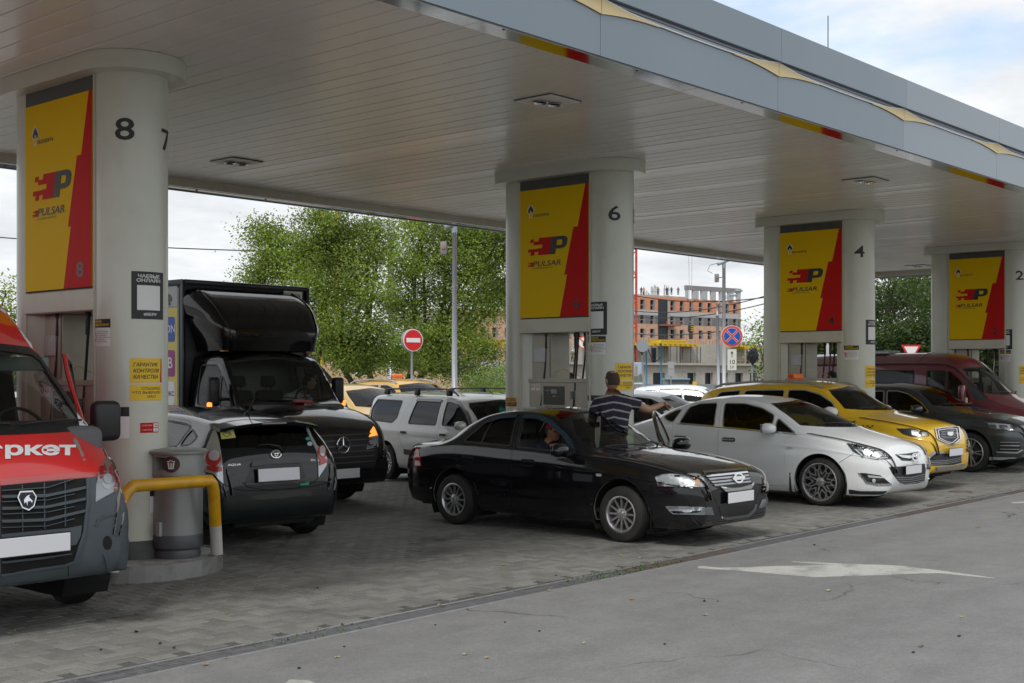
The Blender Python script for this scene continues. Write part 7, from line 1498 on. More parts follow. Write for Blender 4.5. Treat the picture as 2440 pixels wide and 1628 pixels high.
# -- trees
M_BARK=mat("bark",(.075,.060,.048),.95,noise=.35,nscale=9,bump=.6,bscale=30)
def leaf_mat(name,base,var=.35):
 if name in _M:return _M[name]
 m=bpy.data.materials.new(name);m.use_nodes=True;t=m.node_tree;t.nodes.clear();N=t.nodes.new;L=t.links.new
 o=N("ShaderNodeOutputMaterial");g=N("ShaderNodeNewGeometry");cr=N("ShaderNodeValToRGB");L(g.outputs["Random Per Island"],cr.inputs[0]);e=cr.color_ramp.elements
 e[0].color=(base[0]*(1-var),base[1]*(1-var),base[2]*(1-var),1);e[1].color=(base[0]*(1+var*1.5),base[1]*(1+var),base[2]*(1+var*.6),1)
 nz=N("ShaderNodeTexNoise");nz.inputs["Scale"].default_value=.75;nz.inputs["Detail"].default_value=3;L(g.outputs["Position"],nz.inputs["Vector"]);mr=N("ShaderNodeMapRange");mr.inputs[1].default_value=.35;mr.inputs[2].default_value=.65;mr.inputs[3].default_value=.50;mr.inputs[4].default_value=1.35;L(nz.outputs[0],mr.inputs[0]);ml=N("ShaderNodeVectorMath");ml.operation='SCALE';L(cr.outputs[0],ml.inputs[0]);L(mr.outputs[0],ml.inputs["Scale"]);cr=ml
 d=N("ShaderNodeBsdfPrincipled");d.inputs["Roughness"].default_value=.55;L(cr.outputs[0],d.inputs["Base Color"]);tr=N("ShaderNodeBsdfTranslucent");sc=N("ShaderNodeVectorMath");sc.operation='MULTIPLY';sc.inputs[1].default_value=(1.25,1.35,.6);L(cr.outputs[0],sc.inputs[0]);L(sc.outputs[0],tr.inputs[0])
 mx=N("ShaderNodeMixShader");mx.inputs[0].default_value=.42;L(d.outputs[0],mx.inputs[1]);L(tr.outputs[0],mx.inputs[2]);L(mx.outputs[0],o.inputs[0]);_M[name]=m;return m
M_LEAF=leaf_mat("maple leaves",(.19,.285,.055),.45);M_LEAFD=leaf_mat("dark leaves",(.050,.092,.022));M_LEAFP=leaf_mat("pale shrub leaves",(.16,.25,.07))
def tree(label,base,blobs,nleaf,lm=None,leaf=.13,trunk=.16,group='trees around the forecourt',stems=None,seed=1,cat='tree',droop=.22,limbs=True):
 """blobs: (x, y, z, r) foliage masses in world metres; limbs run from the stem base to the masses"""
 rg=np.random.default_rng(seed);base=Vector(base);t=thing('broadleaf_tree' if cat=='tree' else 'shrub',label,cat,base,0,group);b=MB();stems=stems or[(0,0)];ends=[]
 bl=[(Vector(q[:3])-base,q[3])for q in blobs]
 if limbs:
  fork=[]
  for(sx,sy)in stems:
   top=sum((c for c,r in bl),Vector())/len(bl);f_=Vector((sx*2.2+top.x*.25,sy*2.2+top.y*.25,top.z*.42));b.tube([(sx,sy,-.1),(sx*1.3,sy*1.3,f_.z*.4),f_],[trunk,trunk*.82,trunk*.62],10);fork.append(f_)
  for c,r in bl:
   f_=min(fork,key=lambda q:(q-c).length);mid=f_.lerp(c,.55)+Vector(rg.normal(0,.12*r+.05,3))+Vector((0,0,.1*r));b.tube([f_,mid,c],[trunk*.5,trunk*.32,trunk*.14],7)
   for k in range(9):
    d=Vector(rg.normal(0,1,3));d.z=abs(d.z)*.7-.15;d.normalize();e=c+d*r*rg.uniform(.65,1.05);s_=mid.lerp(c,rg.uniform(.2,1));mm=s_.lerp(e,.5)+Vector(rg.normal(0,.08*r,3));b.tube([s_,mm,e],[trunk*.13,trunk*.08,.006],5);ends.append((mm,e,r))
 else:ends=[(c,c+Vector((0,0,r*.6)),r)for c,r in bl]
 if b.v:b.build('trunk',M_BARK,t,True)
 R_=np.array([r for c,r in bl]);w=R_**2/np.sum(R_**2);per=80;ncl=max(1,nleaf//per);V=[];F=[]
 ids=rg.choice(len(bl),ncl,p=w);u=rg.normal(0,1,(ncl,3));u/=np.linalg.norm(u,axis=1)[:,None];rad=rg.uniform(.12,1.0,ncl)**.6*rg.uniform(.75,1.12,ncl)
 C=np.array([tuple(bl[i][0])for i in ids])+u*(R_[ids]*rad)[:,None]*np.array([1,1,.82])
 if ends:
  k=min(len(ends),ncl//3);sel=rg.choice(len(ends),k);C[:k]=np.array([tuple(ends[i][0].lerp(ends[i][1],float(rg.uniform(.2,1))))for i in sel])
 cs=leaf*4.0;P_=np.repeat(C,per,0)+rg.normal(0,1,(ncl*per,3))*cs*np.array([.85,.85,.42]);n=len(P_)
 keep=P_[:,2]>.1;P_=P_[keep];n=len(P_)
 ax=rg.normal(0,1,(n,3));ax[:,2]=-np.abs(ax[:,2])*.6-droop*.6;ax/=np.linalg.norm(ax,axis=1)[:,None];sd_=np.cross(ax,rg.normal(0,1,(n,3)));sd_/=np.linalg.norm(sd_,axis=1)[:,None]+1e-9
 L_=leaf*rg.uniform(.6,1.25,n)[:,None];wd=L_*.24
 A=P_;B_=P_+ax*L_*.45+sd_*wd;C_=P_+ax*L_;D=P_+ax*L_*.45-sd_*wd
 V=np.stack([A,B_,C_,D],1).reshape(-1,3);me=bpy.data.meshes.new('crown');me.vertices.add(4*n);me.vertices.foreach_set('co',V.ravel());me.loops.add(4*n);me.loops.foreach_set('vertex_index',np.arange(4*n));me.polygons.add(n);me.polygons.foreach_set('loop_start',np.arange(0,4*n,4));me.polygons.foreach_set('loop_total',np.full(n,4));me.update();me.validate();me.materials.append(lm or M_LEAF)
 o=bpy.data.objects.new('crown',me);link(o);o.parent=t;return t
def blob(px,py,d,r):p=atD(px,py,d);return(p.x,p.y,p.z,r)
D_=44.0;mpp=D_/FPX
A1=[(760,505,44,.75),(800,560,44,.95),(720,600,44,.9),(840,620,43.5,1.25),(640,570,44,.55),(625,545,44.2,.45),(612,660,44,.55),(690,655,43.5,.9),(780,690,43,1.2),(870,700,43,1.1),(700,740,43.5,.9),(800,790,43,1.15),(900,800,42.8,1.0),(870,855,43,.85),(650,620,43.8,.7),(880,545,44.3,.7),(905,590,44,.7),(760,620,44.5,1.0),(960,860,43.4,.6),(820,850,43.5,.7)]
pb=atD(905,912,44);tree('broad bright green maple with several stems beside the no-entry sign',(pb.x,pb.y,0),[blob(*q)for q in A1],72000,trunk=.15,stems=[(0,0),(-.35,.2),(-.75,.3)],seed=3,leaf=.105)
A2=[(1000,560,46,1.1),(1060,600,46,1.3),(1130,620,46,1.3),(1190,640,46,1.1),(1215,570,46,.9),(980,640,46,1.2),(1080,700,46,1.3),(1170,720,46,1.1),(1220,700,46,.8),(960,720,46,1.2),(1020,790,45.5,1.2),(1110,800,45.5,1.1),(1160,840,45.5,.6),(1050,860,45.2,.9),(1100,880,45.4,.6),(990,850,45.4,.8),(1180,560,46.2,1.0),(1110,550,46.2,.9),(1000,520,46.4,.7)]
pb=atD(948,908,46);tree('tall spreading maple behind the tall lamp pole, its crown touching the numbered pillar',(pb.x,pb.y,0),[blob(*q)for q in A2],72000,trunk=.16,stems=[(0,0),(.4,.1)],seed=4,leaf=.105)
for i,(px,d,top,w,lb)in enumerate(((2105,62,660,2.6,'dark green tree filling the gap left of the last pillar'),(2175,66,650,3.0,'dense dark tree behind the give-way sign'),(2260,60,690,2.6,'dark tree seen through the last pump opening'),(2340,64,700,3.0,'dark tree behind the windscreen of the maroon van'),(2440,62,650,3.0,'dark green tree at the right picture edge'),(2020,60,740,2.2,'dark tree behind the white posts'),(1935,62,770,2.2,'dark tree behind the maroon van roof'),(2220,72,630,2.8,'tall dark tree rising behind its neighbours'))):
 p0=atD(px,900,d);k=d/FPX;zt_=1.8+(HY-top)*k;rg=random.Random(i+40);bl=[]
 for q in range(11):zz=1.0+(zt_-1.2)*((q+.5)/11);rr=w*(.62 if q<3 else(.55 if q>8 else.62))*rg.uniform(.5,.72);bl.append((p0 .x+rg.uniform(-.6,.6)*w,p0 .y+rg.uniform(-.6,.6)*w,zz,rr))
 tree(lb,(p0 .x,p0 .y,0),bl,11000,lm=M_LEAFD,leaf=.19,trunk=.2,seed=50+i,group='dark trees on the far right')
for i,(px,d,py,w,lb,n)in enumerate(((15,38,745,1.2,'tree top showing over the red van at the left picture edge',2600),(1822,120,795,2.2,'small distant tree beside the concrete walls',1500),(45,40,880,1.0,'green shrub seen through the red van windscreen',1500))):
 p0=atD(px,900,d);zc=1.8+(HY-py)*d/FPX;tree(lb,(p0 .x,p0 .y,0),[(p0 .x+a_*w*.6,p0 .y,zc+c_*w*.6,w*.55)for a_,c_ in((0,0),(-.9,-.6),(.8,-.9),(0,.9),(.5,-1.6),(-.4,-2))],n,leaf=.14 if d<60 else.3,trunk=.1,seed=70+i)
for i,(px,d,py,w,lb)in enumerate(((1180,62,890,1.1,'pale green shrub in front of the grey fence'),(1150,60,900,.8,'low pale shrub beside the numbered pillar'),(1120,58,905,.7,'small leafy shrub under the big maple'),(1205,64,885,.9,'pale shrub touching the pillar column'))):
 p0=atD(px,900,d);zc=1.8+(HY-py)*d/FPX;tree(lb,(p0 .x,p0 .y,0),[(p0 .x,p0 .y,zc,w*.6),(p0 .x+.5*w,p0 .y-.3,zc*.6,w*.55),(p0 .x-.5*w,p0 .y,zc*.6,w*.55)],2200,lm=M_LEAFP,leaf=.12,cat='shrub',group='shrubs along the fence',seed=90+i,limbs=False,droop=0)
 # -- building site
ang_b=R(-9.6);ub=Vector((math.cos(ang_b),math.sin(ang_b),0));nb_=Vector((ub.y,-ub.x,0))
def frame_at(px,d):
 p=atD(px,HY,d);return Vector((p.x,p.y,0))
def on_front(O,px):
 """distance along the front from O at photograph column px, and the depth there"""
 v=pdir(px,HY);v=Vector((v.x,v.y,0));n=Vector((-ub.y,ub.x,0));t=O.dot(n)/v.dot(n);P=v*t;return(P-O).dot(ub),P.x*FW[0]+P.y*FW[1]
def MW(O,z=0):return Matrix(((ub.x,0,-nb_.x*-1,O.x),(ub.y,0,nb_.y,O.y),(0,1,0,z),(0,0,0,1)))
M_BRO=mat("orange brick",(.60,.26,.14),.85,noise=.12,nscale=1.5);M_BRT=mat("tan brick",(.54,.34,.24),.85,noise=.12,nscale=1.5);M_BRG=mat("grey brick",(.17,.16,.17),.85,noise=.1);M_GRW=mat("grey render",(.42,.44,.46),.8,noise=.05);M_RAW=mat("raw concrete",(.40,.385,.35),.9,noise=.14,nscale=.5,dirt=.5,dirtcol=(.22,.20,.17));M_WIN=mat("dark opening",(.012,.016,.024),.3);M_TIM=mat("timber board",(.40,.28,.17),.8);M_YFW=mat("yellow formwork",(.62,.42,.02),.6,noise=.1)
def facade(name,label,cat,px0,px1,d0,rows,wins,zrows,depth,mats_,extra=None):
 """rows: z levels; wins: list of (px left, px right); one wall part per storey band, real openings with reveals"""
 O=frame_at(px0,d0);t=thing(name,label,cat,O);s1,_=on_front(O,px1);M0=MW(Vector((0,0,0)));W_=[]
 for a_,c_ in wins:sa,_d=on_front(O,a_);sc,_d=on_front(O,c_);W_.append((sa,sc))
 for(z0,z1,m_,w0,w1)in zrows:
  b=MB();hl=[[(a_,w0),(c_,w0),(c_,w1),(a_,w1)]for a_,c_ in W_]if w1>w0 else[]
  b.prism([(0,z0),(s1,z0),(s1,z1),(0,z1)],-.5,0,M0,holes=hl);b.build('wall',m_,t)
  for k,(a_,c_)in enumerate(W_ if w1>w0 else[]):
   b=MB();b.box((a_,w0,-.52),(c_,w1,-.50),M0);w_=b.build('window',M_WIN,t)
   b=MB();hh=w0+(w1-w0)*.42;b.box((a_,hh,-.30),(c_,hh+.16,-.22),M0);b.build('rail_board',M_TIM,w_)
   b=MB();b.box((a_+(c_-a_)*.72,w0,-.5),(c_,w1,-.03),M0);b.build('reveal',mats_['rev'],w_)
 b=MB();b.box((0,zrows[-1][0],-depth),(s1,zrows[0][1]-.2,-.53),M0);b.build('frame',mats_['core'],t)
 return t,O,M0,s1
d0=262.0;kz=d0/FPX;zz_=lambda y:1.8+(HY-y)*kz
wins=[(1490+a_/6.534,1490+c_/6.534)for a_,c_ in((95,140),(232,315),(388,467),(703,778),(850,922),(993,1064),(1145,1215),(1283,1352),(1420,1487),(1560,1617),(1680,1747))]
wl=[(1400+26*i,1412+26*i)for i in range(4)]
rows_=[(zz_(726),zz_(697),M_BRO,0,0)]
zr=[(zz_(733),zz_(699),M_BRO,zz_(731),zz_(707)),(zz_(745),zz_(733),M_GRW,0,0),(zz_(767),zz_(745),M_BRG,zz_(766),zz_(746)),(zz_(776),zz_(767),M_BRT,0,0),(zz_(802),zz_(776),M_BRT,zz_(801),zz_(779)),(zz_(812),zz_(802),M_BRT,0,0),(zz_(838),zz_(812),M_BRT,zz_(837),zz_(815)),(-1.0,zz_(838),M_RAW,0,0)]
T_,O_,M0,s1=facade('apartment_building','orange, grey and tan brick apartment block under construction behind the concrete walls','building',1400,1765,d0,None,wl+wins,zr,16,dict(rev=mat("reveal grey",(.25,.25,.26),.8),core=M_RAW))
def bx(name,m_,par,px0,px1,z0,z1,o0,o1,O=None):
 O=O or O_;a_,_=on_front(O,px0);c_,_=on_front(O,px1);b=MB();b.box((a_,z0,o0),(c_,z1,o1),M0);return b.build(name,m_,par)
bx('stair_opening',M_WIN,T_,1568,1590,zz_(812),zz_(705),.01,.05);bx('stair_jamb',M_RAW,T_,1590,1594,zz_(812),zz_(702),.01,.25);bx('balcony',mat("red platform",(.30,.12,.09),.7),T_,1570,1606,zz_(771),zz_(767),.1,2.2);bx('balcony_rail',mat("red platform",(.3,.12,.09)),T_,1572,1606,zz_(760),zz_(759),2.0,2.1)
for px in(1572,1580,1588,1597,1605):bx('balcony_post',mat("red platform",(.3,.12,.09)),T_,px,px+.7,zz_(768),zz_(759),2.0,2.1)
bx('slab_edge',M_RAW,T_,1500,1640,zz_(699),zz_(694),-6,-.5)
zt_=zz_(676)
for px0,px1 in((1636,1641),(1652,1665),(1672,1686),(1695,1706),(1716,1727),(1736,1748),(1757,1765)):bx('top_pier',M_GRW,T_,px0,px1,zz_(706),zt_+.1,-.5,0)
bx('top_beam',mat("grey lintel",(.24,.24,.25),.8),T_,1635,1765,zt_,zt_+1.0,-.6,.05)
for(pa,pb_,yt,n,g)in((1574,1594,668,13,'a'),(1605,1618,666,8,'b'),(1520,1572,690,16,'c'),(1555,1570,681,8,'d')):
 b=MB()
 for i in range(n):
  px=pa+(pb_-pa)*i/(n-1);s_,_=on_front(O_,px);h_=zz_(yt)+random.uniform(-.6,.3);b.tube([M0@Vector((s_,zz_(702),-3)),M0@Vector((s_+random.uniform(-.1,.1),h_,-3))],.05,4)
 for q in range(3 if n>10 and g!='c' else 1):z_=zz_(700)+1.0*q+.5;s0_,_=on_front(O_,pa);s1_,_=on_front(O_,pb_);b.tube([M0@Vector((s0_,z_,-3)),M0@Vector((s1_,z_,-3))],.03,4)
 b.build('rebar_cage',mat("rebar",(.16,.13,.11),.8),T_)
def worker(px,d,z,hat,top,label,lean=0):
 p=atD(px,HY,d);t=thing('person',label,'person',(p.x,p.y,z),YAW+R(90),'workers on the building site');b=MB()
 b.tube([(-.10,0,0),(-.11,0,.45),(-.08,0,.85)],[.06,.075,.10],8);b.tube([(.10,0,0),(.12,.03,.45),(.08,0,.85)],[.06,.075,.10],8);b.build('trousers',mat("work trousers",(.03,.035,.05),.9),t,True)
 b=MB();b.tube([(0,0,.80),(0,lean*.5,1.1),(0,lean,1.42),(0,lean,1.5)],[.15,.17,.19,.08],10);b.tube([(-.2,lean,1.38),(-.30,lean+.05,1.1),(-.22,lean+.25,.95)],[.06,.05,.04],8);b.tube([(.2,lean,1.38),(.30,lean+.05,1.1),(.24,lean+.25,.98)],[.06,.05,.04],8);b.build('jacket',mat(top[0],top[1],.9),t,True)
 b=MB();b.lathe([(0,1.50),(.06,1.50),(.095,1.60),(.09,1.70),(0,1.75)],12,M=Matrix.Translation((0,lean,0)));b.build('head',mat("skin",(.42,.24,.16),.6),t,True)
 b=MB();b.lathe([(.13,1.66),(.115,1.68),(.10,1.76),(0,1.80)],12,M=Matrix.Translation((0,lean,0)));b.build('helmet',mat(hat[0],hat[1],.5),t,True);return t
OR=("orange helmet",(.75,.20,.03));WH=("white helmet",(.7,.7,.7));KH=("khaki jacket",(.16,.13,.08));NV=("navy jacket",(.03,.05,.10));HV=("orange vest",(.7,.25,.05))
ztop=zz_(699)+.0
for px,hat,top,lb in((1528,OR,NV,'far-off worker at the left end of the brick building roof'),(1534,WH,HV,'far-off worker in a vest beside another at the left of the roof'),(1568,OR,KH,'far-off khaki worker alone by the stair opening on the roof'),(1589,WH,NV,'far-off worker in dark blue right of the stair opening'),(1600,OR,NV,'far-off worker beside the dark stack on the roof'),(1616,OR,KH,'far-off worker near the second cage of rods on the roof')):worker(px,d0+6,ztop,hat,top,lb)
bx('dark_stack',mat("dark sheets",(.03,.03,.035)),T_,1596,1604,zz_(702),zz_(693),-5,-3)
zr2=[(zz_(700+0),zz_(660),M_BRT,zz_(696),zz_(674)),(zz_(734),zz_(700),M_BRT,zz_(731),zz_(708)),(zz_(770),zz_(734),M_BRT,zz_(766),zz_(742)),(zz_(806),zz_(770),M_BRT,zz_(801),zz_(777)),(zz_(830),zz_(806),mat("ochre panel",(.55,.34,.08),.8),0,0),(zz_(862),zz_(830),M_BRT,zz_(858),zz_(834)),(zz_(872),zz_(862),M_GRW,0,0),(-1,zz_(872),M_RAW,0,0)]
wl2=[(1085+29.5*i,1098+29.5*i)for i in range(11)]
zr2=[(a_,c_,m_,w0,w1)for a_,c_,m_,w0,w1 in zr2[2:]]
facade('apartment_building','tan brick block with an ochre band half hidden by the big maples','building',1070,1412,240,None,wl2,[(1.8+(z0-1.8)*240/262 if z0>0 else z0,1.8+(z1-1.8)*240/262,m_,1.8+(w0-1.8)*240/262 if w1 else 0,1.8+(w1-1.8)*240/262 if w1 else 0)for z0,z1,m_,w0,w1 in zr2],14,dict(rev=mat("reveal grey",(.25,.25,.26),.8),core=M_RAW))
d1=188.0;k1=d1/FPX;z1_=lambda y:1.8+(HY-y)*k1
O2=frame_at(1290,d1);pod=thing('concrete_podium','raw concrete two-storey shell with yellow formwork beams','building',O2);e_,_=on_front(O2,1850)
op=[(1556,1585),(1638,1658),(1680,1699),(1716,1735),(1752,1771),(1787,1804),(1356,1372)]
hl=[];b=MB()
for a_,c_ in op:sa,_=on_front(O2,a_);sc,_=on_front(O2,c_);hl.append([(sa,z1_(918)),(sc,z1_(918)),(sc,z1_(888)),(sa,z1_(888))])
b.prism([(0,-1.2),(e_,-1.2),(e_,z1_(866)),(0,z1_(866))],-.5,0,M0,holes=hl);b.build('wall',M_RAW,pod)
def px_(name,m_,px0,px1,y0,y1,o0,o1,par=None,hid=O2):
 a_,_=on_front(O2,px0);c_,_=on_front(O2,px1);b=MB();b.box((a_,z1_(y1),o0),(c_,z1_(y0),o1),M0);return b.build(name,m_,par or pod)
for a_,c_ in op:px_('opening',M_WIN,a_-.3,c_+.3,886,920,-1.6,-.6)
px_('ledge',M_RAW,1290,1850,862,868,-.6,.7)
px_('upper_back_wall',M_RAW,1290,1850,812,864,-7.2,-6.8)
for a_,c_ in((1500,1511),(1526,1552),(1597,1622),(1640,1722),(1768,1790),(1806,1850),(1290,1312),(1322,1360),(1384,1403)):px_('wall_panel',M_RAW,a_,c_,810,863,-3.2 if a_%2 else-2.0,-2.7 if a_%2 else-1.5)
for a_ in(1552,1585,1622,1634,1752,1764):px_('recess',M_WIN,a_,a_+9,820,862,-6.7,-6.5)
for a_,c_,y0,y1 in((1492,1646,812,819),(1540,1664,814,818),(1762,1798,817,823),(1745,1786,812,817),(1400,1500,812,819)):px_('formwork_beam',M_YFW,a_,c_,y0,y1,-1.5,1.2 if a_!=1540 else.6)
for a_ in range(1545,1645,12):px_('formwork_beam',M_YFW,a_,a_+5,811,814,-1.2,1.5)
for a_ in(1552,1583,1596,1612,1626,1645,1660,1790,1668):px_('prop',mat("steel prop",(.14,.15,.15),.6,.4),a_,a_+.9,819,862,.0,.12)
for a_ in(1583,1629,1661,1768):
 for s_ in(-1,1):
  sa,_=on_front(O2,a_);b=MB();b.tube([M0@Vector((sa,z1_(850),.1)),M0@Vector((sa+s_*.75,z1_(862),.1))],.05,4);b.build('prop_leg',M_TIM,pod)
for y in(846,853):px_('guard_rail',M_TIM,1752,1820,y,y+1.2,.3,.4)
b=MB()
for i in range(46):px=1500+i*7.2+random.uniform(-2,2);s_,_=on_front(O2,px);b.tube([M0@Vector((s_,z1_(812),-3)),M0@Vector((s_,z1_(797+random.uniform(-8,5)),-3))],.035,4)
tag(b.build('starter_bars',mat("rebar",(.16,.13,.11),.8),pod),kind='stuff')
b=MB()
for i in range(20):px=1786+i*3;s_,_=on_front(O2,px);b.box((s_,z1_(812),-4),(s_+.12,z1_(799),-3.9),M0)
tag(b.build('shutter_slat',mat("shutter board",(.22,.20,.19),.8),pod),kind='stuff')
px_('mesh_stack',M_YFW,1580,1640,802,810,-3,-.5)
for y in range(803,810,2):px_('mesh_rod',mat("light yellow",(.8,.62,.08)),1580,1640,y,y+.6,-.49,-.4)
worker(1364,d1-1,z1_(863),WH,KH,'worker in a pale helmet bending over dark bags in the concrete opening',.2);worker(1372,d1-1,z1_(863),OR,KH,'worker in an orange helmet standing in the concrete opening')
def mast(name,label,cat,px,d,w,ytop,m_,ybot=905,seg=1.0,px2=None):
 p=atD(px,HY,d);zt_=1.8+(HY-ytop)*d/FPX;t=thing(name,label,cat,(p.x,p.y,0),YAW);b=MB();h=w/2
 for x in(-h,h):
  for y in(-h,h):b.tube([(x,y,0),(x,y,zt_)],w*.07,4)
 b.build('corner_post',m_,t);n=max(2,int(zt_/(w*1.15)));b=MB();z=np.linspace(0,zt_,n)
 for i in range(n-1):
  s_=1 if i%2 else-1
  for y in(-h,h):b.tube([(-h*s_,y,z[i]),(h*s_,y,z[i+1])],w*.045,4);b.tube([(y,-h*s_,z[i]),(y,h*s_,z[i+1])],w*.045,4)
 b.build('lattice',m_,t);return t
mast('tower_crane','red lattice tower crane rising beside the orange building','crane',1504,200,1.6,300,mat("crane red",(.46,.07,.05),.5))
mast('tower_crane','yellow lattice crane mast standing behind the big maples','crane',784,170,2.2,300,mat("crane yellow",(.62,.40,.06),.5))
cb=thing('crane_hook','black and yellow striped crane hook block hanging before the brick wall','crane hook',frame_at(1646,200));b=MB();zh=1.8+(HY-790)*200/FPX;b.rbox((-.45,-.3,zh-.1),(.45,.3,zh+1.0),.1);b.rbox((-.3,-.2,zh-1.2),(.3,.2,zh-.1),.08);b.build('block',mat("hook black",(.03,.03,.03),.6),cb)
b=MB()
for k in range(3):b.box((-.42,-.33,zh+.05+.3*k),(.42,-.31,zh+.2+.3*k),Matrix.Rotation(0,4,'Y'))
b.build('stripe',M_YFW,cb)
for dx in(-2.0,1.2):b=MB();b.tube([(dx*.1,0,zh+1),(dx,0,60)],.035,4);b.build('cable',mat("steel cable",(.30,.30,.32),.6),cb)
def wire(label,a_,c_,sag=.3,r=.02):
 A,C=atD(*a_),atD(*c_);b=MB();b.tube([A.lerp(C,t)-Vector((0,0,sag*4*t*(1-t)))for t in np.linspace(0,1,13)],r,5);tag(b.build('overhead_wire',mat("black wire",(.02,.02,.022),.6),None,True),label,'wire','overhead wires')
wire('black overhead wire crossing the sky left of the big maples',(-60,561,60),(900,602,60),.2,.028);wire('thin wire low in the sky at the left edge',(-60,685,60),(240,705,60),.1,.02)
wire('upper wire sagging across the orange building',(1490,700,110),(1830,708,90),.5,.04);wire('middle wire rising to the right across the orange building',(1490,738,110),(1830,704,80),.6,.035);wire('lower wire rising to the right across the grey band',(1500,753,110),(1830,722,80),.5,.035);wire('thin grey cable strung low over the concrete shell',(1490,792,100),(1715,790,60),.2,.03)
# -- poles and signs
M_POLE=mat("pole grey",(.42,.44,.47),.4,.35,noise=.06)
def cam_pole(label,px,d,ytop,r,flip=1):
 p=atD(px,HY,d);h=1.8+(HY-ytop)*d/FPX;t=thing('floodlight_pole',label,'lamp pole',(p.x,p.y,0),YAW-R(90),'tall poles with slim floodlights');b=MB();b.tube([(0,0,0),(0,0,h)],[r*1.3,r],14);b.build('pole',M_POLE,t,True)
 b=MB();b.rbox((-.28,-.09,-.05),(.34,.09,.07),.04,3,Matrix.Translation((.02,0,h+.12))@Matrix.Rotation(R(-22),4,'Y'));b.tube([(0,0,h-.1),(0,0,h+.1)],r*1.2,8);b.build('lamp_head',mat("lamp head",(.32,.36,.38),.4,.4),t,'auto')
 b=MB();b.rbox((-.26*flip-.07,-.1,h-.62),(-.26*flip+.07,.1,h-.32),.02);b.tube([(0,0,h-.45),(-.3*flip,0,h-.45)],.02,6);c_=b.build('camera',mat("camera box",(.22,.22,.22),.5),t,'auto');b=MB();b.lathe([(.0,0),(.04,0),(.042,.02)],14,M=Matrix.Translation((-.26*flip,-.11,h-.45))@Matrix.Rotation(R(90),4,'X'));b.build('camera_lens',mat("warm lens",(.35,.20,.12),.2),c_)
 b=MB();b.tube([(-.1*flip,0,h+.1),(-.5*flip,0,h),(-.6*flip,0,h-.2),(-.42*flip,0,h-.3)],.01,5);b.build('cable',M_BLACKPL,t,True)
cam_pole('tall grey floodlight pole in front of the spreading maple',1083,30,545,.055);cam_pole('tall grey floodlight pole standing before the orange building',1725,46,632,.06)
p=atD(932,HY,75);h=1.8+(HY-300)*75/FPX;t=thing('lighting_mast','very tall grey mast with a collar rising behind the maples','mast',(p.x,p.y,0));b=MB();b.tube([(0,0,0),(0,0,1.8+(HY-570)*75/FPX)],.19,14);b.tube([(0,0,1.8+(HY-570)*75/FPX),(0,0,h)],.07,12);b.build('pole',M_POLE,t,True);zc=1.8+(HY-550)*75/FPX;b=MB();b.lathe([(.19,zc-.6),(.25,zc-.4),(.25,zc+.3),(.12,zc+.5),(.12,zc+.9)],16);b.build('collar',M_POLE,t,True)
p=atD(1709,HY,60);t=thing('street_lamp','grey street lamp with two curved arms before the orange building','street lamp',(p.x,p.y,0),YAW-R(90));k=60/FPX;zq=lambda y:1.8+(HY-y)*k;b=MB();b.tube([(.10,0,0),(0,0,zq(752))],.075,12);b.tube([(0,0,zq(752)),(0,0,zq(727))],.04,10);b.build('pole',M_POLE,t,True)
for ex,ey,tx in((1754,694,.95),(1742,705,.75)):
 X_=(ex-1709)*k;b=MB();b.tube([(0,0,zq(729)),(.10,0,zq(718)),(X_*.45,0,zq(706 if ey<700 else 714)),(X_,0,zq(ey))],.022,7);b.build('arm',M_POLE,t,True);b=MB();b.rbox((X_-.05,-.08,zq(ey)-.03),(X_+.30,.08,zq(ey)+.07),.03,3,None);b.build('lamp_head',mat("lamp head",(.32,.36,.38),.4,.4),t,'auto')
def sign_post(name,label,px,d,zt_,face,rz=None,r=.03,cat='road sign',lean=0,zb=0):
 p=atD(px,HY,d);t=thing(name,label,cat,(p.x,p.y,0),YAW-R(90)if rz is None else rz);b=MB();b.tube([(lean,r+.012,zb),(0,r+.012,zt_)],r,10);b.build('post',M_POLE,t,True);face(t);return t
FX=Matrix(((1,0,0,0),(0,0,-1,0),(0,1,0,0),(0,0,0,1)))
def disc(t,cz,r,m_,off,nm='disc',th=.008,inner=None,cx=0):
 b=MB();b.prism([(cx+x,cz+z)for x,z in circ(0,0,r,n=40)],off,off+th,FX,holes=[[(cx+x,cz+z)for x,z in circ(0,0,inner,n=40)]]if inner else None);return b.build(nm,m_,t)
def f_noentry(t):
 zc=1.8+(HY-811)*38/FPX;b=MB();b.lathe([(.335,-.01),(.335,.13)],36,M=Matrix.Translation((0,-.02,zc))@Matrix.Rotation(R(-90),4,'X'));b.build('light_box',mat("sign back grey",(.30,.33,.35),.45,.3),t,'auto');disc(t,zc,.335,M_WHITE,.032,'rim');disc(t,zc,.31,mat("sign red",(.62,.015,.02),.35),.041);b=MB();b.prism([(-.235,zc-.065),(.235,zc-.065),(.235,zc+.065),(-.235,zc+.065)],.050,.054,FX);b.build('white_bar',M_WHITE,t)
sign_post('no_entry_sign','round red no-entry sign with a white bar before the maples',983,38,1.8+(HY-780)*38/FPX,f_noentry,rz=YAW-R(90)+R(34),r=.035)
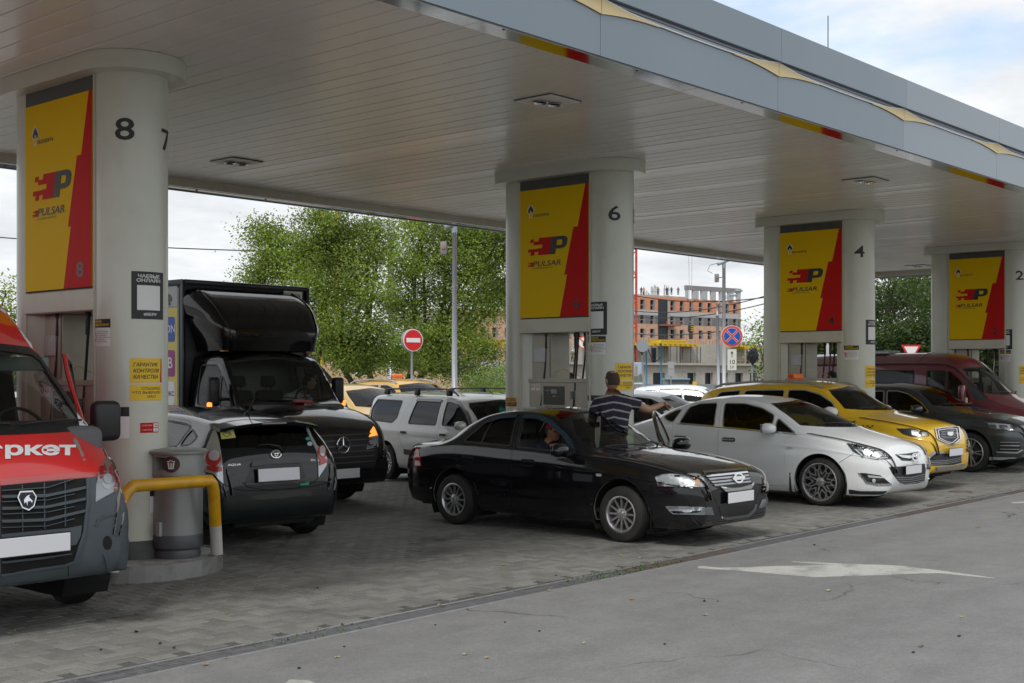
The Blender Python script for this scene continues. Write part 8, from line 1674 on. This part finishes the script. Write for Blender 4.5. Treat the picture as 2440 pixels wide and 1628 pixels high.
def f_nostop(t):
 zc=1.8+(HY-801.5)*40/FPX;disc(t,zc,.345,M_WHITE,.0,'rim');disc(t,zc,.33,mat("sign pink-red",(.62,.08,.07),.4),.009,'red_ring');disc(t,zc,.262,M_WHITE,.018,'rim');disc(t,zc,.255,mat("sign blue",(.005,.10,.45),.35),.027,'blue_field')
 for a_ in(45,-45):
  Mr=FX@Matrix.Translation((0,zc,0))@Matrix.Rotation(R(a_),4,'Z')
  b=MB();b.prism([(-.262,-.036),(.262,-.036),(.262,.036),(-.262,.036)],.0355,.037,Mr);b.build('white_edge',M_WHITE,t);b=MB();b.prism([(-.275,-.028),(.275,-.028),(.275,.028),(-.275,.028)],.0372+a_*1e-5,.039+a_*1e-5,Mr);b.build('red_band',mat("sign pink-red",(.62,.08,.07)),t)
 z0,z1=1.8+(HY-883.5)*40/FPX,1.8+(HY-831.5)*40/FPX;b=MB();b.prism(rpoly([(-.155,z0),(.155,z0),(.155,z1),(-.155,z1)],.03),.0,.01,FX);pl=b.build('plate',M_SBLK,t);b=MB();b.prism(rpoly([(-.145,z0+.01),(.145,z0+.01),(.145,z1-.01),(-.145,z1-.01)],.025),.011,.014,FX);b.build('plate_face',mat("plate cream",(.66,.66,.60),.5),pl)
 b=MB();b.prism([(-.012,z1-.27),(.012,z1-.27),(.012,z1-.15),(.045,z1-.15),(0,z1-.065),(-.045,z1-.15),(-.012,z1-.15)],.015,.017,FX);b.build('arrow',M_SBLK,pl);b=MB();put_text(b,"10",0,z1-.42,.14,.005,M=FX@Matrix.Translation((0,0,.018)));put_text(b,"М",0,z1-.59,.10,.005,M=FX@Matrix.Translation((0,0,.018)));b.build('lettering',M_SBLK,pl)
sign_post('no_stopping_sign','round blue sign with a red cross and a plate reading 10 М below',1744,40,1.8+(HY-790)*40/FPX,f_nostop)
def bag(t,zc,rx,rz_,half=False):
 b=MB();bm=bmesh.new();bmesh.ops.create_uvsphere(bm,u_segments=28,v_segments=18,radius=1);rg=random.Random(int(zc*100))
 for v in bm.verts:c=v.co;k=1+.05*math.sin(9*c.x+4*c.z)+.04*math.sin(13*c.z+7*c.x)+rg.uniform(-.02,.02);v.co=Vector((c.x*rx*k*(1-.25*max(0,-c.z)),c.y*.06*k+.0,zc+c.z*rz_*k))
 bm.verts.index_update();b.add([v.co.copy()for v in bm.verts],[[v.index for v in f.verts]for f in bm.faces]);bm.free();b.tube([(0,-.02,zc-rz_*.95),(.03,-.03,zc-rz_*1.25)],[.05,.02],7);b.build('black_film',mat("black film",(.012,.014,.014),.22,coat=.5,bump=.8,bscale=14),t,True)
sign_post('wrapped_sign','round road sign wrapped in shiny black film right of the blue sign',1793,40,1.8+(HY-840)*40/FPX,lambda t:bag(t,1.8+(HY-848)*40/FPX,.20,.27))
def f_back(t):zc=1.8+(HY-825)*42/FPX;bag(t,zc-.02,.19,.22);o=disc(t,zc,.20,mat("sign back grey",(.30,.33,.35),.45,.3),.07,'sign_back',cx=.02)
sign_post('wrapped_sign','leaning sign post, its grey disc half wrapped in black film, by the blue posts',1529,42,1.8+(HY-812)*42/FPX,f_back,lean=.12)
for px,lb in((1576,'blue steel post standing right in front of the concrete shell'),(1541,'blue steel post beside the leaning wrapped sign')):
 p=atD(px,HY,70);b=MB();b.tube([(.0,0,0),(-.05,0,1.8+(HY-(818 if px>1560 else 830))*70/FPX)],.05,8);o=b.build('blue_post',mat("post blue",(.06,.22,.40),.5),None,True);o.location=(p.x,p.y,0);tag(o,lb,'post')
wire('slack white cable hanging between the two blue posts',(1542,826,70),(1575,848,70),.5,.03)
def f_two(t):
 for y0,y1 in((862,879),(880,897)):b=MB();b.prism([(-.165,1.8+(HY-y1)*66/FPX),(.165,1.8+(HY-y1)*66/FPX),(.165,1.8+(HY-y0)*66/FPX),(-.165,1.8+(HY-y0)*66/FPX)],0,.02,FX);b.build('plate',mat("plate back grey",(.34,.36,.38),.5,.2),t)
sign_post('sign_backs','two grey plates seen from behind stacked on one post',1599,66,1.8+(HY-863)*66/FPX,f_two)
def f_yel(t):b=MB();b.prism([(-.075,1.8+(HY-932)*45/FPX),(.07,1.8+(HY-932)*45/FPX),(.085,1.8+(HY-909)*45/FPX),(-.06,1.8+(HY-909)*45/FPX)],.03,.04,FX);b.build('plate',mat("small orange plate",(.66,.40,.06),.6),t)
sign_post('small_plate_sign','narrow orange-yellow plate on a low post behind the white cars',1654,45,1.8+(HY-915)*45/FPX,f_yel,r=.015)
def tri(py,w,px=None):
 def f(t):
  zc=1.8+(HY-py)*42/FPX;P=lambda s_:[(-s_,zc+s_*.58),(s_,zc+s_*.58),(0,zc-s_*1.15)];b=MB();b.prism(rpoly(P(w),.03),0,.01,FX);b.build('red_border',mat("sign red",(.62,.015,.02),.35),t);b=MB();b.prism(rpoly(P(w*.70),.02),.011,.013,FX);b.build('white_field',M_WHITE,t)
 return f
sign_post('give_way_sign','white give-way triangle with a red border above the maroon van',2171,42,2.6,tri(836,.34));sign_post('give_way_sign','give-way triangle seen edge-on beside the last pillar',2372,42,2.6,tri(838,.34),rz=YAW-R(90)+R(70))
def f_np(t):
 zc=1.8+(HY-816)*40/FPX;disc(t,zc,.20,M_WHITE,0);disc(t,zc,.205,mat("sign orange-red",(.70,.10,.03),.4),.009,'ring',inner=.165);b=MB();b.prism([(-.03,zc-.12),(.03,zc-.12),(.03,zc+.05),(-.03,zc+.05)],.011,.013,FX);b.build('arrow',M_SBLK,t)
 b=MB();b.prism([(-.16,-.014),(.16,-.014),(.16,.014),(-.16,.014)],.018,.02,FX@Matrix.Translation((0,zc,0))@Matrix.Rotation(R(-45),4,'Z'));b.build('slash',mat("sign orange-red",(.70,.10,.03),.4),t)
sign_post('no_turn_sign','round white sign with an orange-red rim seen through the pump opening',1391,40,1.8+(HY-812)*40/FPX,f_np)
def fence(label,px0,px1,d_a,d_b,ytop,m_):
 A,C=frame_at(px0,d_a),frame_at(px1,d_b);h=1.8+(HY-ytop)*(d_a+d_b)/2/FPX;n=max(2,int((C-A).length/2.6));t=thing('sheet_fence',label,'fence',A);u=(C-A).normalized();L_=(C-A).length/n;w=Vector((-u.y,u.x,0))
 for k in range(n):
  m=int(L_/.06);pts=[]
  for i in range(m+1):s_=k*L_+.02+(L_-.04)*i/m;o_=.02*(1 if(i//2)%2 else-1);pts.append((u*s_+w*o_))
  v=[(p.x,p.y,0)for p in pts]+[(p.x,p.y,h)for p in pts];mk('fence_panel',v,[(i,i+1,m+2+i,m+1+i)for i in range(m)],m_,t)
  b=MB();q=u*(k*L_);b.tube([(q.x,q.y,0),(q.x,q.y,h+.06)],.03,5);b.build('fence_post',mat("fence post",(.10,.11,.12),.6),t)
M_FEN=mat("grey sheet",(.26,.28,.31),.5,.3,noise=.08)
fence('grey corrugated sheet fence behind the shrubs and the estate car',1120,1330,66,66,918,M_FEN);fence('grey sheet hoarding along the foot of the concrete shell',1480,1830,78,78,916,M_FEN);fence('dark sheet fence seen through the red van cab',-60,140,36,44,905,mat("dark sheet",(.12,.14,.16),.6))
t=thing('site_billboard','site billboard picturing a tall curved tower beside the pillar','billboard',frame_at(1501,90),YAW-R(90));k=90/FPX;zq=lambda y:1.8+(HY-y)*k;w=31*k
b=MB();b.prism([(0,zq(915)),(w,zq(915)),(w,zq(864)),(0,zq(864))],0,.05,FX);b.build('panel',M_WHITE,t);b=MB();b.prism([(w*.27,zq(913)),(w,zq(913)),(w,zq(865)),(w*.27,zq(865))],.051,.056,FX);b.build('picture',mat("printed sky",(.28,.38,.50),.5,noise=.3,nscale=1),t)
b=MB();b.prism([(w*.33,zq(895)),(w*.58,zq(895)),(w*.60,zq(875)),(w*.50,zq(869)),(w*.36,zq(874))],.057,.060,FX);b.build('printed_tower',mat("printed tower",(.34,.24,.20),.6),t);b=MB();b.prism([(w*.28,zq(912)),(w,zq(910)),(w,zq(896)),(w*.8,zq(890)),(w*.6,zq(896)),(w*.28,zq(897))],.0565,.0585,FX);b.build('printed_trees',mat("printed ground",(.14,.16,.11),.7,noise=.4,nscale=2),t)
t=thing('site_kiosk','low grey site cabin with a blue roof behind the hoarding','cabin',frame_at(1592,84),YAW-R(90));k=84/FPX;zq=lambda y:1.8+(HY-y)*k;b=MB();b.box((0,0,0),(49*k,2,zq(906)));b.build('wall',mat("cabin wall",(.30,.33,.36),.6),t);b=MB();b.rbox((-8*k,-.4,zq(906)),(51*k,2.2,zq(902)),.03);b.build('roof',mat("cabin blue",(.12,.26,.36),.5),t)
def heap(label,px,d,w,h,m_,seed):
 rg=np.random.default_rng(seed);p=frame_at(px,d);n=26;v=[];
 for i in range(n):
  for j in range(n):
   x,y=(i/(n-1)*2-1),(j/(n-1)*2-1);r_=max(0,1-(x*x+y*y));v.append((x*w,y*w*.5,h*r_**.8*(1+.25*math.sin(5*x+seed)*math.cos(4*y))+rg.normal(0,.05)*(r_>0)-.05))
 o=mk('soil_heap',v,[(i*n+j,(i+1)*n+j,(i+1)*n+j+1,i*n+j+1)for i in range(n-1)for j in range(n-1)],m_);o.location=p;o.rotation_euler=(0,0,YAW-R(90));tag(o,label,'soil heap')
M_SOIL=mat("dug sand",(.33,.23,.14),.95,noise=.2,nscale=2,bump=.5,bscale=4)
heap('long tan heap of dug soil behind the maple stems',960,90,5.2,2.9,M_SOIL,1);heap('tan heap of soil behind the box lorry cab',800,88,3.4,2.4,M_SOIL,2);heap('small tan soil heap right of the no-entry sign',1060,92,3.2,2.0,M_SOIL,3)
for px,w_,lb in((1897,8,'white post furthest left above the maroon van'),(1925,14,'wide white post above the maroon van'),(1943,6,'slim white post between two wide ones above the maroon van'),(1972,9,'white post nearest the numbered pillar above the maroon van')):
 p=atD(px,HY,38);b=MB();b.rbox((-w_*38/FPX/2,-.06,0),(w_*38/FPX/2,.06,4.0),.01);o=b.build('white_post',mat("white post paint",(.60,.61,.62),.5),None);o.location=(p.x,p.y,0);o.rotation_euler=(0,0,YAW-R(90));tag(o,lb,'post')
b=MB();rg=random.Random(3)
v=[];f=[]
for i in range(140):
 a_=R(-40+i*1.15);r_=330+rg.uniform(-20,20);x,y=r_*math.cos(a_),r_*math.sin(a_);h=7+rg.uniform(0,5);k=len(v);dx,dy=-math.sin(a_)*5,math.cos(a_)*5
 for q in range(7):t_=q/6*2-1;hh=h*(1-t_*t_)**.5+rg.uniform(-.6,.6);v+=[(x+dx*t_,y+dy*t_,-1),(x+dx*t_,y+dy*t_,max(.5,hh))]
 f+=[(k+2*q,k+2*q+2,k+2*q+3,k+2*q+1)for q in range(6)]
V=[];F=[];rgn=np.random.default_rng(9);n=26000;a_=np.radians(rgn.uniform(-45,125,n));r_=rgn.uniform(300,345,n);z=rgn.uniform(0,1,n)**.8*(7+3*np.sin(a_*23)+2*np.sin(a_*61));s_=rgn.uniform(.6,1.5,n)
P_=np.stack([r_*np.cos(a_),r_*np.sin(a_),z],1);q=rgn.normal(0,1,(n,3,3))*s_[:,None,None];V=(P_[:,None,:]+q).reshape(-1,3)
tag(mk('distant_woods',V,[(3*i,3*i+1,3*i+2)for i in range(n)],M_LEAFD),'low band of distant woods along the horizon','woods',kind='stuff')
# -- queueing cars behind
wp=paint("white lacquer",(.80,.82,.83),0,.3,.18)
def place(fn,label,px,d,hd,pm,**k):p=atD(px,HY,d);return fn(label,(p.x,p.y,0),R(hd-90),pm,**k)
place(small_car,'white hatchback with an aerial behind the man in the striped shirt',1560,27,285,wp,ant=True,scale=.98)
place(small_car,'white car close behind the striped man, mostly hidden, with a black mirror',1455,21.5,262,paint("white lacquer b",(.74,.76,.78),0,.3,.2),scale=.96)
place(small_car,'small distant white car at the left end of the yellow taxi roof',1655,40,300,paint("white lacquer c",(.74,.76,.78),0,.3,.2),scale=1.0)
tx2=place(lambda l,loc,rz,pm:build_suv(l,loc,rz,pm,True,False),'orange-yellow taxi behind the pale estate car with an orange roof lamp',975,33,262,paint("taxi orange yellow",(.62,.34,.03),0,.3,.2))
place(small_car,'yellow and white taxi half hidden behind the box lorry mirror',850,27,268,paint("taxi pale yellow",(.60,.40,.14),0,.3,.2),name='taxi_car',cat='taxi',scale=1.08)
place(small_car,'pale grey car between the two rear taxis',905,29.5,262,paint("grey lacquer",(.42,.44,.46),.2,.3,.2),scale=.94)
place(small_car,'pale car seen through the red van windscreen',30,24,290,paint("white lacquer d",(.74,.76,.78),0,.3,.2))
# -- people: one skinned body each, clothes and hair as children
M_SKIN=mat("skin",(.42,.24,.16),.55,noise=.06,nscale=14);M_SKIN2=mat("tanned skin",(.38,.21,.13),.5,noise=.06,nscale=14)
def skinned(J,E,root,sub=2):
 """J: name -> (xyz, radius); returns vertices and faces of the grown surface"""
 names=list(J);ix={n:i for i,n in enumerate(names)};me=bpy.data.meshes.new('grow');me.from_pydata([J[n][0]for n in names],[(ix[a],ix[b])for a,b in E],[]);o=bpy.data.objects.new('grow',me);link(o)
 m=o.modifiers.new('s','SKIN');m.use_smooth_shade=True;m.branch_smoothing=.3
 sv=me.skin_vertices[0].data
 for i,n in enumerate(names):r=J[n][1];sv[i].radius=r if hasattr(r,'__len__')else(r,r);sv[i].use_root=(n==root)
 s_=o.modifiers.new('u','SUBSURF');s_.levels=sub;s_.render_levels=sub
 dg=bpy.context.evaluated_depsgraph_get();ev=o.evaluated_get(dg);q=ev.to_mesh();V=np.array([tuple(v.co)for v in q.vertices]);F=[tuple(p.vertices)for p in q.polygons];Nn=np.array([tuple(v.normal)for v in q.vertices]);ev.to_mesh_clear();bpy.data.objects.remove(o);return V,F,Nn
def garment(name,V,F,Nn,sel,m,par,off=.010):
 fs=[f for f in F if all(sel[i]for i in f)]
 if not fs:return None
 us=sorted({i for f in fs for i in f});mp={i:k for k,i in enumerate(us)};ed={}
 W_=V[us]+Nn[us]*off;fs=[tuple(mp[i]for i in f)for f in fs];return mk(name,W_,fs,m,par,True)
def head_mesh(par,c,yaw,m,hair=None,bald=False,cap=None,s=1.0,beard=False):
 """c: head centre in the parent's frame; the face looks along +y turned by yaw"""
 M=Matrix.Translation(c)@Matrix.Rotation(yaw,4,'Z')@Matrix.Scale(s,4);bm=bmesh.new();bmesh.ops.create_uvsphere(bm,u_segments=28,v_segments=22,radius=1)
 for v in bm.verts:
  x,y,z=v.co;jaw=max(0,-z);X=x*.074*(1-.30*jaw**1.5);Y=y*.094*(1-.12*jaw)+(.012*jaw if y>0 else-.004);Z=z*.118
  if y>0:
   Y-=.010*math.exp(-((z-.12)/.13)**2)*math.exp(-((abs(x)-.42)/.22)**2)
   Y+=.026*math.exp(-((z+.12)/.17)**2)*math.exp(-(x/.15)**2)*(1 if z<.12 else.6)
   Y+=.008*math.exp(-((z+.45)/.08)**2)*math.exp(-(x/.30)**2)+.010*math.exp(-((z+.78)/.12)**2)*math.exp(-(x/.3)**2)
   Y+=.006*math.exp(-((z-.30)/.08)**2)
  v.co=M@Vector((X,Y,Z))
 bm.verts.index_update();b=MB();b.add([v.co.copy()for v in bm.verts],[[v.index for v in f.verts]for f in bm.faces]);bm.free();h=b.build('head',m,par,True)
 for s_ in(-1,1):
  b=MB();b.lathe([(0,.010),(.018,.012),(.020,.004),(.012,0)],12,M=M@Matrix.Translation((s_*.072,-.008,-.008))@Matrix.Rotation(R(90*s_),4,'Y')@Matrix.Rotation(.2,4,'X')@Matrix.Scale(1.7,4,(1,0,0)));b.build('ear',m,h,True)
  b=MB();b.lathe([(0,.004),(.008,.003),(.013,0)],10,M=M@Matrix.Translation((s_*.030,.079,.014))@Matrix.Rotation(R(-90),4,'X'));e_=b.build('eye',mat("eye white",(.55,.52,.50),.3),h,True);b=MB();b.lathe([(0,.0055),(.006,.0045)],8,M=M@Matrix.Translation((s_*.030,.079,.014))@Matrix.Rotation(R(-90),4,'X'));b.build('pupil',M_DARK,e_)
  b=MB();b.tube([M@Vector((s_*.015,.090,.032)),M@Vector((s_*.045,.082,.034))],[.004,.003],5);b.build('eyebrow',hair or M_DARK,h)
 if hair:
  bm=bmesh.new();bmesh.ops.create_uvsphere(bm,u_segments=30,v_segments=24,radius=1);rg=random.Random(5);dl=[]
  for v in bm.verts:
   x,y,z=v.co;low=-.42 if y<-.1 else(.05 if y<.35 else.48)
   if z<low or(bald and z>.74 and y<.45 and abs(x)<.50)or(y>.35 and z<.5):dl.append(v)
   k=1+rg.uniform(0,.03);v.co=M@Vector((x*.080*k,y*.101*k,z*.125*k+.001))
  bmesh.ops.delete(bm,geom=dl,context='VERTS');bm.verts.index_update();b=MB();b.add([v.co.copy()for v in bm.verts],[[v.index for v in f.verts]for f in bm.faces]);bm.free();b.build('hair',hair,h,True)
 if cap:
  bm=bmesh.new();bmesh.ops.create_uvsphere(bm,u_segments=30,v_segments=20,radius=1);dl=[]
  for v in bm.verts:
   x,y,z=v.co
   if z<.18-.0*y:dl.append(v)
   v.co=M@Vector((x*.086,y*.106,.012+z*.122))
  bmesh.ops.delete(bm,geom=dl,context='VERTS');bm.verts.index_update();b=MB();b.add([v.co.copy()for v in bm.verts],[[v.index for v in f.verts]for f in bm.faces]);bm.free();cp=b.build('cap',cap,h,True)
  v=[];f=[];n=13
  for r_ in range(5):
   for i in range(n):a_=R(20+140*i/(n-1));q=.088+.082*(r_/4)*math.sin(a_)**.7;v.append(M@Vector((q*math.cos(a_)*.95,.015+q*math.sin(a_)*1.02,.034-.020*(r_/4)*1.2-.022*abs(math.cos(a_))**2)))
  for r_ in range(4):f+=[(r_*n+i,r_*n+i+1,(r_+1)*n+i+1,(r_+1)*n+i)for i in range(n-1)]
  mk('cap_peak',v,f,cap,cp,True);b=MB();put_text(b,"S",0,0,.022,.02,M=M@Matrix.Translation((0,.102,.075))@Matrix.Rotation(R(62),4,'X'));b.build('cap_badge',M_WHITE,cp)
 return h
def hand(par,w,d,up,m,curl=.6,s=1.0,thumb=1):
 """w wrist, d pointing direction, up = back of the hand"""
 d=Vector(d).normalized();up=(Vector(up)-d*Vector(up).dot(d)).normalized();sd_=d.cross(up)*thumb;w=Vector(w);J={'w':(w,.024*s),'p':(w+d*.05*s,(.036*s,.016*s))};E=[('w','p')];K=w+d*.088*s
 for i,(o_,L_)in enumerate(((-.033,.066),(-.011,.074),(.011,.070),(.031,.055))):
  a=K+sd_*o_*s;J['k%d'%i]=(a,.0125*s);E.append(('p','k%d'%i));q=a;dr_=d.copy();pn='k%d'%i
  for t_ in range(3):dr_=(dr_*math.cos(curl*(.5+t_*.35))-up*math.sin(curl*(.5+t_*.35))).normalized();q=q+dr_*L_*(.45,.32,.23)[t_]*s;nn='f%d%d'%(i,t_);J[nn]=(q,(.0095,.0085,.0072)[t_]*s);E.append((pn,nn));pn=nn
 a=w+d*.03*s-sd_*.030*s;J['t0']=(a,.013*s);b_=a+(d*.7-sd_*.6-up*.3).normalized()*.035*s;J['t1']=(b_,.0105*s);c_=b_+(d*.8-sd_*.1-up*.6).normalized()*.028*s;J['t2']=(c_,.009*s);E+=[('w','t0'),('t0','t1'),('t1','t2')]
 V,F,Nn=skinned(J,E,'w',1);return mk('hand',V,F,m,par,True)
def person(label,loc,rz,J,head,clothes,skin,hands=(),group=None,parent_m=None):
 t=thing('person',label,'person',loc,rz,group)
 E=[('pel','waist'),('waist','chest'),('chest','nb'),('nb','neck'),('chest','ls'),('ls','le'),('le','lw'),('chest','rs'),('rs','re'),('re','rw'),('pel','lh'),('lh','lk'),('lk','la'),('la','lt'),('pel','rh'),('rh','rk'),('rk','ra'),('ra','rt')]
 V,F,Nn=skinned(J,E,'pel');body=mk('body',V,F,skin,t,True);P_={k:np.array(v[0])for k,v in J.items()}
 def near(names,extra=0):
  d={}
  segs=[(a,b)for a,b in E];best=np.full(len(V),9.);lab=np.zeros(len(V),int);tt=np.zeros(len(V))
  for i,(a,b)in enumerate(segs):
   A,B_=P_[a],P_[b];u=np.clip(((V-A)@(B_-A))/((B_-A)@(B_-A)+1e-9),0,1);q=np.linalg.norm(V-(A+u[:,None]*(B_-A)),axis=1);m=q<best;best[m]=q[m];lab[m]=i;tt[m]=u[m]
  return lab,tt
 lab,tt=near(None);seg={e:i for i,e in enumerate(E)}
 sh=np.isin(lab,[seg[e]for e in(('pel','waist'),('waist','chest'),('chest','ls'),('chest','rs'))])|(lab==seg[('chest','nb')])|((lab==seg[('nb','neck')])&(tt<.12))|(np.isin(lab,[seg[('ls','le')],seg[('rs','re')]])&(tt<clothes.get('sleeve',.62)))
 if clothes.get('sleeve',.62)>1:sh|=np.isin(lab,[seg[('le','lw')],seg[('re','rw')]])&(tt<.9)
 tr=np.isin(lab,[seg[e]for e in(('pel','lh'),('pel','rh'),('lh','lk'),('rh','rk'),('lk','la'),('rk','ra'))])|((lab==seg[('pel','waist')])&(tt<.35));ft=np.isin(lab,[seg[('la','lt')],seg[('ra','rt')]])
 garment('tshirt',V,F,Nn,sh,clothes['top'],t,.016);garment('trousers',V,F,Nn,tr,clothes['legs'],t,.010);garment('shoe',V,F,Nn,ft,M_BLACKPL,t,.008)
 if 'collar' in clothes:b=MB();n=Vector(J['nb'][0]);b.tube([(n.x+.062*math.cos(a),n.y+.062*math.sin(a),n.z+.012*math.sin(a))for a in np.linspace(0,6.283,17)[:-1]],.013,6,close=True);b.build('collar',clothes['collar'],t,True)
 head_mesh(t,**head)
 for h in hands:hand(t,*h)
 return t
def joints(k=1.0,**ov):
 J=dict(pel=((0,0,.96),(.155,.11)),waist=((0,0,1.10),(.155,.105)),chest=((0,0,1.34),(.165,.115)),nb=((0,0,1.50),(.07,.065)),neck=((0,.012,1.60),(.058,.060)),ls=((-.19,0,1.45),.062),le=((-.27,-.02,1.17),.045),lw=((-.28,.06,.93),.029),rs=((.19,0,1.45),.062),re=((.27,-.02,1.17),.045),rw=((.28,.06,.93),.029),lh=((-.10,0,.90),.095),lk=((-.12,.02,.50),.060),la=((-.13,-.02,.09),.042),lt=((-.14,.16,.045),(.045,.032)),rh=((.10,0,.90),.095),rk=((.12,.02,.50),.060),ra=((.13,-.02,.09),.042),rt=((.14,.16,.045),(.045,.032)))
 J={n:(tuple(c*k for c in p),tuple(q*k for q in r)if hasattr(r,'__len__')else r*k)for n,(p,r)in J.items()}
 for n,v in ov.items():J[n]=(v,J[n][1])if len(v)==3 and not hasattr(v[0],'__len__')else v
 return J
def striped():
 m=bpy.data.materials.new("striped jersey");t,b,N,L=nodes(m);b.inputs["Roughness"].default_value=.9;tc=N("ShaderNodeTexCoord");sp=N("ShaderNodeSeparateXYZ");L(tc.outputs["Object"],sp.inputs[0])
 ax=N("ShaderNodeMath");ax.operation='ABSOLUTE';L(sp.outputs[0],ax.inputs[0]);a2=N("ShaderNodeMath");a2 .operation='MULTIPLY_ADD';a2 .inputs[1].default_value=.22;L(ax.outputs[0],a2 .inputs[0]);L(sp.outputs[2],a2 .inputs[2])
 nz=N("ShaderNodeTexNoise");nz.inputs["Scale"].default_value=7;L(tc.outputs["Object"],nz.inputs["Vector"]);a3=N("ShaderNodeMath");a3 .operation='MULTIPLY_ADD';a3 .inputs[1].default_value=.03;L(nz.outputs[0],a3 .inputs[0]);L(a2 .outputs[0],a3 .inputs[2])
 dv=N("ShaderNodeMath");dv.operation='DIVIDE';dv.inputs[1].default_value=.088;L(a3 .outputs[0],dv.inputs[0]);fr=N("ShaderNodeMath");fr.operation='FRACT';L(dv.outputs[0],fr.inputs[0]);gt=N("ShaderNodeMath");gt.operation='LESS_THAN';gt.inputs[1].default_value=.22;L(fr.outputs[0],gt.inputs[0])
 mi=N("ShaderNodeMix");mi.data_type='RGBA';L(gt.outputs[0],mi.inputs[0]);mi.inputs[6].default_value=(.014,.013,.024,1);mi.inputs[7].default_value=(.27,.26,.28,1);L(mi.outputs[2],b.inputs["Base Color"])
 wv=N("ShaderNodeTexNoise");wv.inputs["Scale"].default_value=9;mpn=N("ShaderNodeMapping");mpn.inputs["Scale"].default_value=(1.6,1.6,.25);L(tc.outputs["Object"],mpn.inputs[0]);L(mpn.outputs[0],wv.inputs["Vector"]);bp=N("ShaderNodeBump");bp.inputs["Strength"].default_value=.9;bp.inputs["Distance"].default_value=.03;L(wv.outputs[0],bp.inputs["Height"]);L(bp.outputs[0],b.inputs["Normal"]);return m
BR=mat("brown-grey hair",(.045,.030,.022),.8,bump=.6,bscale=60);DK=mat("dark hair",(.012,.010,.009),.7,bump=.6,bscale=60)
RZ=YAW-R(90)
p=atD(1461,HY,15.1);J=joints(1.0,pel=((-.01,0,1.0),(.175,.13)),waist=((0,0,1.16),(.19,.14)),chest=((0,0,1.40),(.185,.125)),nb=((0,.005,1.545),(.115,.085)),neck=((-.005,.02,1.64),(.066,.068)),ls=((-.185,0,1.50),.072),le=((-.265,-.01,1.22),.052),lw=((-.24,.10,1.00),.032),rs=((.18,.01,1.51),.074),re=((.43,.20,1.385),.050),rw=((.655,.50,1.455),.030))
person('standing man in a dark striped T-shirt with his hand on the open car door',(p.x,p.y,0),RZ,J,dict(c=(-.008,.03,1.742),yaw=R(28),m=M_SKIN2,hair=BR,bald=True,s=1.05),dict(top=striped(),legs=mat("blue jeans",(.09,.15,.22),.9),sleeve=.55),M_SKIN2,hands=[((.655,.50,1.455),(.62,.70,-.12),(.1,0,1),M_SKIN2,.75,1.05,1),((-.24,.10,1.0),(.1,.1,-1),(-1,0,0),M_SKIN2,.4,1.0,1)])
J=joints(1.0,pel=(0,-.02,.50),waist=(0,-.06,.64),chest=(0,-.12,.86),nb=(0,-.11,.985),neck=(0,-.075,1.04),ls=(-.18,-.11,.93),le=(-.24,.02,.70),lw=(-.14,.22,.66),rs=(.18,-.11,.93),re=(.23,.02,.70),rw=(.12,.24,.66),lh=(-.10,.02,.48),lk=(-.13,.42,.58),la=(-.13,.60,.25),lt=(-.13,.75,.22),rh=(.10,.02,.48),rk=(.13,.42,.58),ra=(.13,.60,.25),rt=(.13,.75,.22))
person('seated passenger in a red cap looking out of the black saloon',(11.85-.40,9.42,.035),math.pi,J,dict(c=(0,-.035,1.115),yaw=R(10),m=M_SKIN2,hair=mat("grey hair",(.06,.055,.05),.8),cap=mat("red cloth",(.36,.012,.02),.85),s=.97),dict(top=mat("navy shirt",(.012,.02,.05),.9),legs=mat("dark trousers",(.02,.02,.025),.9),collar=mat("red collar",(.40,.01,.02),.8)),M_SKIN2,hands=[((-.14,.22,.66),(.3,1,-.1),(0,0,1),M_SKIN2,.5),((.12,.24,.66),(-.3,1,-.1),(0,0,1),M_SKIN2,.5)])
J=joints(1.0,pel=(0,-.12,.98),waist=(.02,-.08,1.12),chest=(.02,.02,1.36),nb=((-.02,.10,1.50),(.06,.06)),neck=(-.05,.15,1.56),ls=(-.17,.06,1.42),le=(-.26,.14,1.20),lw=(-.12,.28,1.22),rs=(.19,.02,1.44),re=(.24,.14,1.20),rw=(.14,.30,1.28),lh=(-.1,0,.96),lk=(-.12,.38,1.0),la=(-.12,.50,.60),lt=(-.12,.64,.56),rh=(.1,0,.96),rk=(.12,.38,1.0),ra=(.12,.50,.60),rt=(.12,.64,.56))
person('driver in a white T-shirt leaning over the wheel of the black box lorry',(11.42+.50,14.15+.62,.05),math.pi,J,dict(c=(-.085,.20,1.655),yaw=R(48),m=M_SKIN,hair=DK,s=.98),dict(top=mat("white tee",(.55,.56,.60),.85),legs=mat("dark trousers",(.02,.02,.025),.9),sleeve=.6),M_SKIN,hands=[((-.12,.28,1.22),(.2,1,.3),(0,0,1),M_SKIN,.8),((.14,.30,1.28),(-.2,1,.2),(0,0,1),M_SKIN,.8)])
p=atD(1983,HY,23.6);person('man with short dark hair seen only by his head through the third pump opening',(p.x,p.y,0),RZ,joints(1.03),dict(c=(0,.02,1.765),yaw=R(62),m=M_SKIN,hair=DK,s=1.02),dict(top=mat("yellow cord vest",(.45,.33,.03),.8),legs=mat("dark trousers",(.02,.02,.025),.9)),M_SKIN,hands=[((-.288,.06,.955),(0,.1,-1),(-1,0,0),M_SKIN,.4),((.288,.06,.955),(0,.1,-1),(1,0,0),M_SKIN,.4,1,-1)])
EST=next(o for o in SC.objects if o.name.startswith('estate_car'))
for k,(x,y)in enumerate(((.18,1.30),(-.42,1.28))):
 g=hand(EST,(x,y,1.12),(.1*(1-2*k),-.25,1),(0,1,.25),mat("green rubber",(.02,.22,.15),.6),.1,1.25);g.name='work_glove'
